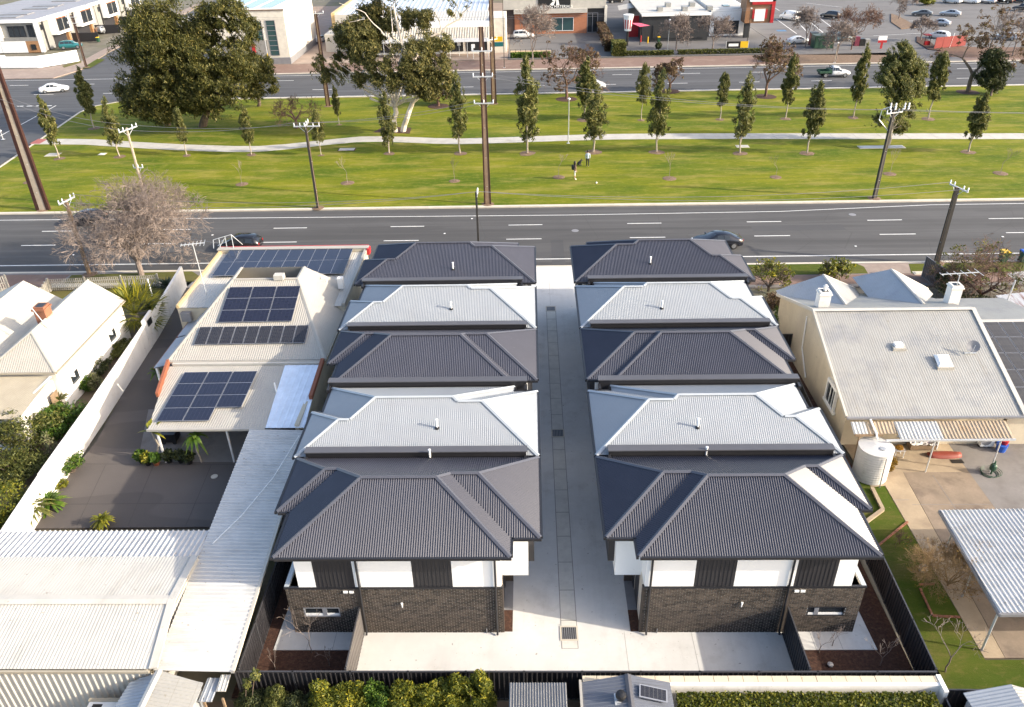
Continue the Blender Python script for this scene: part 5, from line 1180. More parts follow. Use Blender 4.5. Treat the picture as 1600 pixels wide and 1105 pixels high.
bigtree('broad_gum_tree', 'broad bushy young gum with a few orange tips behind the dark right-hand pole', G(1388, 228), 101.5, [(1405, 95, 26, 0), (1425, 110, 22, 0), (1390, 120, 24, -1), (1410, 140, 28, -1), (1435, 140, 18, 0), (1400, 170, 24, -1), (1430, 172, 16, 0), (1365, 190, 14, -1), (1378, 180, 14, 0), (1405, 198, 14, 0), (1412, 75, 14, 0), (1440, 120, 12, 0)], 12000, .24, M['l_young'], M['bark_pale'], 12, .16)
bigtree('dark_gum_tree', 'dark leafy small tree on the lawn near the right edge, beside the brown autumn tree', G(1548, 150), 126, [(1552, 95, 20, 0), (1565, 110, 18, 0), (1540, 120, 16, 0), (1555, 132, 14, 0)], 4500, .28, M['l_shrub'], M['bark'], 13, .2)
# ---- leafless and autumn trees
def baretree(name, label, base, ty, depth, spread, seed, bm, r0=.2, leaf=None, nl=0, ls=.2, kids=(2, 4), up=.12, lean=(0, 0), fork=2, grp=None, sh=(.62, .85), minr=.012, trunk=.2, fl=.3, forkout=.45):
    rs = np.random.RandomState(seed); t = thing(name, label, 'tree', tuple(base), group=grp); h = hgt(base, ty); mb = MB(); ends = []; b = Vector(base)
    top = b + Vector((lean[0], lean[1], h * trunk)); limbs(mb, b, top, r0, r0 * .85, rs, 3, .03, 8)
    for i in range(fork):
        a = 2 * PI * i / fork + rs.uniform(-.4, .4); bare(mb, top, (math.cos(a) * forkout, math.sin(a) * forkout, 1), h * fl, r0 * .7, depth, rs, spread, up, kids, ends, minr, sh)
    mb.build('branches', bm, t)
    if leaf:
        e = np.array(ends); idx = rs.randint(0, len(e), nl); cl = [(e[i] + rs.normal(size=3) * .15, np.array([.3, .3, .25])) for i in idx[:max(20, nl // 12)]]
        V, F = leaves(cl, nl, ls, rs, .2, .2, 1.3); mesh_np('crown', V - np.array(base), F, leaf, t)
    return t
baretree('bare_street_tree', 'large leafless street tree with pale forked trunk and pinkish twigs, left verge', G(221, 430), 262, 7, .62, 21, M['twig'], .28, fork=5, kids=(2, 4), up=.05, minr=.013, trunk=.14, fl=.235, sh=(.68, .88), forkout=.75)
AT = [(885, 155, 55, 22, 'brown leafy tree over the white hatchback on the far road', 3), (1046, 143, 88, 23, 'low spreading brown tree behind two young gums, middle of the reserve', 3), (1196, 151, 52, 24, 'olive brown tree with a dark trunk in front of the red tower', 3), (1512, 144, 12, 25, 'tall half-bare tree with a forked dark trunk near the right edge', 2), (464, 201, 138, 26, 'small leafless tree left of the pole with the white crossarm', 3), (685, 166, 118, 27, 'dark twisted tree behind the white gum', 3)]
for (px, py, ty, sd_, lab, fk) in AT:
    lf = None if px in (464,) else (M['l_autumn'] if px in (885, 1046, 1512) else M['l_olive'] if px == 685 else M['l_autumn'])
    baretree('autumn_tree', lab, G(px, py), ty, 5, .7, sd_, M['twig_brown'] if px != 1512 else M['bark'], .22 if px != 1512 else .34, lf, 2600, .24, (2, 4), .04, fork=fk, sh=(.66, .9), minr=.02, trunk=.22, fl=.24, forkout=.75)
    if py < 170: p = G(px, py); struct('mulch_bed', MB().lathe((p.x, p.y, 0), [(1.7, 0), (1.5, .03), (.2, .05)], 16), M['mulch'])
for (px, py, ty, sd_, lab) in ((832, 104, 22, 41, 'leafless pinkish street tree in front of the orange brick shop wall'), (1056, 79, 30, 42, 'leafless small tree in front of the black restaurant wall, left one'), (1113, 79, 28, 43, 'leafless small tree in front of the white restaurant annexe'), (1258, 74, 20, 44, 'leafless tree beside the green container'), (1330, 78, 14, 45, 'leafless tree right of the green container'), (1404, 30, -8, 46, 'leafless tree on the planted island of the car park'), (1438, 64, 30, 47, 'little leafless tree by the car park entry'), (1582, 88, 22, 48, 'leafless pale-stemmed tree at the far right'), (1306, 96, 40, 49, 'thin leafless tree behind the white utility truck')):
    baretree('bare_small_tree', lab, G(px, py), ty, 5, .65, sd_, M['twig'] if px != 1330 else M['twig_brown'], .13, None, 0, .2, (3, 4), .1, fork=3, sh=(.62, .85), minr=.03, trunk=.3, fl=.3, forkout=.6, grp='leafless trees by the shops')
# ---- shrubs and hedges
def shrub(name, label, cat, c, r, n, size, lm, seed=1, k=9, stems=True, sq=.8, grp=None, asp=1.5):
    rs = np.random.RandomState(seed); b = Vector((c[0], c[1], max(0, c[2] - r[2]) if c[2] - r[2] > .3 else 0)); t = thing(name, label, cat, tuple(b), group=grp); mb = MB(); cl = fuzz((c[0], c[1], c[2]), r, k * 3, rs, (.14, .46), sq)
    for q, _ in cl: limbs(mb, b, q, .035, .01, rs, 3, .08, 4)
    mb.build('stems', M['bark'], t); V, F = leaves(cl, int(n * 1.7), size * .78, rs, .0, .35, asp); mesh_np('foliage', V - np.array(b), F, lm, t); return t
def hedge(name, label, x0, x1, y0, y1, z1, n, size, lm, seed=1, z0=.1, grp=None):
    rs = np.random.RandomState(seed); t = thing(name, label, 'hedge', ((x0 + x1) / 2, (y0 + y1) / 2, 0), group=grp); P = np.stack([rs.uniform(x0, x1, n), rs.uniform(y0, y1, n), rs.uniform(z0, z1, n)], 1)
    q = rs.uniform(size=n); P[q < .55, 2] = z1 + rs.normal(size=(q < .55).sum()) * .04; P[q > .8, 1] = y0 + rs.normal(size=(q > .8).sum()) * .04
    nr = rs.normal(size=(n, 3)) + np.array([0, -.3, .8]); nr /= np.linalg.norm(nr, axis=1)[:, None]; tt = np.cross(nr, rs.normal(size=(n, 3))); tt /= np.linalg.norm(tt, axis=1)[:, None]; bb = np.cross(nr, tt); s = size * rs.uniform(.6, 1.3, size=(n, 1))
    V = np.stack([P - tt * s * .4 - bb * s * .6, P + tt * s * .4 - bb * s * .5, P + tt * s * .4 + bb * s * .6, P - tt * s * .4 + bb * s * .5], 1).reshape(-1, 3) - np.array(t.location); mesh_np('foliage', V, np.arange(len(V)).reshape(-1, 4), lm, t)
    mb = MB(); x = x0 + .2
    while x < x1: mb.tube([(x, (y0 + y1) / 2, 0), (x, (y0 + y1) / 2, z1 - .15)], .02, 4); x += .5
    mb.build('stems', M['bark'], t); return t
hedge('clipped_hedge', 'clipped yellow-green hedge in front of the white-topped wall, bottom right', 5.75, 16.2, 19.0, 20.62, 1.58, 20000, .085, M['l_hedge'], 2)
BH = [(-11.7, 20.5, 1.35, .75, 'l_shrub'), (-10.8, 20.6, 1.5, .7, 'l_olive'), (-9.7, 20.4, 1.3, .75, 'l_shrub'), (-8.6, 20.6, 1.75, .8, 'l_yellow'), (-7.6, 20.65, 1.95, .8, 'l_yellow'), (-6.5, 20.65, 1.85, .8, 'l_green'), (-5.4, 20.65, 1.9, .8, 'l_yellow'), (-4.3, 20.65, 1.9, .8, 'l_yellow'), (-3.2, 20.65, 1.95, .8, 'l_yellow'), (-2.2, 20.7, 2.15, .7, 'l_yellow')]
BL = ['dark green shrub at the left end of the back fence', 'pale olive shrub second from the left end of the back fence', 'low dark green shrub third from the left along the back fence', 'yellow-green shrub below the left mulch bed', 'yellow-green shrub below the grey divider fence', 'mid green shrub right of the divider, before the black back fence', 'yellow-green shrub below the left part of the driveway court', 'yellow-green shrub below the middle of the left brick wall', 'yellow-green shrub last but one before the flat grey shed', 'tallest yellow-green shrub, last before the flat grey shed']
for i, (x, y, z, r, lm) in enumerate(BH):
    shrub('garden_shrub', BL[i], 'shrub', (x, y, z * .62), (r, .7, z * .5), 5200, .09, M[lm], 60 + i, 16, grp='shrubs behind the back fence')
for i, (px, py) in enumerate(((398, 1052), (385, 1066))):
    b = G(px, py + 45); t = thing('tall_weed', 'thin tall seedling in front of the back fence, %s' % ('right one' if i == 0 else 'left one'), 'plant', (b.x, 20.6, 0)); rs = np.random.RandomState(80 + i); p = GY(px, py, 20.6)
    MB().tube([(b.x, 20.6, 0), (p.x, 20.6, p.z)], .015, 4).build('stem', M['bark'], t); V, F = leaves([((p.x, 20.6, p.z - .1), (.16, .16, .3))], 90, .12, rs); mesh_np('foliage', V - np.array(t.location), F, M['l_olive'], t)
hedge('low_hedge', 'low green hedge strip before the orange brick shop', -3.4, 4.2, 161, 162, .8, 2500, .25, M['l_green'], 5)
hedge('low_hedge', 'low clipped hedge in front of the restaurant, left half', 18.5, 28, 161, 162, .7, 2500, .22, M['l_olive'], 6)
hedge('low_hedge', 'low clipped hedge in front of the restaurant, right half', 29, 48, 161.4, 162.4, .7, 3500, .22, M['l_olive'], 7)
hedge('tall_hedge', 'tall brown-green hedge beside the builders entrance', 16.2, 18.8, 160.8, 164.5, 2.4, 3500, .25, M['l_olive'], 8)
hedge('tall_hedge', 'red-tinged hedge running back beside the entrance drive', 15.2, 17.0, 166, 200, 2.2, 4000, .3, M['l_autumn'], 9)
# near street planting
p = G(1203, 440); baretree('budding_tree', 'small tree in yellow bud behind the far right townhouse', G(1200, 455), 402, 4, .7, 51, M['bark'], .12, M['l_yellow'], 900, .16, (3, 4), .08, fork=4, minr=.014, trunk=.12, fl=.3, forkout=.9)
baretree('budding_tree', 'low yellow-budding bush on the grass verge beside the crossing', G(1303, 436), 402, 4, .75, 52, M['bark'], .1, M['l_yellow'], 1100, .16, (3, 4), .05, fork=4, minr=.014, trunk=.12, fl=.3, forkout=1.1)
c = G(1228, 500, .8); shrub('garden_shrub', 'bright green bush in the gap between the right townhouses and the gable house', 'shrub', (c.x, c.y, .9), (.9, 1.6, .9), 1500, .14, M['l_green'], 91)
c = G(1215, 470, .8); shrub('garden_shrub', 'brown-green bush under the budding tree near the road', 'shrub', (c.x, c.y, .8), (1.1, 1.5, .8), 1300, .14, M['l_autumn'], 92)
baretree('tangled_tree', 'tangled leafless garden tree beside the yellow-lidded bin', G(1530, 470), 365, 6, .75, 53, M['twig_brown'], .16, M['l_olive'], 1600, .15, (2, 4), .0, fork=5, minr=.010, trunk=.1, fl=.25, sh=(.7, .92), forkout=1.1)
c = G(1492, 440, 1.0); shrub('garden_shrub', 'dense dark round shrub behind the right-hand chimney', 'shrub', (c.x, c.y, 1.1), (1.7, 1.6, 1.1), 3000, .13, M['l_shrub'], 93, 12)
c = G(1545, 480, .6); shrub('garden_shrub', 'dark undergrowth below the tangled tree at the right edge', 'shrub', (c.x, c.y, .6), (2.2, 2.0, .6), 2000, .14, M['l_shrub'], 94)
# back garden on the right
b = G(1480, 915); baretree('garden_bush', 'leafless golden-brown bush on the lawn beside the right carport', b, 855, 5, .6, 54, M['twig_gold'], .05, M['l_gold'], 900, .05, (3, 5), .1, fork=6, minr=.006, trunk=.05, fl=.36, sh=(.6, .85), forkout=.8)
b = G(1477, 1050); baretree('garden_sapling', 'thin bare sapling near the bottom of the right lawn', b, 985, 4, .6, 55, M['twig'], .035, None, 0, .1, (2, 3), .2, fork=2, minr=.007, trunk=.35, fl=.3)
b = G(1405, 850); baretree('garden_sapling', 'tiny dark twiggy plant on the lawn beside the right townhouse roof', b, 832, 3, .7, 56, M['twig_brown'], .025, None, 0, .1, (3, 4), .1, fork=4, minr=.006, trunk=.1, fl=.4)
c = G(1391, 725, .5); shrub('garden_shrub', 'golden orange shrub beside the round water tank', 'shrub', (c.x, c.y, .5), (.42, .42, .5), 900, .09, M['l_gold'], 95)
for i, (px, py, ty) in enumerate(((487, 1020, 958), (430, 1045, 1018), (515, 1040, 1015), (1300, 1010, 985), (1280, 1020, 988), (1375, 1040, 1000))):
    b = G(px, py); baretree('bare_twig_plant', ('new bare twig planting in the left mulch bed, %s' % ('against the patio', 'at the far left', 'beside the grey divider')[i]) if i < 3 else 'new bare twig planting in the right mulch bed, %s' % ('on the patio edge', 'beside the dark divider', 'near the side fence')[i - 3], b, ty, 3, .5, 60 + i, M['twig'], .02, None, 0, .1, (2, 3), .3, fork=2, minr=.006, trunk=.3, fl=.3, grp='bare twigs in the mulch')
# left garden
def palm(name, label, b, h, L_, n, lm, seed, w=.5, trunk=True, droop=.9, fan=False, tr=.12):
    rs = np.random.RandomState(seed); t = thing(name, label, 'palm' if h > .8 else 'plant', tuple(b)); b = Vector(b)
    if trunk: mb = MB(); limbs(mb, b, b + Vector((rs.normal() * .1, rs.normal() * .1, h)), tr, tr * .8, rs, 4, .03, 7); mb.build('trunk', M['bark_pale'], t)
    for i in range(n):
        a = rs.uniform(0, 2 * PI); el = rs.uniform(-.2, 1.25); d = Vector((math.cos(a) * math.cos(el), math.sin(a) * math.cos(el), math.sin(el))); s = d.cross(Vector((0, 0, 1))).normalized(); p = b + Vector((0, 0, h)); mb = MB(); L2 = L_ * rs.uniform(.75, 1.1); P0 = None
        if fan:
            q = p + d * L2 * .55 + Vector((0, 0, -.1)); mb.bar(p, q, .02)
            for k in range(9):
                an = (k - 4) * .3; dv = (d * math.cos(an) + s * math.sin(an)).normalized(); e = q + dv * L2 * .5 + Vector((0, 0, -.18 * abs(k - 4) / 4 - .1)); m_ = (q + e) / 2; o = d.cross(dv).normalized() if abs(k - 4) > 0 else Vector((0, 0, 1)); sd2 = dv.cross(Vector((0, 0, 1))).normalized() * .06; mb.add([q, m_ + sd2, e, m_ - sd2], [(0, 1, 2, 3)])
        else:
            pts = []
            for k in range(6): f = k / 5; pts.append(p + d * L2 * f + Vector((0, 0, -droop * L2 * f * f * .5)))
            ws = [.02, w * .06, w * .09, w * .08, w * .05, .004]
            for k in range(5): mb.add([pts[k] - s * ws[k], pts[k] + s * ws[k], pts[k + 1] + s * ws[k + 1], pts[k + 1] - s * ws[k + 1]], [(0, 1, 2, 3)])
        mb.build('frond', lm, t)
    return t
palm('fan_palm', 'bushy yellow-green fan palm between the white cottage and the boundary wall', G(219, 515), 1.5, 2.9, 70, M['l_yellow'], 5, fan=True, tr=.24)
palm('agave', 'blue-green spiky plant behind the fan palm', G(240, 495), .6, 1.5, 36, M['l_agave'], 6, w=1.2, droop=.2, trunk=False)
palm('agave', 'dark spiky plant beside the end of the white wall at the street', G(263, 455), .5, 1.2, 40, M['l_agave'], 7, w=.9, droop=.2, trunk=False)
palm('potted_palm', 'thin palm with bowed stem at the left corner of the lean-to roof', G(250, 722), 2.3, 1.3, 14, M['l_yellow'], 8, w=1.1, tr=.07)
palm('potted_palm', 'drooping palm under the edge of the lean-to roof, right one', G(315, 722), 1.9, 1.1, 26, M['l_green'], 9, w=1.0, droop=1.8, tr=.06)
palm('potted_palm', 'small palm beside the cream post of the left drive awning', G(250, 598), .9, .9, 16, M['l_green'], 10, w=1.0, tr=.05)
palm('strap_plant', 'strappy yellow-green plant leaning over the lower end of the white wall', G(50, 808), .7, 1.8, 80, M['l_olive'], 11, w=.8, trunk=False)
palm('strap_plant', 'bright green strappy clump on the drive side of the white wall', G(80, 792), .4, 1.1, 90, M['l_green'], 12, w=.8, trunk=False)
palm('strap_plant', 'small yellow-green clump at the edge of the ribbed shed awning', G(163, 822), .5, .7, 60, M['l_yellow'], 13, w=.8, trunk=False)
palm('bottlebrush_palm', 'spiky plant with an orange flower head beside the cottage side wall', G(100, 650), 1.2, 1.0, 40, M['l_olive'], 14, w=.9, droop=.5)
for i, (px, py, rx, ry, h, lm, lab, n, sz) in enumerate(((30, 668, 3.2, 2.4, 2.5, 'l_olive', 'loose olive shrub filling the left garden below the cottage', 5000, .15), (88, 655, 1.7, 1.8, 2.0, 'l_green', 'green shrub between the cottage and the white wall', 2500, .14), (25, 728, 2.2, 2.0, 1.9, 'l_olive', 'low olive shrub in the left garden beside the white wall', 3000, .14), (-2, 795, 1.7, 1.9, 2.3, 'l_yellow', 'bright yellow-green conifer at the left edge', 3500, .10), (150, 575, .9, 1.6, 1.0, 'l_shrub', 'dark shrub at the foot of the cottage wall', 1400, .13), (128, 600, .9, .9, 1.0, 'l_green', 'green shrub on the garden side of the white wall', 1200, .13), (150, 597, .6, .6, 1.1, 'l_cream', 'pale cream-flowered shrub by the white wall', 900, .1), (187, 545, .8, 1.6, .9, 'l_olive', 'small olive shrub near the fan palm', 1200, .13), (112, 725, .6, 1.1, 1.0, 'l_green', 'little green creeper on the drive side of the wall', 600, .12), (95, 757, .4, .5, .5, 'l_yellow', 'little yellow-green creeper at the foot of the wall', 400, .1), (80, 700, .35, .35, 2.3, 'l_cream', 'dry grassy tuft on top of the white wall', 250, .1))):
    c = G(px, py, h * .55); shrub('garden_shrub', lab, 'shrub', (c.x, c.y, h * .55), (rx, ry, h * .55), n, sz, M[lm], 110 + i, 11)
for i, (px, py, lm, pot) in enumerate(((222, 722, 'l_green', 0), (232, 726, 'l_yellow', 1), (265, 722, 'l_shrub', 1), (283, 722, 'l_shrub', 0), (297, 724, 'l_shrub', 0), (245, 726, 'l_green', 1))):
    c = G(px, py); t = thing('potted_plant', ('green potted plant at the left end of the pots below the lean-to', 'yellow-green potted plant in front of the bowed palm stem', 'dark potted plant right of the bowed palm stem', 'dark potted plant in the middle of the row of pots', 'dark potted plant next to the drooping palm', 'small green plant in a terracotta pot by the bowed palm')[i], 'potted plant', tuple(c), group='pots beside the lean-to')
    MB().lathe(c, [(.16, 0), (.2, .28), (.17, .28), (.16, .24)], 12).build('pot', M['terracotta'] if px == 245 else M['black'], t); V, F = leaves([((0, 0, .55), (.35, .35, .32))], 260, .16, np.random.RandomState(140 + i)); mesh_np('foliage', V, F, M[lm], t)
# ================================================================ STOBIE POLES (two steel rails with concrete between) AND OTHER POLES
ZV = Vector((0, 0, 1))
def rail_pole(label, b, h, w0=.62, w1=.3, th=.2, rot=0., steel='rust', conc='pole_conc', arms=(), grp='power poles', rw=.10, zoff=0.):
    """arms: (z, half length, direction angle, kind)"""
    t = thing('power_pole', label, 'pole', tuple(b), group=grp); b = Vector(b); u = Vector((math.cos(rot), math.sin(rot), 0)); v = Vector((-u.y, u.x, 0))
    def slabm(name, off0, off1, wa, wb, d, m):
        mb = MB(); p0, p1 = b + u * off0, b + u * off1 + ZV * h
        mb.add([p0 - u * wa / 2 - v * d / 2, p0 + u * wa / 2 - v * d / 2, p0 + u * wa / 2 + v * d / 2, p0 - u * wa / 2 + v * d / 2, p1 - u * wb / 2 - v * d / 2, p1 + u * wb / 2 - v * d / 2, p1 + u * wb / 2 + v * d / 2, p1 - u * wb / 2 + v * d / 2], [(3, 2, 1, 0), (4, 5, 6, 7), (0, 1, 5, 4), (1, 2, 6, 5), (2, 3, 7, 6), (3, 0, 4, 7)]); mb.build(name, m, t)
    slabm('concrete_core', 0, 0, w0 - rw * 1.2, w1 - rw * 1.0, th * .8, M[conc])
    for s in (-1, 1): slabm('steel_rail', s * w0 / 2, s * w1 / 2, rw, rw * .8, th, M[steel])
    k = 2.
    while k < h - 1: 
        MB().bar(b + ZV * k - v * th * .6, b + ZV * k + v * th * .6, .05).build('bolt', M['galv'], t); k += 3.1
    for (z, L_, a, kind) in arms:
        d = Vector((math.cos(a), math.sin(a), 0)); c = b + ZV * z + v * -.12
        MB().bar(c - d * L_, c + d * L_, .11, .11).build('crossarm', M['galv'], t)
        for q in ((-.95, -.5, .5, .95) if kind == 4 else (-.95, 0, .95)):
            e = c + d * L_ * q; MB().lathe(e + ZV * .05, [(.03, 0), (.06, .06), (.04, .1), (.07, .16), (.04, .2), (.06, .27), (.02, .32)], 8).build('insulator', M['insul'], t)
        for s in (-.6, .6): MB().bar(c + d * L_ * s, b + ZV * (z - .7), .04).build('brace', M['galv'], t)
    MB().lathe((b.x, b.y, 0), [(.7, 0), (.6, .03), (.2, .05)], 12).build('mulch_ring', M['mulch_pale'], t)
    return t
WIRES = []
b = G(68, 328); rail_pole('tall brown double-rail power pole leaning across the left edge of the picture', b, 17.5, 1.15, .6, .34, 0, 'rust', 'pole_conc', (), rw=.36); PL = [b]
b = G(232, 327); h = hgt(b, 200); tq = rail_pole('slim cream pole with a wide white crossarm behind the bare street tree', b, h, .26, .16, .14, PI / 2, 'pole_conc', 'pole_conc', ((h - .15, 1.25, PI / 2 - .35, 4), (h - 4.2, .5, 0, 3)), rw=.07); HP2 = (b, h)
b = G(497, 325); h = hgt(b, 196); rail_pole('dark pole topped by a white crossarm, left of the townhouse rooftops', b, h, .34, .22, .22, PI / 2, 'pole_dark', 'pole_tan', ((h - .1, 1.35, 0, 4), (h + .1, .8, PI / 2, 3)), rw=.1); HP3 = (b, h)
b = G(762, 319); h = hgt(b, 42); rail_pole('tallest double-rail power pole in the middle, brown rails and three crossarms', b, h, .62, .34, .24, 0, 'rust', 'pole_tan', ((h - 2.2, 1.0, 0, 3), (h - 4.6, 1.0, 0, 3), (h - 7.2, 1.0, 0, 3)), rw=.15); HP4 = (b, h)
b = G(1366, 310); h = hgt(b, 168); tq = rail_pole('dark power pole with a curved bracket and white insulators, right side of the reserve', b, h, .38, .24, .24, .5, 'pole_dark', 'pole_dark', ((h - .5, 1.0, .35, 4),), rw=.12); HP5 = (b, h)
mb = MB(); mb.tube([b + ZV * (h - 2.4) + Vector((-.1, 0, 0)), b + ZV * (h - 1.2) + Vector((-1.3, 0, 0)), b + ZV * (h - .2) + Vector((-1.2, 0, 0)), b + ZV * (h + .1) + Vector((-.3, 0, 0))], .05, 6); mb.build('curved_bracket', M['galv'], tq)
for q in (-.5, .0, .9, 1.3): MB().lathe(b + ZV * (h - .2) + Vector((q, -.2, 0)), [(.04, 0), (.1, .1), (.06, .2), (.11, .3), (.06, .4), (.09, .55), (.03, .7)], 8).build('insulator', M['insul'], tq)
b = G(1463, 411); h = hgt(b, 293); rail_pole('dark pole on the near verge at the right with a slanted white crossarm', b, h, .34, .24, .3, PI / 2, 'pole_dark', 'pole_tan', ((h - .05, 1.1, PI / 2 + .25, 4),), rw=.11); HP6 = (b, h)
b = G(140, 429); h = hgt(b, 312); rail_pole('thin tan pole on the near verge in front of the bare street tree', b, h, .26, .18, .22, PI / 2, 'pole_tan', 'pole_tan', ((h - .1, 1.0, PI / 2 - .2, 4),), rw=.08); HP7 = (b, h)
b = Vector((-4.55, 64.7, 0)); h = hgt(b, 300); rail_pole('slim dark pole rising behind the far left townhouse roof', b, h, .2, .16, .16, PI / 2, 'pole_dark', 'pole_tan', ((h - .1, .3, PI / 2, 3),), rw=.07); HP8 = (b, h)
b = G(772, 162); h = 20.; rail_pole('tall double-rail pole beside the far road, right behind the tallest one', b, h, .66, .4, .24, 0, 'rust', 'pole_tan', ((9.4, .9, .6, 3),), rw=.17); HP9 = (b, h)
b = G(513, 166); h = hgt(b, 20); rail_pole('brown double-rail pole half hidden by the left side of the white gum', b, h, .55, .35, .2, 0, 'rust', 'pole_tan', ((h - .1, 1.2, .2, 3),), rw=.14)
b = G(135, 105); h = hgt(b, 24); rail_pole('brown pole with crossarms at the corner of the white townhouses', b, h, .34, .22, .2, 0, 'rust', 'pole_tan', ((h - .3, 1.1, .1, 4), (h - 1.4, 1.1, .1, 4)), rw=.1)
def lamp_post(label, b, h, m='galv', arm=None, band=False, r=.07, flood=False):
    t = thing('lamp_post', label, 'lamp post', tuple(b), group='lamp posts'); b = Vector(b); MB().tube([b, b + ZV * h], [r, r * .7], 8).build('pole', M[m], t); B('base_plate', M['galv'], t, b.x - .2, b.x + .2, b.y - .2, b.y + .2, 0, .03)
    tp = b + ZV * h
    if arm: MB().tube([tp, tp + Vector((arm[0] * .5, arm[1] * .5, .25)), tp + Vector((arm[0], arm[1], .3))], .035, 6).build('arm', M[m], t); tp = tp + Vector((arm[0], arm[1], .3))
    MB().lathe(tp - ZV * .02, [(.05, 0), (.16, .05), (.2, .14), (.14, .22), (.03, .25)], 12).build('lamp_head', M['white'], t)
    if band: MB().tube([b + ZV * .4, b + ZV * 2.4], r * 1.25, 8).build('yellow_band', M['yellow'], t)
    return t
b = G(888, 224); lamp_post('slim white lamp post beside the reserve path behind the two people', b, hgt(b, 156))
b = G(421, 104); lamp_post('pale street lamp with a yellow base band in front of the cream building', b, hgt(b, 36), arm=(-.8, 0), band=True)
b = G(1350, 56); lamp_post('dark lamp post with a small banner in the car park at the right', G(1553, 58), hgt(G(1553, 58), 2), 'pole_dark')
b = G(1345, 58); lamp_post('dark post beside the red tower of the restaurant', G(1166, 77), hgt(G(1166, 77), 14), 'pole_dark')
b = G(1095, 90); lamp_post('thin pale post in front of the black restaurant wall', G(1043, 80), hgt(G(1043, 80), 32))
b = G(788, 106); lamp_post('slim dark post before the shop corner, right of the tall poles', b, hgt(b, -2), 'pole_dark')
lamp_post('pale concrete pole behind the green utility tray', G(1304, 98), hgt(G(1304, 98), 68), 'pole_conc')
lamp_post('small white marker lamp on the side street centre line at the left edge', G(5, 218), 1.1)
def span(label, p, q, sag=.5, r=.018):
    p, q = Vector(p), Vector(q); pts = [p.lerp(q, i / 14) - ZV * sag * 4 * (i / 14) * (1 - i / 14) for i in range(15)]
    mb = MB().tube(pts, r, 4); mb.build('overhead_wire', M['wire'], label=label, cat='wire', group='overhead wires')
A = lambda hp, dx, dz=0: hp[0] + Vector((dx, -.12, hp[1] + dz))
for nm, dx in (('left', -1.2), ('right', 1.2)):
    span('overhead wire from the slim cream pole to the white-crossarm pole, %s one' % nm, A(HP2, 0, .1) + Vector((0, dx * .8, 0)), A(HP3, dx, .3), .5)
    span('overhead wire from the white-crossarm pole to the tallest pole, %s one' % nm, A(HP3, dx, .3), A(HP4, dx * .8, -7), .5)
    span('overhead wire from the tallest pole to the dark right-hand pole, %s one' % nm, A(HP4, dx * .8, -4.4), A(HP5, dx * .8, -.2), .9)
    span('overhead wire running right from the dark right-hand pole, %s one' % nm, A(HP5, dx * .8, -.2), A(HP5, dx * .8, -.2) + Vector((60, 1, 0)), .9)
    span('near verge wire from the slim dark pole to the right verge pole, %s one' % nm, A(HP8, 0, .1), A(HP6, 0, .2) + Vector((0, dx * .8, 0)), .9)
    span('near verge wire from the tan pole to the slim dark pole, %s one' % nm, A(HP7, 0, .2) + Vector((0, dx * .8, 0)), A(HP8, 0, .05), .9)
    span('overhead wire across the shop fronts beyond the far road, %s one' % nm, (-60, 155 + dx, 9.2), (46, 155 + dx, 9.0), .9, .016)
    span('overhead wire across the car park beyond the far road, %s one' % nm, (46, 155 + dx, 9.0), (130, 155 + dx, 9.2), .9, .016)
    span('overhead wire from the left-edge pole to the slim cream pole, %s one' % nm, PL[0] + Vector((dx * .5, -.2, 12)), A(HP2, 0, .1) + Vector((0, dx * .8, 0)), .5)
span('service wire from the slim dark pole down to the shop house roof', A(HP7, 0, -.4), (-25.4, 60.4, 4.7), .5)

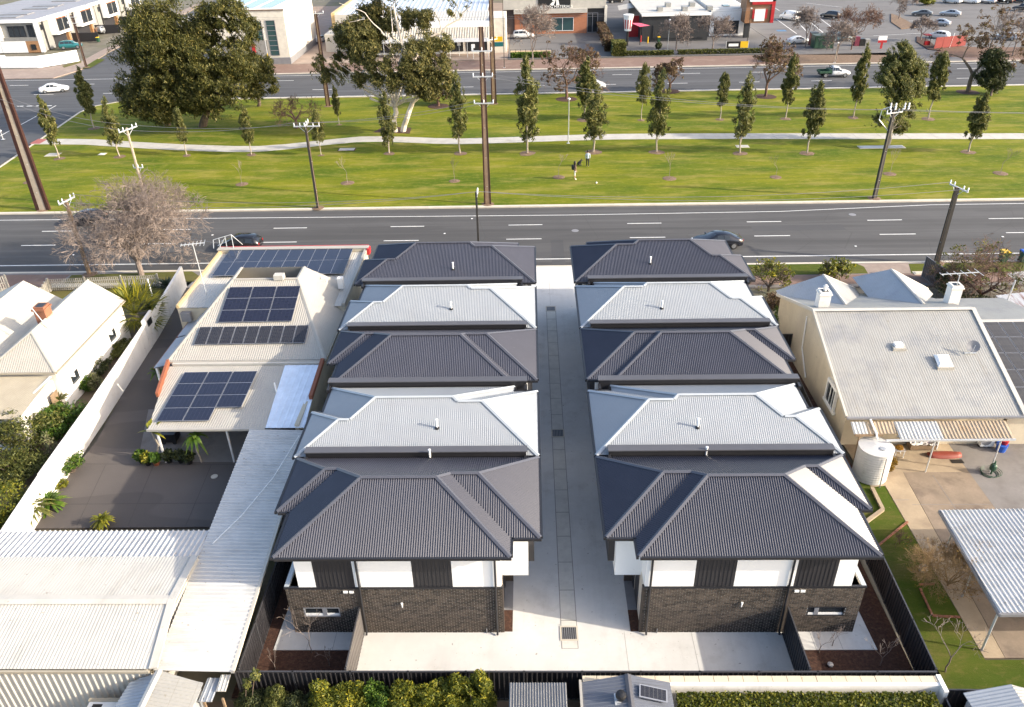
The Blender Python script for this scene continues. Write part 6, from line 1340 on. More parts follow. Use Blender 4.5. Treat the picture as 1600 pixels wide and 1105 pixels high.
# ================================================================ CARS
def loft(sec, name, m, parent, smooth=True):
    mb = MB(); n = len(sec[0]); vs = [p for s in sec for p in s]; fs = []
    for i in range(len(sec) - 1):
        for j in range(n - 1): fs.append((i * n + j, i * n + j + 1, (i + 1) * n + j + 1, (i + 1) * n + j))
    fs.append(tuple(range(n - 1, -1, -1))); fs.append(tuple((len(sec) - 1) * n + j for j in range(n)))
    mb.add(vs, fs); return mb.build(name, m, parent, smooth)
CARS = {
 'sedan': dict(st=[(-2.3, .40, .58, .64, .70, .55), (-2.22, .28, .80, .95, .82, .66), (-1.75, .24, .88, 1.03, .88, .70), (-1.0, .22, .93, 1.40, .90, .58), (-.4, .22, .93, 1.46, .91, .57), (.25, .22, .92, 1.42, .91, .58), (1.05, .22, .90, 1.00, .90, .72), (1.75, .24, .80, .88, .88, .70), (2.2, .30, .64, .70, .80, .62), (2.3, .38, .52, .56, .68, .55)], wind=(5, 6), rear=(2, 3), side=(3, 4, 5), wx=(-1.38, 1.38), r=.33, w=.9),
 'hatch': dict(st=[(-2.0, .40, .60, .70, .74, .60), (-1.94, .28, .88, 1.05, .84, .66), (-1.45, .24, .95, 1.42, .88, .60), (-.7, .22, .95, 1.50, .88, .60), (-.1, .22, .94, 1.50, .88, .60), (.35, .22, .93, 1.44, .88, .60), (1.1, .22, .92, 1.02, .87, .70), (1.6, .25, .82, .90, .84, .68), (1.95, .32, .62, .68, .76, .60), (2.0, .40, .52, .56, .66, .55)], wind=(5, 6), rear=(1, 2), side=(2, 3, 4, 5), wx=(-1.25, 1.25), r=.32, w=.86),
 'suv': dict(st=[(-2.3, .45, .70, .85, .80, .66), (-2.25, .34, 1.0, 1.20, .90, .74), (-1.95, .30, 1.06, 1.66, .93, .68), (-1.0, .28, 1.06, 1.74, .93, .66), (-.1, .28, 1.05, 1.74, .93, .66), (.45, .28, 1.04, 1.68, .93, .66), (1.05, .28, 1.03, 1.15, .92, .76), (1.75, .30, .95, 1.05, .9, .75), (2.2, .36, .78, .84, .84, .68), (2.3, .45, .6, .64, .74, .6)], wind=(5, 6), rear=(1, 2), side=(2, 3, 4, 5), wx=(-1.4, 1.42), r=.37, w=.93),
 'van': dict(st=[(-2.4, .40, 1.0, 1.2, .92, .84), (-2.38, .30, 1.1, 1.95, .94, .84), (-2.0, .28, 1.1, 2.02, .95, .84), (-.5, .28, 1.1, 2.02, .95, .84), (.5, .28, 1.1, 2.02, .95, .84), (1.0, .28, 1.1, 1.92, .95, .80), (1.65, .28, 1.08, 1.2, .94, .8), (2.1, .32, .9, 1.0, .9, .74), (2.35, .4, .7, .76, .8, .66), (2.4, .45, .6, .64, .7, .6)], wind=(5, 6), rear=(0, 1), side=(4, 5), wx=(-1.5, 1.5), r=.34, w=.95),
 'cab': dict(st=[(-.55, .40, 1.0, 1.6, .90, .70), (-.5, .40, 1.05, 1.74, .92, .70), (-.1, .40, 1.05, 1.78, .92, .68), (.3, .40, 1.05, 1.76, .92, .68), (.6, .40, 1.04, 1.68, .92, .68), (1.2, .40, 1.03, 1.14, .92, .76), (1.9, .42, .98, 1.08, .9, .76), (2.45, .45, .85, .92, .86, .7), (2.55, .5, .7, .74, .78, .64)], wind=(4, 5), rear=(0, 1), side=(1, 2, 3, 4), wx=(-1.6, 1.65), r=.38, w=.92)}
def car(label, b, rz, kind, paint, tray=False, name='parked_car', cat='car', grp=None):
    sp = CARS[kind]; t = thing(name, label, cat, (0, 0, 0), 0, grp); st = sp['st']; sec = []
    def pt(i, y, f):  # y side, f from belt (0) to roof (1)
        x, zb, zs, zt, w, wt = st[i]; return Vector((x, y * (w * .985 + (wt - w * .985) * f), zs + (zt - zs) * f))
    for x, zb, zs, zt, w, wt in st:
        zm = zb + (zs - zb) * .45
        half = [(w * .86, zb), (w * .97, zb + (zm - zb) * .4), (w, zm), (w * .985, zs), (wt + (w - wt) * .12, zt - (zt - zs) * .12), (wt * .86, zt), (0, zt + .015)]
        sec.append([(x, -a, z) for a, z in half] + [(x, a, z) for a, z in half[-2::-1]])
    body = loft(sec, 'body', M[paint], t)
    up = Vector((0, 0, 1))
    def pane(nm, q):
        q = [Vector(p) for p in q]; n = (q[1] - q[0]).cross(q[3] - q[0]).normalized(); c = sum(q, Vector()) / 4
        if n.dot(c - Vector((0, 0, .7))) < 0: n = -n
        q = [c + (p - c) * .9 + n * .022 for p in q]; MB().add(q, [(0, 1, 2, 3)]).build(nm, M['glass'], t)
    i, j = sp['wind']; pane('windscreen', [pt(i, -1, .97), pt(i, 1, .97), pt(j, 1, .6), pt(j, -1, .6)])
    i, j = sp['rear']; pane('rear_window', [pt(j, -1, .97), pt(j, 1, .97), pt(i, 1, .5), pt(i, -1, .5)])
    for s in (-1, 1):
        for a, b_ in zip(sp['side'][:-1], sp['side'][1:]): pane('side_window', [pt(a, s, .08), pt(b_, s, .08), pt(b_, s, .84), pt(a, s, .84)])
        if kind != 'van': pane('side_window', [pt(sp['wind'][0], s, .08), pt(sp['wind'][1], s, .3), pt(sp['wind'][0], s, .6), pt(sp['wind'][0], s, .84)])
        for wx in sp['wx']:
            w_ = MB().lathe((wx, s * (sp['w'] - .2 if s > 0 else sp['w'] - .0), sp['r']), [(sp['r'] * .7, 0), (sp['r'], .02), (sp['r'], .18), (sp['r'] * .7, .2)], 18, 0, 'Y').build('wheel', M['tyre'], t); yo = s * (sp['w'] + .006)
            MB().lathe((wx, yo - (.01 if s > 0 else 0), sp['r']), [(sp['r'] * .62, 0), (sp['r'] * .62, .01), (.05, .012)], 14, 0, 'Y').build('rim', M['rim'], w_)
        x0, x1 = st[0][0], st[-1][0]
        MB().box(x1 - .16, x1 - .02, s * .42, s * .64, .60 if kind != 'cab' else .75, .70 if kind != 'cab' else .86).build('headlight', M['lamp'], t); MB().box(x0 - .005, x0 + .1, s * .5, s * .72, .72, .88).build('tail_light', M['tail'], t)
        q = pt(sp['wind'][1], s, 0); MB().box(q.x - .2, q.x - .08, q.y, q.y + s * .18, q.z + .02, q.z + .14).build('mirror', M[paint], t)
    if tray:
        B('tray_floor', M['green'], t, -2.6, -.6, -.92, .92, .72, .8); B('chassis', M['black'], t, -2.55, -.5, -.4, .4, .45, .72)
        for q in ((-2.6, -.6, -.95, -.9, .8, 1.12), (-2.6, -.6, .9, .95, .8, 1.12), (-2.64, -2.6, -.95, .95, .8, 1.12)): B('tray_side', M['green'], t, *q)
        for yy in (-.85, .79): B('headboard_post', M['black'], t, -.66, -.6, yy, yy + .06, .8, 1.8)
        B('headboard_rail', M['black'], t, -.66, -.6, -.85, .85, 1.74, 1.8); B('toolbox', M['green'], t, -1.1, -.7, -.88, .88, .82, 1.35)
    t.location = b; t.rotation_euler = (0, 0, rz); return t
RD = RZ + .0
def on(px, py, z=0.): p = G(px, py, z); return (p.x, p.y, z)
c = GY(382, 384, 70.4); car('black hatchback on the main road behind the shop house parapet', (c.x - .3, 70.3, RD), PI, 'hatch', 'car_black', name='moving_car')
car('dark navy sedan on the main road behind the farthest right townhouse', (17.6, 69.6, RD), PI + .06, 'sedan', 'car_navy', name='moving_car')
c = G(140, 345); car('dark car on the main road half hidden behind the bare street tree', (c.x, 77.6, RD), PI, 'hatch', 'car_black', name='moving_car')
c = G(94, 139); car('white sedan turning at the side street corner on the far road', (c.x, 139.4, RD), .35, 'sedan', 'car_white', name='moving_car')
c = G(917, 135); car('white hatchback on the far road behind the brown leafy tree', (c.x + 1.0, 135.0, RD), .0, 'hatch', 'car_white', name='moving_car')
c = G(1306, 119); car('white utility truck with a green tray on the far road', (c.x - .4, 140.6, RD), 0., 'cab', 'car_white', True, name='utility_truck', cat='truck')
car('white van parked behind the red restaurant tower', on(1233, 31), 2.2, 'van', 'car_white', name='parked_van', cat='van')
for px, py, rz, k, p, lab in ((1297, 29, 2.3, 'suv', 'car_black', 'black four-wheel drive parked right of the white van'), (1440, 25, 2.7, 'sedan', 'car_grey', 'dark grey sedan parked above the planted island'), (1484, 25, 2.6, 'sedan', 'car_silver', 'silver sedan nearer the far row, right of the dark grey one'), (1467, 40, 2.5, 'sedan', 'car_silver', 'silver sedan just above the red car park sign'), (1466, 60, 2.4, 'hatch', 'car_white', 'white car behind the red car park fence'), (1570, 62, 2.5, 'sedan', 'car_silver', 'silver car behind the tall half-bare tree at the right'), (1487, 5, 2.2, 'suv', 'car_white', 'white car first in the far parked row'), (1515, 5, 2.2, 'sedan', 'car_white', 'white car second in the far parked row'), (1541, 5, 2.2, 'sedan', 'car_silver', 'silver car third in the far parked row'), (1568, 5, 2.2, 'suv', 'car_black', 'black car fourth in the far parked row'), (1593, 4, 2.2, 'sedan', 'car_grey', 'grey car last in the far parked row'), (1598, 17, 2.4, 'suv', 'car_navy', 'dark blue car cut by the right edge of the car park'), (1312, 64, .1, 'suv', 'car_blue', 'blue-grey car beside the green container'), (1440, 3, 0., 'sedan', 'car_silver', 'silver car at the very top of the car park'), (818, 60, 0., 'suv', 'car_white', 'white car parked before the orange brick shop wall'), (1247, 68, .2, 'sedan', 'car_white', 'white car behind the hedge left of the green container'), (962, 4, .3, 'suv', 'car_black', 'dark car in the shade beside the restaurant'), (112, 76, .3, 'suv', 'car_teal', 'teal car behind the white front wall of the townhouses'), (166, 51, 1.2, 'suv', 'car_silver', 'silver car parked under the white townhouses'), (500, 66, 1.4, 'hatch', 'car_white', 'white car in the lane beside the cream building'), (1308, -3, 2.2, 'suv', 'car_black', 'dark car at the top edge above the van')):
    car(lab, on(px, py), rz, k, p, grp='cars parked across the far road')

# ================================================================ PEOPLE AND DOG
def person(label, b, rz, chain, cloth, hairlong=False):
    """chain: joints (name, pos, radius, parent); the body is one skinned surface"""
    t = thing('person', label, 'person', (0, 0, 0)); idx = {n: i for i, (n, p, r, q) in enumerate(chain)}
    me = bpy.data.meshes.new('body'); me.from_pydata([p for n, p, r, q in chain], [(idx[q], i) for i, (n, p, r, q) in enumerate(chain) if q], []); o = bpy.data.objects.new('tmp', me); COL.objects.link(o)
    md = o.modifiers.new('s', 'SKIN'); sk = me.skin_vertices[0].data
    for i, (n, p, r, q) in enumerate(chain): sk[i].radius = (r, r) if not hasattr(r, '__len__') else r; sk[i].use_root = (i == 0)
    sb = o.modifiers.new('b', 'SUBSURF'); sb.levels = 1; sb.render_levels = 1
    dg = bpy.context.evaluated_depsgraph_get(); ev = o.evaluated_get(dg); m2 = bpy.data.meshes.new_from_object(ev); m2.name = 'body'; bpy.data.objects.remove(o)
    m2.materials.clear()
    for m in cloth[1]: m2.materials.append(m)
    for f in m2.polygons: f.material_index = cloth[0](f.center); f.use_smooth = True
    ob = bpy.data.objects.new('body', m2); COL.objects.link(ob); ob.parent = t
    return t
def human(sh=.19, lean=0.):
    c = [('hip', (0, 0, .95), (.15, .11), None), ('waist', (0, 0, 1.1), (.14, .10), 'hip'), ('chest', (.02, 0, 1.32), (.17, .115), 'waist'), ('neck', (.02, 0, 1.5), .055, 'chest'), ('head0', (.03, 0, 1.58), .075, 'neck'), ('head1', (.035, 0, 1.69), .095, 'head0'), ('head2', (.03, 0, 1.77), .06, 'head1')]
    for s, n in ((1, 'l'), (-1, 'r')):
        c += [('sh' + n, (.02, s * sh, 1.43), .065, 'chest'), ('el' + n, (.03 + lean, s * (sh + .06), 1.15), .045, 'sh' + n), ('wr' + n, (.12 + lean, s * (sh + .03), .92), .03, 'el' + n), ('ha' + n, (.15 + lean, s * (sh + .02), .84), .035, 'wr' + n), ('fi' + n, (.17 + lean, s * (sh + .01), .77), .018, 'ha' + n), ('th' + n, (.19 + lean, s * (sh - .03), .83), .014, 'ha' + n),
              ('le' + n, (0, s * .10, .86), .095, 'hip'), ('kn' + n, (.03 * s, s * .10, .50), .065, 'le' + n), ('an' + n, (.0, s * .10, .10), .045, 'kn' + n), ('to' + n, (.16, s * .11, .04), .045, 'an' + n)]
    return c
WH = mat('white_cotton', (.66, .65, .62), .8); BR = mat('brown_cotton', (.16, .10, .075), .8); PB = mat('pale_blue_cotton', (.42, .52, .60), .8); BLK = mat('black_cotton', (.016, .016, .02), .8)
b = G(898, 281)
t = person('person with long dark hair, brown top and white shorts standing on the lawn', b, 0, human(), (lambda c: 3 if c.z < .12 else (0 if c.z < .45 else (1 if c.z < .92 and abs(c.y) < .2 else (2 if c.z < 1.52 and (abs(c.y) < .3 and c.z > 1.1 or abs(c.y) < .2) else 0))), [M['skin'], WH, BR, WH]))
MB().lathe((-.02, 0, 1.28), [(.06, 0), (.10, .12), (.12, .3), (.125, .42), (.10, .52), (.02, .57)], 12).build('hair', M['hair'], t, True); MB().lathe((-.17, 0, 1.0), [(.10, 0), (.16, .1), (.17, .35), (.12, .48), (.03, .5)], 10).build('backpack', BLK, t, True); place(t, b, .1, 1.2)
b = G(918, 261)
t = person('person in a pale blue jumper and dark trousers standing on the lawn, facing away', b, 0, human(), (lambda c: 3 if c.z < .09 else (1 if c.z < .95 and abs(c.y) < .2 else (2 if c.z < 1.52 and c.z > .9 else 0)), [M['skin'], BLK, PB, WH]))
MB().lathe((.02, 0, 1.62), [(.10, 0), (.115, .1), (.09, .18), (.02, .21)], 12).build('hair', M['hair'], t, True); place(t, b, 1.5, 1.12)
b = G(906, 259); t = thing('dog', 'small black dog sitting on the lawn between the two people', 'dog', tuple(b))
mb = MB(); bx, by = b.x, b.y
mb.tube([(bx - .22, by, .1), (bx - .2, by, .22), (bx - .08, by, .38), (bx + .06, by, .52), (bx + .12, by, .64), (bx + .2, by, .70), (bx + .32, by, .66), (bx + .38, by, .64)], [.08, .17, .17, .14, .09, .10, .06, .03], 10)
for s in (-1, 1): mb.tube([(bx + .05, by + s * .09, .42), (bx + .12, by + s * .1, .2), (bx + .13, by + s * .1, .03), (bx + .2, by + s * .1, .02)], [.06, .04, .03, .03], 6); mb.tube([(bx - .2, by + s * .13, .2), (bx - .02, by + s * .16, .16), (bx - .08, by + s * .16, .04), (bx + .04, by + s * .16, .03)], [.1, .07, .04, .03], 6); mb.tube([(bx + .16, by + s * .06, .74), (bx + .14, by + s * .1, .84)], [.04, .01], 5)
mb.tube([(bx - .25, by, .08), (bx - .42, by, .06), (bx - .5, by, .14)], [.04, .03, .015], 6); mb.build('body', BLK, t, True)
p = G(932, 287); t = tag(MB().lathe((p.x, p.y, .0), [(.03, 0), (.08, .03), (.10, .1), (.08, .17), (.02, .2)], 12).build('ball', M['white'], None, True), 'small white ball lying on the lawn in front of the two people', 'ball')
p = G(268, 690); t = thing('yard_cart', 'black cart with a blue cloth under the lean-to roof', 'cart', tuple(p)); B('tub', M['black'], t, p.x - .45, p.x + .45, p.y - .3, p.y + .5, .15, .75); B('cloth', M['blue'], t, p.x - .1, p.x + .35, p.y + .1, p.y + .5, .75, .83)
for dx in (-.35, .35): MB().lathe((p.x + dx, p.y - .32, .14), [(.14, 0), (.14, .06)], 12, 0, 'Y').build('wheel', M['tyre'], t)
p = G(335, 745); t = tag(MB().lathe((p.x, p.y, .004), [(.2, 0), (.2, .03), (.12, .04)], 14).build('drain_cover', M['kerb']), 'round pale drain cover on the dark yard beside the carport', 'drain cover')
# small slabs and covers on the lawn
for px, py, w, d, lab, m_ in ((83, 242, 1.4, 1.2, 'pale square pit lid on the lawn by the side street', 'path'), (160, 241, .6, .6, 'small white pit lid left of the slim cream pole', 'white'), (542, 234, 2.0, 1.0, 'grey pit lid on mulch beside the curved path', 'path'), (1160, 229, 1.3, .8, 'small pale pit lid near the right part of the path', 'path'), (1377, 230, 5.4, 1.0, 'long grey slab beside the path behind the dark right-hand pole', 'steel'), (1438, 427, .9, .4, 'pale pit lid in the near grass verge at the right', 'kerb')):
    p = G(px, py); t = thing('pit_lid', lab, 'pit lid', (p.x, p.y, 0)); B('lid', M[m_], t, p.x - w / 2, p.x + w / 2, p.y - d / 2, p.y + d / 2, .03, .07); B('surround', M['mulch'] if px == 542 else M['kerb'], t, p.x - w / 2 - .15, p.x + w / 2 + .15, p.y - d / 2 - .12, p.y + d / 2 + .12, .0, .035)
# wheelie bins
def bin_(label, b, lid):
    t = thing('wheelie_bin', label, 'bin', tuple(b), group='wheelie bins'); x, y = b[0], b[1]; mb = MB(); mb.add([(x - .24, y - .28, .08), (x + .24, y - .28, .08), (x + .24, y + .28, .08), (x - .24, y + .28, .08), (x - .3, y - .36, 1.0), (x + .3, y - .36, 1.0), (x + .3, y + .36, 1.0), (x - .3, y + .36, 1.0)], [(3, 2, 1, 0), (4, 5, 6, 7), (0, 1, 5, 4), (1, 2, 6, 5), (2, 3, 7, 6), (3, 0, 4, 7)]); mb.build('body', M['green'], t)
    mb = MB(); mb.add([(x - .33, y - .4, 1.0), (x + .33, y - .4, 1.0), (x + .33, y + .4, 1.02), (x - .33, y + .4, 1.02), (x - .25, y - .3, 1.08), (x + .25, y - .3, 1.08), (x + .25, y + .3, 1.1), (x - .25, y + .3, 1.1)], [(0, 1, 5, 4), (1, 2, 6, 5), (2, 3, 7, 6), (3, 0, 4, 7), (4, 5, 6, 7)]); mb.build('lid', M[lid], t)
    for s in (-1, 1): MB().lathe((x + s * .28, y + .26, .1), [(.1, 0), (.1, .05)], 10, 0, 'X').build('wheel', M['tyre'], t)
    MB().bar((x - .26, y + .42, .98), (x + .26, y + .42, .98), .04).build('handle', M['green'], t)
b = G(1566, 409); bin_('wheelie bin with a yellow lid on the verge behind the tangled tree', b, 'yellow'); b = G(1597, 409); bin_('wheelie bin with a blue lid at the right edge of the verge', b, 'blue')
b = G(154, 66); bin_('wheelie bin with a yellow lid by the white townhouses', b, 'yellow'); b = G(1029, 66); bin_('wheelie bin with a yellow lid outside the black restaurant wall', b, 'yellow')

# ================================================================ CLUTTER ON THE RIGHT NEIGHBOUR'S YARD
p = G(1548, 741); t = thing('hose_reel', 'green garden hose coiled on a stand in the right yard', 'hose', tuple(p)); mb = MB()
for k in range(4):
    rr = .42 + .05 * k; cx, cy = p.x + (-.1 + .06 * k), p.y + .05 * k; mb = MB().tube([(cx + rr * math.cos(a * PI / 10), cy + rr * math.sin(a * PI / 10) * .9, .03 + .025 * k) for a in range(21)], .016, 5); mb.build('hose_loop', M['green'], t)
MB().tube([(p.x, p.y, 0), (p.x + .05, p.y + .05, .9)], .05, 6).build('stand', M['green'], t); MB().lathe((p.x, p.y, .35), [(.16, 0), (.18, .1), (.18, .3), (.1, .4)], 10).build('reel', M['green'], t)
p = G(1475, 712); t = thing('red_hull', 'long red-brown upturned tray lying on the path by the verandah', 'tray', tuple(p)); mb = MB(); secs = []
for i in range(9):
    f = i / 8; w_ = .34 * math.sin(PI * (.12 + .76 * f)) ** .5; x_ = p.x - .95 + 1.9 * f; secs.append([(x_, p.y + w_ * math.cos(a * PI / 6), .02 + .2 * math.sin(a * PI / 6)) for a in range(7)])
loft(secs, 'shell', mat('red_brown_paint', (.22, .035, .02), .6), t)
B('mat', M['black'], t, p.x + .15, p.x + .85, p.y - .75, p.y - .4, .012, .03)
p = G(1440, 703); t = thing('day_bed', 'old bed with crumpled white and mauve covers under the verandah', 'bed', tuple(p)); x, y = p.x, p.y
B('base', M['timber'], t, x - .75, x + .8, y - .1, y + .75, .08, .38)
mb = MB(); rs = np.random.RandomState(3); n_ = 12
vs = [(x - .75 + 1.55 * i / n_, y - .12 + .9 * j / n_, .40 + rs.uniform(0, .13)) for i in range(n_ + 1) for j in range(n_ + 1)]; fs = [(i * (n_ + 1) + j, (i + 1) * (n_ + 1) + j, (i + 1) * (n_ + 1) + j + 1, i * (n_ + 1) + j + 1) for i in range(n_) for j in range(n_)]; mb.add(vs, fs); mb.build('covers', mat('crumpled_cloth', (.62, .60, .58), .9, 0, .1, 3, c2=(.30, .16, .20), big=2.2), t)
B('headboard', M['grey'], t, x - .75, x + .6, y + .78, y + .9, .1, .95); B('end_rail', M['white'], t, x + .78, x + .86, y - .1, y + .75, .1, .7)
p = G(1402, 712); t = thing('plant_stand', 'little white stand with an orange cushion beside the water tank', 'stand', tuple(p)); x, y = p.x, p.y
for dx, dy in ((-.25, -.2), (.25, -.2), (-.25, .2), (.25, .2)): B('leg', M['white'], t, x + dx - .02, x + dx + .02, y + dy - .02, y + dy + .02, 0, .5)
B('top', M['white'], t, x - .3, x + .3, y - .25, y + .25, .5, .54); MB().lathe((x, y, .54), [(.2, 0), (.24, .06), (.2, .14), (.04, .17)], 12).build('cushion', M['l_gold'] if False else mat('orange_cloth', (.45, .22, .03), .9), t)
mb = MB(); mb.add([(x - .1, y + .5, 1.0), (x + .6, y + .5, 1.0), (x + .2, y + .6, 1.5), (x + .1, y + .1, 1.2)], [(0, 1, 2), (0, 3, 1), (1, 3, 2)]); mb.build('white_cover', M['white'], t)
p = G(1541, 700); t = thing('air_conditioner', 'white air conditioner unit under the right end of the verandah', 'air conditioner', tuple(p)); x, y = p.x, p.y; B('case', M['white'], t, x - .4, x + .4, y, y + .4, .1, .85); MB().lathe((x - .1, y - .02, .48), [(.28, 0), (.28, .02), (.05, .025)], 16, 0, 'Y').build('fan_grille', M['grey'], t); B('foot', M['black'], t, x - .38, x + .38, y + .05, y + .35, .012, .1)
p = G(1563, 704); t = thing('storage_tubs', 'blue tub with a red bucket on top at the right end of the verandah', 'tub', tuple(p)); MB().lathe((p.x, p.y, .01), [(.26, 0), (.32, .45), (.34, .47), (.30, .47)], 14).build('tub', M['blue'], t); MB().lathe((p.x + .1, p.y, .5), [(.16, 0), (.2, .25), (.05, .27)], 12).build('bucket', M['red'], t)
p = G(1441, 893); t = tag(MB().lathe((p.x, p.y, 0), [(.05, 0), (.2, .08), (.24, .22), (.17, .36), (.04, .42)], 12).build('garden_boulder', mat('pale_boulder', (.42, .40, .37), .9, bmp=.4), None, True), 'single pale round stone on the right lawn', 'stone')
p = G(1297, 1040); t = tag(MB().lathe((p.x, p.y, 0), [(.05, 0), (.13, .04), (.13, .1), (.04, .14)], 10).build('garden_boulder', mat('pale_stone', (.5, .47, .43), .9)), 'small pale stone on the right mulch bed', 'stone')
# brick and timber edging of the lawn
def edging(label, pts, m, h=.07, w=.10, bl=.24):
    pts = [G(*p) for p in pts]; t = thing('garden_edging', label, 'edging', tuple(pts[0]))
    for i in range(len(pts) - 1):
        a, b = pts[i], pts[i + 1]; L_ = (b - a).length; n = max(1, int(L_ / bl)); d = (b - a) / L_
        for k in range(n):
            p0 = a + d * (L_ * k / n + .01); p1 = a + d * (L_ * (k + 1) / n - .01); MB().bar(p0 + ZV * h / 2, p1 + ZV * (h / 2 + random.uniform(-.01, .01)), w, h).build('edging_brick', m, t)
edging('red brick edging of the square bed on the right lawn', [(1436, 914), (1460, 913)], M['orange_brick']); edging('red brick edging down the left side of the square bed', [(1437, 920), (1457, 963), (1500, 965)], M['orange_brick'])
edging('red brick line crossing the right lawn from the roof to the path', [(1372, 853), (1418, 816)], M['orange_brick'], bl=.4)
edging('pale timber edging of the little lawn beside the right townhouse', [(1353, 817), (1379, 798), (1362, 764)], M['slab_tan'], .14, .2, 1.0)
# ================================================================ FAR BUILDINGS
def bx(nm, m, par, x0, x1, y0, y1, z0, z1): return B(nm, m, par, x0, x1, y0, y1, z0, z1)
def window(par, x0, x1, y, z0, z1, face='S', nv=2, nh=1, fm='gutter', gl='glass', d=.08):
    """window with frame and bars on a wall facing S (-y) or E (+x)"""
    if face == 'S':
        w = bx('window', M[gl], par, x0, x1, y - .03, y, z0, z1)
        for a in [x0 + (x1 - x0) * i / nv for i in range(nv + 1)]: bx('frame_bar', M[fm], w, a - .05, a + .05, y - d, y - .03, z0, z1)
        for a in [z0 + (z1 - z0) * i / nh for i in range(nh + 1)]: bx('frame_rail', M[fm], w, x0 - .05, x1 + .05, y - d - .004, y - .03, a - .05, a + .05)
    else:
        w = bx('window', M[gl], par, y, y + .03, x0, x1, z0, z1)
        for a in [x0 + (x1 - x0) * i / nv for i in range(nv + 1)]: bx('frame_bar', M[fm], w, y + .03, y + d, a - .05, a + .05, z0, z1)
        for a in [z0 + (z1 - z0) * i / nh for i in range(nh + 1)]: bx('frame_rail', M[fm], w, y + .03, y + d + .004, x0 - .05, x1 + .05, a - .05, a + .05)
    return w
GRC = mat('grey_cladding', (.24, .235, .22), .7); TIM = mat('cedar_cladding', (.36, .19, .09), .6, 0, .2, 2, sc=(1, 1, 6)); GRR = mat('grey_roof_membrane', (.26, .26, .28), .6)
tn = ['nearest the corner', 'second from the corner', 'third from the corner', 'farthest along the back street']
for i in range(4):
    y0 = 177.2 + i * 13.2; t = thing('white_townhouse', 'two storey white framed townhouse across the far road, ' + tn[i], 'house', (-112, y0, 0), group='white townhouses across the far road')
    bx('main_wall', GRC, t, -126, -104.0, y0 + .2, y0 + 13.1, 0, 6.1); bx('roof', GRR, t, -126, -103.7, y0 + .1, y0 + 13.15, 6.1, 6.3)
    bx('roof_edge', M['render'], t, -103.72, -103.45, y0, y0 + 13.1, 5.9, 6.5)
    if i == 0:
        bx('front_roof_edge', M['render'], t, -126, -103.45, y0 - .3, y0 + .1, 5.9, 6.5); bx('front_frame', M['render'], t, -104.2, -103.5, y0 - .35, y0 + .3, 0, 5.9); bx('front_frame', M['render'], t, -112.6, -111.6, y0 - .35, y0 + .3, 2.4, 5.9); bx('front_wall', M['render'], t, -126, -112.6, y0 - .3, y0 + .2, 0, 5.9)
        bx('balcony_sill', GRC, t, -111.6, -104.2, y0 - .3, y0 + .2, 2.3, 3.0); bx('ground_wall', M['render'], t, -112.5, -107, y0 - .32, y0 + .2, 0, 2.3); bx('timber_wall', TIM, t, -107, -104.2, y0 - .32, y0 + .2, 0, 2.3)
        window(t, -110.2, -106.6, y0 + .18, 3.1, 5.2, 'S', 3, 1); window(t, -106.0, -104.8, y0 + .18, 3.1, 5.4, 'S', 2, 1); window(t, -106.0, -105.0, y0 - .34, .6, 1.6, 'S', 1, 1)
    a = y0 + (5.2 if i == 0 else 3.0)
    bx('upper_box', M['render'], t, -104.0, -102.6, a, a + 6.4, 2.6, 6.5); bx('box_recess', GRC, t, -102.62, -102.58, a + .6, a + 5.8, 3.1, 5.9)
    window(t, a + 1.0, a + 3.0, -102.58, 3.3, 5.6, 'E', 2, 1); window(t, a + 3.5, a + 5.4, -102.58, 3.3, 5.6, 'E', 2, 1)
    bx('soffit_brick', M['orange_brick'], t, -102.62, -102.57, a + .6, a + 5.8, 5.6, 5.9)
    window(t, y0 + 1.6, y0 + 3.0, -104.0, 4.2, 5.2, 'E', 2, 1)
    for yy in (y0 + 2.4, y0 + 2.8): bx('downpipe', M['gutter'], t, -104.0, -103.85, yy, yy + .12, 0, 6.1)
    bx('garage_door', M['clad'], t, -104.0, -103.9, a + .3, a + 5.6, 0, 2.4); bx('timber_pier', TIM, t, -104.0, -103.4, a + 5.8, a + 6.6, 0, 2.6)
    bx('fence_screen', M['fence'], t, -103.4, -97.5, a + 7.0, a + 7.15, 0, 1.9)
    for yy in (y0 + 4, y0 + 8.5): bx('roof_hatch', M['grey'], t, -116, -110, yy, yy + 3, 6.31, 6.5)
t = thing('front_wall', 'low white rendered wall at the corner before the white townhouses', 'wall', (-100, 160.4, 0))
pts = [(-122, 161), (-112, 160.9), (-109, 162.0), (-104.5, 160.7), (-96, 160.3), (-94, 162.3), (-90.9, 166.4)]
for i in range(len(pts) - 1):
    a, b = pts[i], pts[i + 1]; MB().bar((*a, 1.05), (*b, 1.05), .25, 2.1).build('wall_panel', M['render'], t)
t = thing('utility_cabinet', 'two grey meter cabinets behind the low white corner wall', 'cabinet', (-106, 165, 0)); bx('cabinet', M['grey'], t, -110, -109, 165, 165.6, 0, 1.4); bx('cabinet', M['white'], t, -106.6, -105.2, 165, 165.6, 0, 1.5)
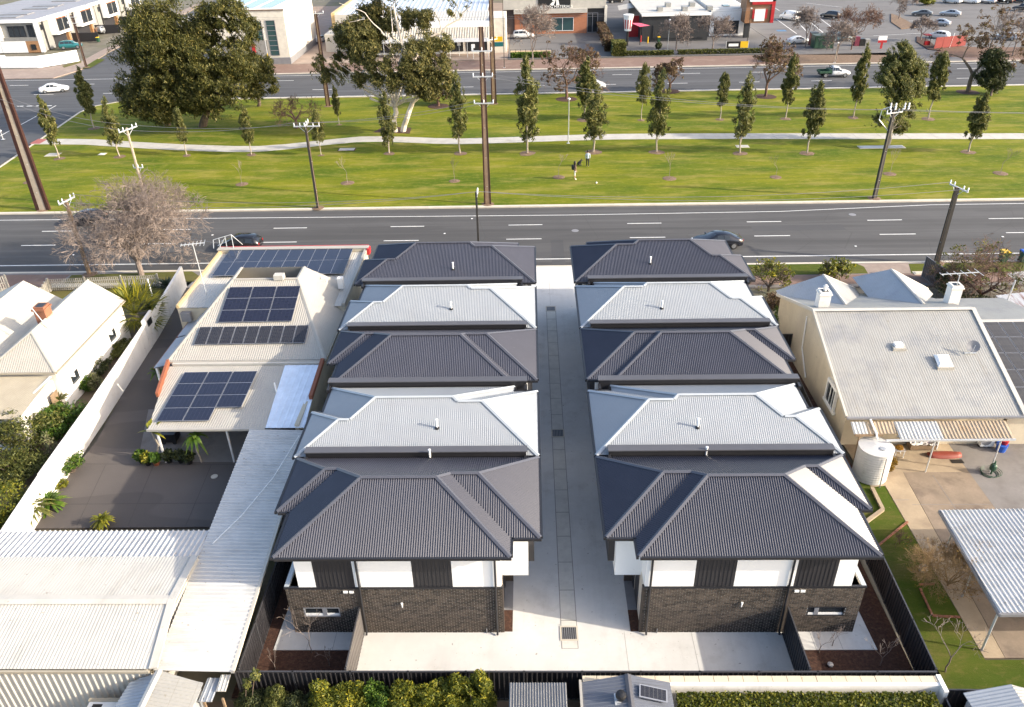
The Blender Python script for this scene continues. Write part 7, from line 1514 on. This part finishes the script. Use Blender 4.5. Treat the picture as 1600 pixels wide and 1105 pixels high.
# cream corner building
zt = GY(430, 16, 159.5).z
xa, xb = G(385, 101).x, -45.9
t = thing('cream_building', 'cream two storey corner building with two tall teal windows', 'building', ((xa + xb) / 2, 159.5, 0)); CW = mat('pale_cream_render', (.62, .58, .50), .8)
bx('wall', CW, t, xa - 6, xb, 159.6, 182, 0, zt); bx('plinth', M['grey'], t, xa - 6, xb + .04, 159.5, 159.62, 0, 1.2); bx('side_plinth', M['grey'], t, xb, xb + .06, 159.6, 182, 0, 1.2)
bx('parapet_trim', mat('brown_trim', (.16, .10, .07), .6), t, xa - 6.1, xb + .1, 159.45, 159.75, zt - .05, zt + .12); bx('roof', M['steel'], t, xa - 5.8, xb - .3, 159.9, 181.7, zt - .3, zt - .1)
for px in (426, 405):
    x = GY(px, 60, 159.55).x; window(t, x - .85, x + .85, 159.6, 1.6, zt - 1.8, 'S', 1, 7, 'grey', 'glass_teal')
bx('dark_entry', GRC, t, xa - 4, GY(420, 80, 159.5).x, 159.4, 159.58, 0, 4.4); bx('red_sign', M['red'], t, GY(397, 80, 159.3).x - .3, GY(397, 80, 159.3).x + .3, 159.3, 159.4, 2.2, 4.0)
for k in range(3): bx('roof_panel', M['car_blue'], t, xa - 4 + k * 3.6, xa - 1.4 + k * 3.6, 163, 176, zt - .09, zt + .02)
# long factory with ochre side parapet behind
t = thing('long_factory', 'long pale metal roofed factory with a sunlit ochre side parapet', 'building', (-30, 172, 0)); OC = mat('ochre_wall', (.55, .40, .20), .8)
bx('side_wall', OC, t, -41.0, -40.2, 177, 260, 0, 6.6); bx('front_wall', M['white_roof'], t, -40.2, -8.5, 176.6, 177, 0, 6.3)
bx('shaded_side_sheet', mat('shaded_tan_brown', (.17, .12, .08), .8), t, -41.1, -41.0, 177.2, 260, 0, 5.6)  # thin sheet: shade on the tan left face painted in as dark brown
sheetpart('roof', [(-40.2, 176.8, 6.0), (-8.5, 176.8, 6.0), (-8.5, 262, 8.5), (-40.2, 262, 8.5)], mat('pale_blue_sheet', (.42, .47, .54), .45), t, TRAP(1.0, .08))
ch = MB().lathe((-37.2, 172, 0), [(.9, 0), (.9, 5.0), (1.0, 5.0), (1.0, 5.4), (.6, 5.4)], 8).build('chimney', mat('purple_brick', (.17, .10, .10), .8), t)
bx('gate_house', M['white_roof'], t, -41.5, -37, 171, 176.5, 0, 3.4)
# shop with the long striped awning
t = thing('awning_shop', 'low shop with a long ribbed awning and a white sign strip behind the tall poles', 'shop', (-20, 166, 0))
bx('wall', M['white_wall'], t, -33.5, -7.2, 166.6, 176.4, 0, 5.6); bx('parapet', M['render'], t, -33.6, -7.1, 166.4, 166.8, 5.0, 6.0); sheetpart('upper_roof', [(-33.6, 166.8, 5.7), (-7.1, 166.8, 5.7), (-7.1, 176.4, 6.6), (-33.6, 176.4, 6.6)], M['white_roof'], t, TRAP(.6, .05))
sheetpart('awning', [(-32.5, 162.6, 3.5), (-7.6, 162.6, 3.5), (-7.6, 166.4, 5.0), (-32.5, 166.4, 5.0)], mat('beige_awning_sheet', (.42, .38, .32), .6), t, TRAP(.5, .09))
bx('sign_strip', mat('white_sign_board', (.70, .72, .74), .5), t, -32.5, -7.6, 162.4, 162.55, 2.9, 3.55)
for k in range(5): window(t, -31.5 + k * 4.8, -27.4 + k * 4.8, 166.6, .5, 3.1, 'S', 3, 1)
for k in range(7): bx('awning_post', M['galv'], t, -32.3 + k * 4.08, -32.2 + k * 4.08, 162.5, 162.6, 0, 2.9)
bx('end_tower', CW, t, -7.1, -4.4, 167, 176, 0, 6.5); bx('yellow_board', M['yellow'], t, -6.6, -4.9, 161.5, 161.7, 3.0, 3.9); bx('teal_board', M['car_teal'], t, -7.0, -4.8, 161.5, 161.7, 2.1, 2.9)
for px, lab in ((704, 'left one'), (740, 'right one'), (718, 'white middle one')):
    p = G(px, 92 if px != 718 else 88); q = thing('sign_post', 'small roadside sign on a post before the awning shop, ' + lab, 'sign', tuple(p)); MB().tube([p, p + ZV * 2.6], .05, 6).build('post', M['galv'], q); bx('plate', M['white'], q, p.x - .35, p.x + .35, p.y - .08, p.y - .03, 2.0, 2.7)
# builders' merchant
def words(s, size, c, m, par, nm='lettering', th=.03, rx=PI / 2):
    cu = bpy.data.curves.new('t', 'FONT'); cu.body = s; cu.size = size; cu.align_x = 'CENTER'; cu.align_y = 'CENTER'; cu.extrude = th; o = bpy.data.objects.new('t', cu); COL.objects.link(o)
    me = bpy.data.meshes.new_from_object(o.evaluated_get(bpy.context.evaluated_depsgraph_get())); bpy.data.objects.remove(o); me.transform(Matrix.Translation(Vector(c)) @ Matrix.Rotation(rx, 4, 'X')); me.transform(frame(par).inverted()); me.materials.clear(); me.materials.append(m); me.name = nm
    ob = bpy.data.objects.new(nm, me); COL.objects.link(ob); ob.parent = par; return ob
Y = 188.0; X_ = lambda px: GY(px, 30, Y).x; Z_ = lambda py: GY(860, py, Y).z
t = thing('builders_shop', 'orange brick and concrete shop front with a black BUILDING MATERIALS sign', 'shop', (X_(865), Y, 0)); CO = mat('beige_concrete_panel', (.42, .40, .36), .85)
bx('brick_wall', mat('orange_shop_brick', (.40, .16, .085), .8, 0, .12, 1.5), t, X_(804), X_(917), Y, Y + .4, 0, Z_(20) + .2); bx('upper_fascia', CO, t, X_(787), X_(946), Y - .3, Y + .3, Z_(14), Z_(-40)); bx('ledge', CO, t, X_(803), X_(917), Y - 1.2, Y, Z_(20), Z_(14) + .1)
bx('recess_wall', mat('dark_brick', (.10, .07, .06), .8), t, X_(787), X_(804), Y + .2, Y + .5, 0, Z_(14)); bx('entry_back', M['clad'], t, X_(917), X_(946), Y + .3, Y + .5, 0, Z_(14)); bx('side_column', CW, t, X_(944), X_(948), Y - .4, Y + .5, 0, Z_(10))
window(t, X_(862), X_(896), Y, .6, Z_(28), 'S', 2, 1, 'white', 'glass_teal'); window(t, X_(918), X_(934), Y + .3, .1, Z_(22), 'S', 2, 1, 'alu', 'glass')
sg = bx('sign_board', M['black'], t, X_(841), X_(891), Y - .42, Y - .32, Z_(13), Z_(-14)); words('BUILDING MATERIALS', .82, (X_(866), Y - .45, Z_(10.5)), M['white'], sg)
mb = MB(); cx, cz = X_(866), Z_(3)
for q in ([(-1.0, -.5), (-.2, -.7), (.2, .2), (-.3, .1)], [(-.5, .2), (.3, .3), (.1, 1.3), (-.2, 1.2)], [(.4, -.7), (1.1, -.6), (.7, 1.0), (.4, .8)]): mb.add([(cx + a, Y - .45, cz + b) for a, b in q], [(0, 1, 2, 3)])
mb.build('sign_emblem', M['white'], sg); bx('roof', GRR, t, X_(787), X_(946), Y + .3, Y + 30, 7.4, 7.6)
t = thing('mesh_fence', 'low dark mesh fence in front of the sandy yard', 'fence', (1, 163, 0))
for k in range(9): MB().tube([(-3.5 + k, 162.9, 0), (-3.5 + k, 162.9, 1.3)], .04, 5).build('post', M['pole_dark'], t)
for z in (.3, .8, 1.28): MB().bar((-3.5, 162.9, z), (4.5, 162.9, z), .03).build('rail', M['pole_dark'], t)
q = G(957, 88); t = thing('green_fence', 'leaning green fence panel beside the tall hedge', 'fence', (q.x, q.y, 0)); MB().prism([(q.x, q.y), (q.x + .15, q.y), (q.x + .4, q.y + 12), (q.x + .25, q.y + 12)], 0, 2.0).build('panel', mat('pale_green_mesh', (.14, .26, .20), .7), t); MB().tube([(q.x, q.y, 0), (q.x, q.y, 2.2)], .06, 6).build('post', M['galv'], t)
# restaurant with black wall, white annexe and timber tower
Y = 176.0; X_ = lambda px: GY(px, 50, Y).x; Z_ = lambda py: GY(1050, py, Y).z
t = thing('restaurant', 'black walled fast food restaurant with a pale flat roof and timber clad red-framed tower', 'restaurant', (X_(1080), Y, 0)); BW = mat('black_wall_panel', (.022, .024, .027), .6, 0, .15, 1)
zt = Z_(23); bx('black_wall', BW, t, X_(1003), X_(1106), Y, Y + 26, 0, zt - .1); bx('roof_edge', M['render'], t, X_(1001), X_(1108), Y - .4, Y - .1, zt - .2, zt + .3); bx('roof', M['white_roof'], t, X_(1001), X_(1108), Y - .1, Y + 30, zt - .1, zt + .1)
for k in range(5): bx('roof_unit', M['steel_old'], t, X_(1030) + k * 2.6, X_(1030) + 1.1 + k * 2.6, Y + 4 + (k % 2) * 6, Y + 6 + (k % 2) * 6, zt + .1, zt + .9)
bx('ribbed_panel', BW, t, X_(1020), X_(1100), Y - .12, Y, .6, 3.2)
Y2 = 181.5; xx = lambda px: GY(px, 45, Y2).x; z2 = GY(1130, 14, Y2).z; bx('annexe_wall', M['render'], t, xx(1108.5), xx(1166), Y2, Y2 + 25, 0, z2); window(t, xx(1116), xx(1153), Y2, .4, GY(1130, 33, Y2).z, 'S', 3, 1, 'black', 'glass'); bx('annexe_roof', M['white_roof'], t, xx(1108.5), xx(1163), Y2 + .3, Y2 + 25, z2, z2 + .05); bx('skylight', M['glass_teal'], t, xx(1132), xx(1142), Y2 + 3, Y2 + 5, z2 + .05, z2 + .2)
Y3 = 178.0; xx = lambda px: GY(px, 30, Y3).x; zz = lambda py: GY(1185, py, Y3).z
bx('tower', mat('timber_panel', (.27, .13, .06), .6, 0, .15, 1.5), t, xx(1164), xx(1203), Y3, Y3 + 5, zz(36), zz(-1)); bx('tower_leg', BW, t, xx(1166), xx(1174), Y3 + .3, Y3 + 1.2, 0, zz(36)); bx('red_frame', M['red'], t, xx(1203), xx(1208), Y3 - .3, Y3 + 5, zz(36), zz(-3)); bx('red_frame', M['red'], t, xx(1172), xx(1203), Y3 - .3, Y3, zz(7), zz(2.5)); bx('tower_top', M['render'], t, xx(1168), xx(1208), Y3 - .3, Y3 + 5, zz(2.5), zz(-3))
pn = bx('sign_panel', M['white'], t, xx(1178), xx(1194), Y3 - .14, Y3 - .04, zz(33), zz(14))
for a, b in ((1174.5, 1177.8), (1194.2, 1197.5)): bx('red_stripe', M['red'], pn, xx(a), xx(b), Y3 - .13, Y3 - .03, zz(29), zz(15))
sheetpart('side_canopy', [G(967, 16, 4.6), G(1003, 10, 4.6), G(1000, 2, 4.9), G(965, 9, 4.9)], M['white_roof'], t, TRAP(.6, .05)); bx('red_side_wall', M['red'], t, X_(985), X_(1003), Y + 6, Y + 6.3, 0, 4.2)
# bucket sign on a post
Yb = 172.; p = GY(981, 48, Yb); p2 = GY(981, 23, Yb); t = thing('bucket_sign', 'big white bucket shaped sign with red stripes on a black post', 'sign', (p.x, Yb, 0)); hb = p2.z - p.z; MB().lathe((p.x, Yb, p.z), [(.7, 0), (.98, hb * .92), (1.05, hb * .92), (1.08, hb), (.9, hb + .05)], 20).build('bucket', M['white'], t)
for k in range(10):
    a0 = 2 * PI * k / 10; mb = MB()
    for u in range(1):
        c0, s0, c1, s1 = math.cos(a0), math.sin(a0), math.cos(a0 + .32), math.sin(a0 + .32); r0, r1 = .78, .94; mb.add([(p.x + r0 * c0, Yb + r0 * s0, p.z + hb * .14), (p.x + r0 * c1, Yb + r0 * s1, p.z + hb * .14), (p.x + r1 * c1, Yb + r1 * s1, p.z + hb * .72), (p.x + r1 * c0, Yb + r1 * s0, p.z + hb * .72)], [(0, 1, 2, 3)])
    mb.build('red_stripe', M['red'], t)
MB().tube([(p.x, Yb, 0), (p.x, Yb, p.z)], .22, 8).build('post', M['black'], t)
p = GY(1002, 38, 172); t = thing('shade_sail', 'pink-red shade canopy beside the bucket sign', 'canopy', (p.x, 172, 0)); MB().add([GY(986, 36, 172), GY(1000, 36, 174), GY(1016, 40, 172), GY(1000, 42, 170.5)], [(0, 1, 2, 3)]).build('fabric', mat('pink_fabric', (.55, .08, .14), .7), t); MB().tube([(p.x, 172.5, 0), (p.x, 172.5, p.z)], .08, 6).build('post', M['black'], t)
for i, (px, py) in enumerate(((1015, 62), (1001, 66), (1068, 62), (1095, 62), (1012, 68))):
    p = G(px, py); t = tag(MB().tube([p, p + ZV * 1.3], .12, 8).build('bollard', M['red'] if i != 4 else M['yellow']), ['red bollard by the drive-through kerb, left one', 'red bollard by the drive-through kerb, nearest the bucket sign', 'red bollard against the black wall, left one', 'red bollard against the black wall, right one', 'yellow bollard by the drive-through kerb'][i], 'bollard')
p = G(1011, 58); t = thing('stop_sign', 'round red stop sign by the drive-through', 'sign', tuple(p)); MB().tube([p, p + ZV * 2.6], .05, 6).build('post', M['galv'], t); MB().lathe((p.x, p.y - .08, 2.6), [(.55, 0), (.55, .04), (.5, .05)], 8, 0, 'Y').build('plate', M['red'], t)
p = G(1151, 79); t = thing('roadside_banner', 'black banner with white lettering blocks and a yellow end by the restaurant hedge', 'banner', tuple(p)); bx('black_half', M['black'], t, p.x - 2.1, p.x + .6, p.y - .05, p.y, .5, 1.7); bx('yellow_half', M['yellow'], t, p.x + .6, p.x + 2.1, p.y - .05, p.y, .5, 1.7); bx('white_print', M['white'], t, p.x - 1.7, p.x + .2, p.y - .07, p.y - .05, .8, 1.3); bx('post', M['galv'], t, p.x - 2.2, p.x - 2.1, p.y - .05, p.y + .05, 0, 1.8); bx('post', M['galv'], t, p.x + 2.1, p.x + 2.2, p.y - .05, p.y + .05, 0, 1.8)
p = G(1028, 84); t = thing('topiary', 'small ball topiary in front of the restaurant hedge', 'plant', tuple(p)); MB().tube([p, p + ZV * 1.0], .05, 5).build('stem', M['bark'], t); V, F = leaves([((0, 0, 1.5), (.6, .6, .6))], 400, .25, RS); mesh_np('foliage', V, F, M['l_shrub'], t)
# containers and signs of the car park
p = G(1289, 76); t = thing('green_container', 'dark green container at the car park edge behind the utility truck', 'container', tuple(p)); bx('body', M['green'], t, p.x - 2.2, p.x + 1.6, p.y, p.y + 2.4, .05, 2.3); bx('lid', mat('grey_green', (.12, .16, .13), .6), t, p.x - 2.3, p.x + 1.7, p.y - .1, p.y + 2.5, 2.3, 2.42)
for k in range(5): bx('rib', M['green'], t, p.x - 2.1 + k * .9, p.x - 2.0 + k * .9, p.y - .06, p.y, .1, 2.25)
p = G(1270, 71); t = thing('dark_red_locker', 'narrow dark red locker left of the green container', 'cabinet', tuple(p)); bx('body', mat('maroon_paint', (.13, .02, .02), .6), t, p.x - .6, p.x + .7, p.y, p.y + 1.2, 0, 2.3); bx('roof', M['black'], t, p.x - .7, p.x + .8, p.y - .1, p.y + 1.3, 2.3, 2.4)
p = G(1342, 72); t = thing('recycling_bins', 'row of maroon charity bins right of the green container', 'bin', tuple(p)); bx('bin', mat('maroon_plastic', (.16, .015, .04), .6), t, p.x - .9, p.x, p.y, p.y + 1, 0, 1.7); bx('bin', M['black'], t, p.x + .1, p.x + 1.0, p.y, p.y + 1, 0, 1.3); bx('bin', M['steel_old'], t, p.x + 1.2, p.x + 2.1, p.y, p.y + 1, 0, 1.2)
p = G(1376, 76); t = thing('entry_sign', 'white and red entry sign beside the car park drive', 'sign', tuple(p)); bx('plate', M['white'], t, p.x - .85, p.x + .85, p.y - .1, p.y, 1.1, 2.3); bx('red_band', M['red'], t, p.x - .85, p.x + .85, p.y - .13, p.y - .1, 1.1, 1.55); bx('leg', M['red'], t, p.x - .2, p.x + .2, p.y - .1, p.y, 0, 1.1)
a, b = G(1459, 77), G(1508, 72); t = thing('red_hoarding', 'bright red hoarding panels in front of the parked white car', 'hoarding', tuple(a)); n_ = 4
for k in range(n_):
    u, v = a.lerp(b, k / n_), a.lerp(b, (k + .97) / n_); MB().bar((u.x, u.y, 1.1), (v.x, v.y, 1.1), .1, 2.0).build('panel', mat('bright_red_paint', (.20, .012, .014), .5) if k == 0 else bpy.data.materials['bright_red_paint'], t)
MB().tube([a.lerp(b, .5), a.lerp(b, .55) + ZV * 2.6], .06, 6).build('post', M['white'], t)
p = G(1447, 72); t = thing('red_trolley_bay', 'small dark red trolley shelter by the car park entry', 'shelter', tuple(p)); bx('roof', mat('dark_red_sheet', (.20, .015, .02), .5), t, p.x - .5, p.x + .7, p.y, p.y + 1.4, 1.9, 2.05); bx('screen', M['red'], t, p.x - .5, p.x + .7, p.y + .1, p.y + .18, 0, .9)
for dx in (-.45, .6): bx('post', M['black'], t, p.x + dx, p.x + dx + .08, p.y, p.y + .08, 0, 1.9)
# planted shrub of the far islands, small far roofs at the top edge
c = G(1448, 8); shrub('garden_shrub', 'yellow-green bush on the far car park island', 'shrub', (c.x, c.y, .9), (2.2, 1.6, .9), 900, .35, M['l_yellow'], 200)
c = G(1210, 92, .5); shrub('garden_shrub', 'olive bush at the verge below the red tower', 'shrub', (c.x, c.y, .6), (3, .8, .6), 900, .25, M['l_olive'], 201)
for i, (x0, x1, y0, y1, h, m_, lab) in enumerate(((-82, -64, 196, 214, 4.5, 'white_roof', 'white roofed house behind the big evergreens, left'), (-63, -52, 190, 206, 4.2, 'cream_roof', 'cream roofed house between the evergreens and the cream building'), (-80, -60, 220, 240, 4.5, 'terracotta', 'red roofed house far behind the evergreens'))):
    t = thing('far_house', lab, 'house', ((x0 + x1) / 2, y0, 0)); bx('wall', M['cream_wall'], t, x0 + .5, x1 - .5, y0 + .5, y1 - .5, 0, 2.8); w_ = min(x1 - x0, y1 - y0) / 2
    a, b = Vector((x0 + w_, y0 + w_, h)), Vector((x1 - w_ + .01, y0 + w_, h))
    for q in ([(x0, y0, 2.8), (x1, y0, 2.8), b, a], [(x1, y0, 2.8), (x1, y1, 2.8), b], [(x1, y1, 2.8), (x0, y1, 2.8), a, b], [(x0, y1, 2.8), (x0, y0, 2.8), a]): sheetpart('roof_slope', q, M[m_], t, TRAP(.6, .05))
    window(t, x0 + 2, x0 + 4, y0 + .5, 1, 2.2, 'S', 2, 1, 'white'); window(t, x1 - 5, x1 - 3, y0 + .5, 1, 2.2, 'S', 2, 1, 'white')
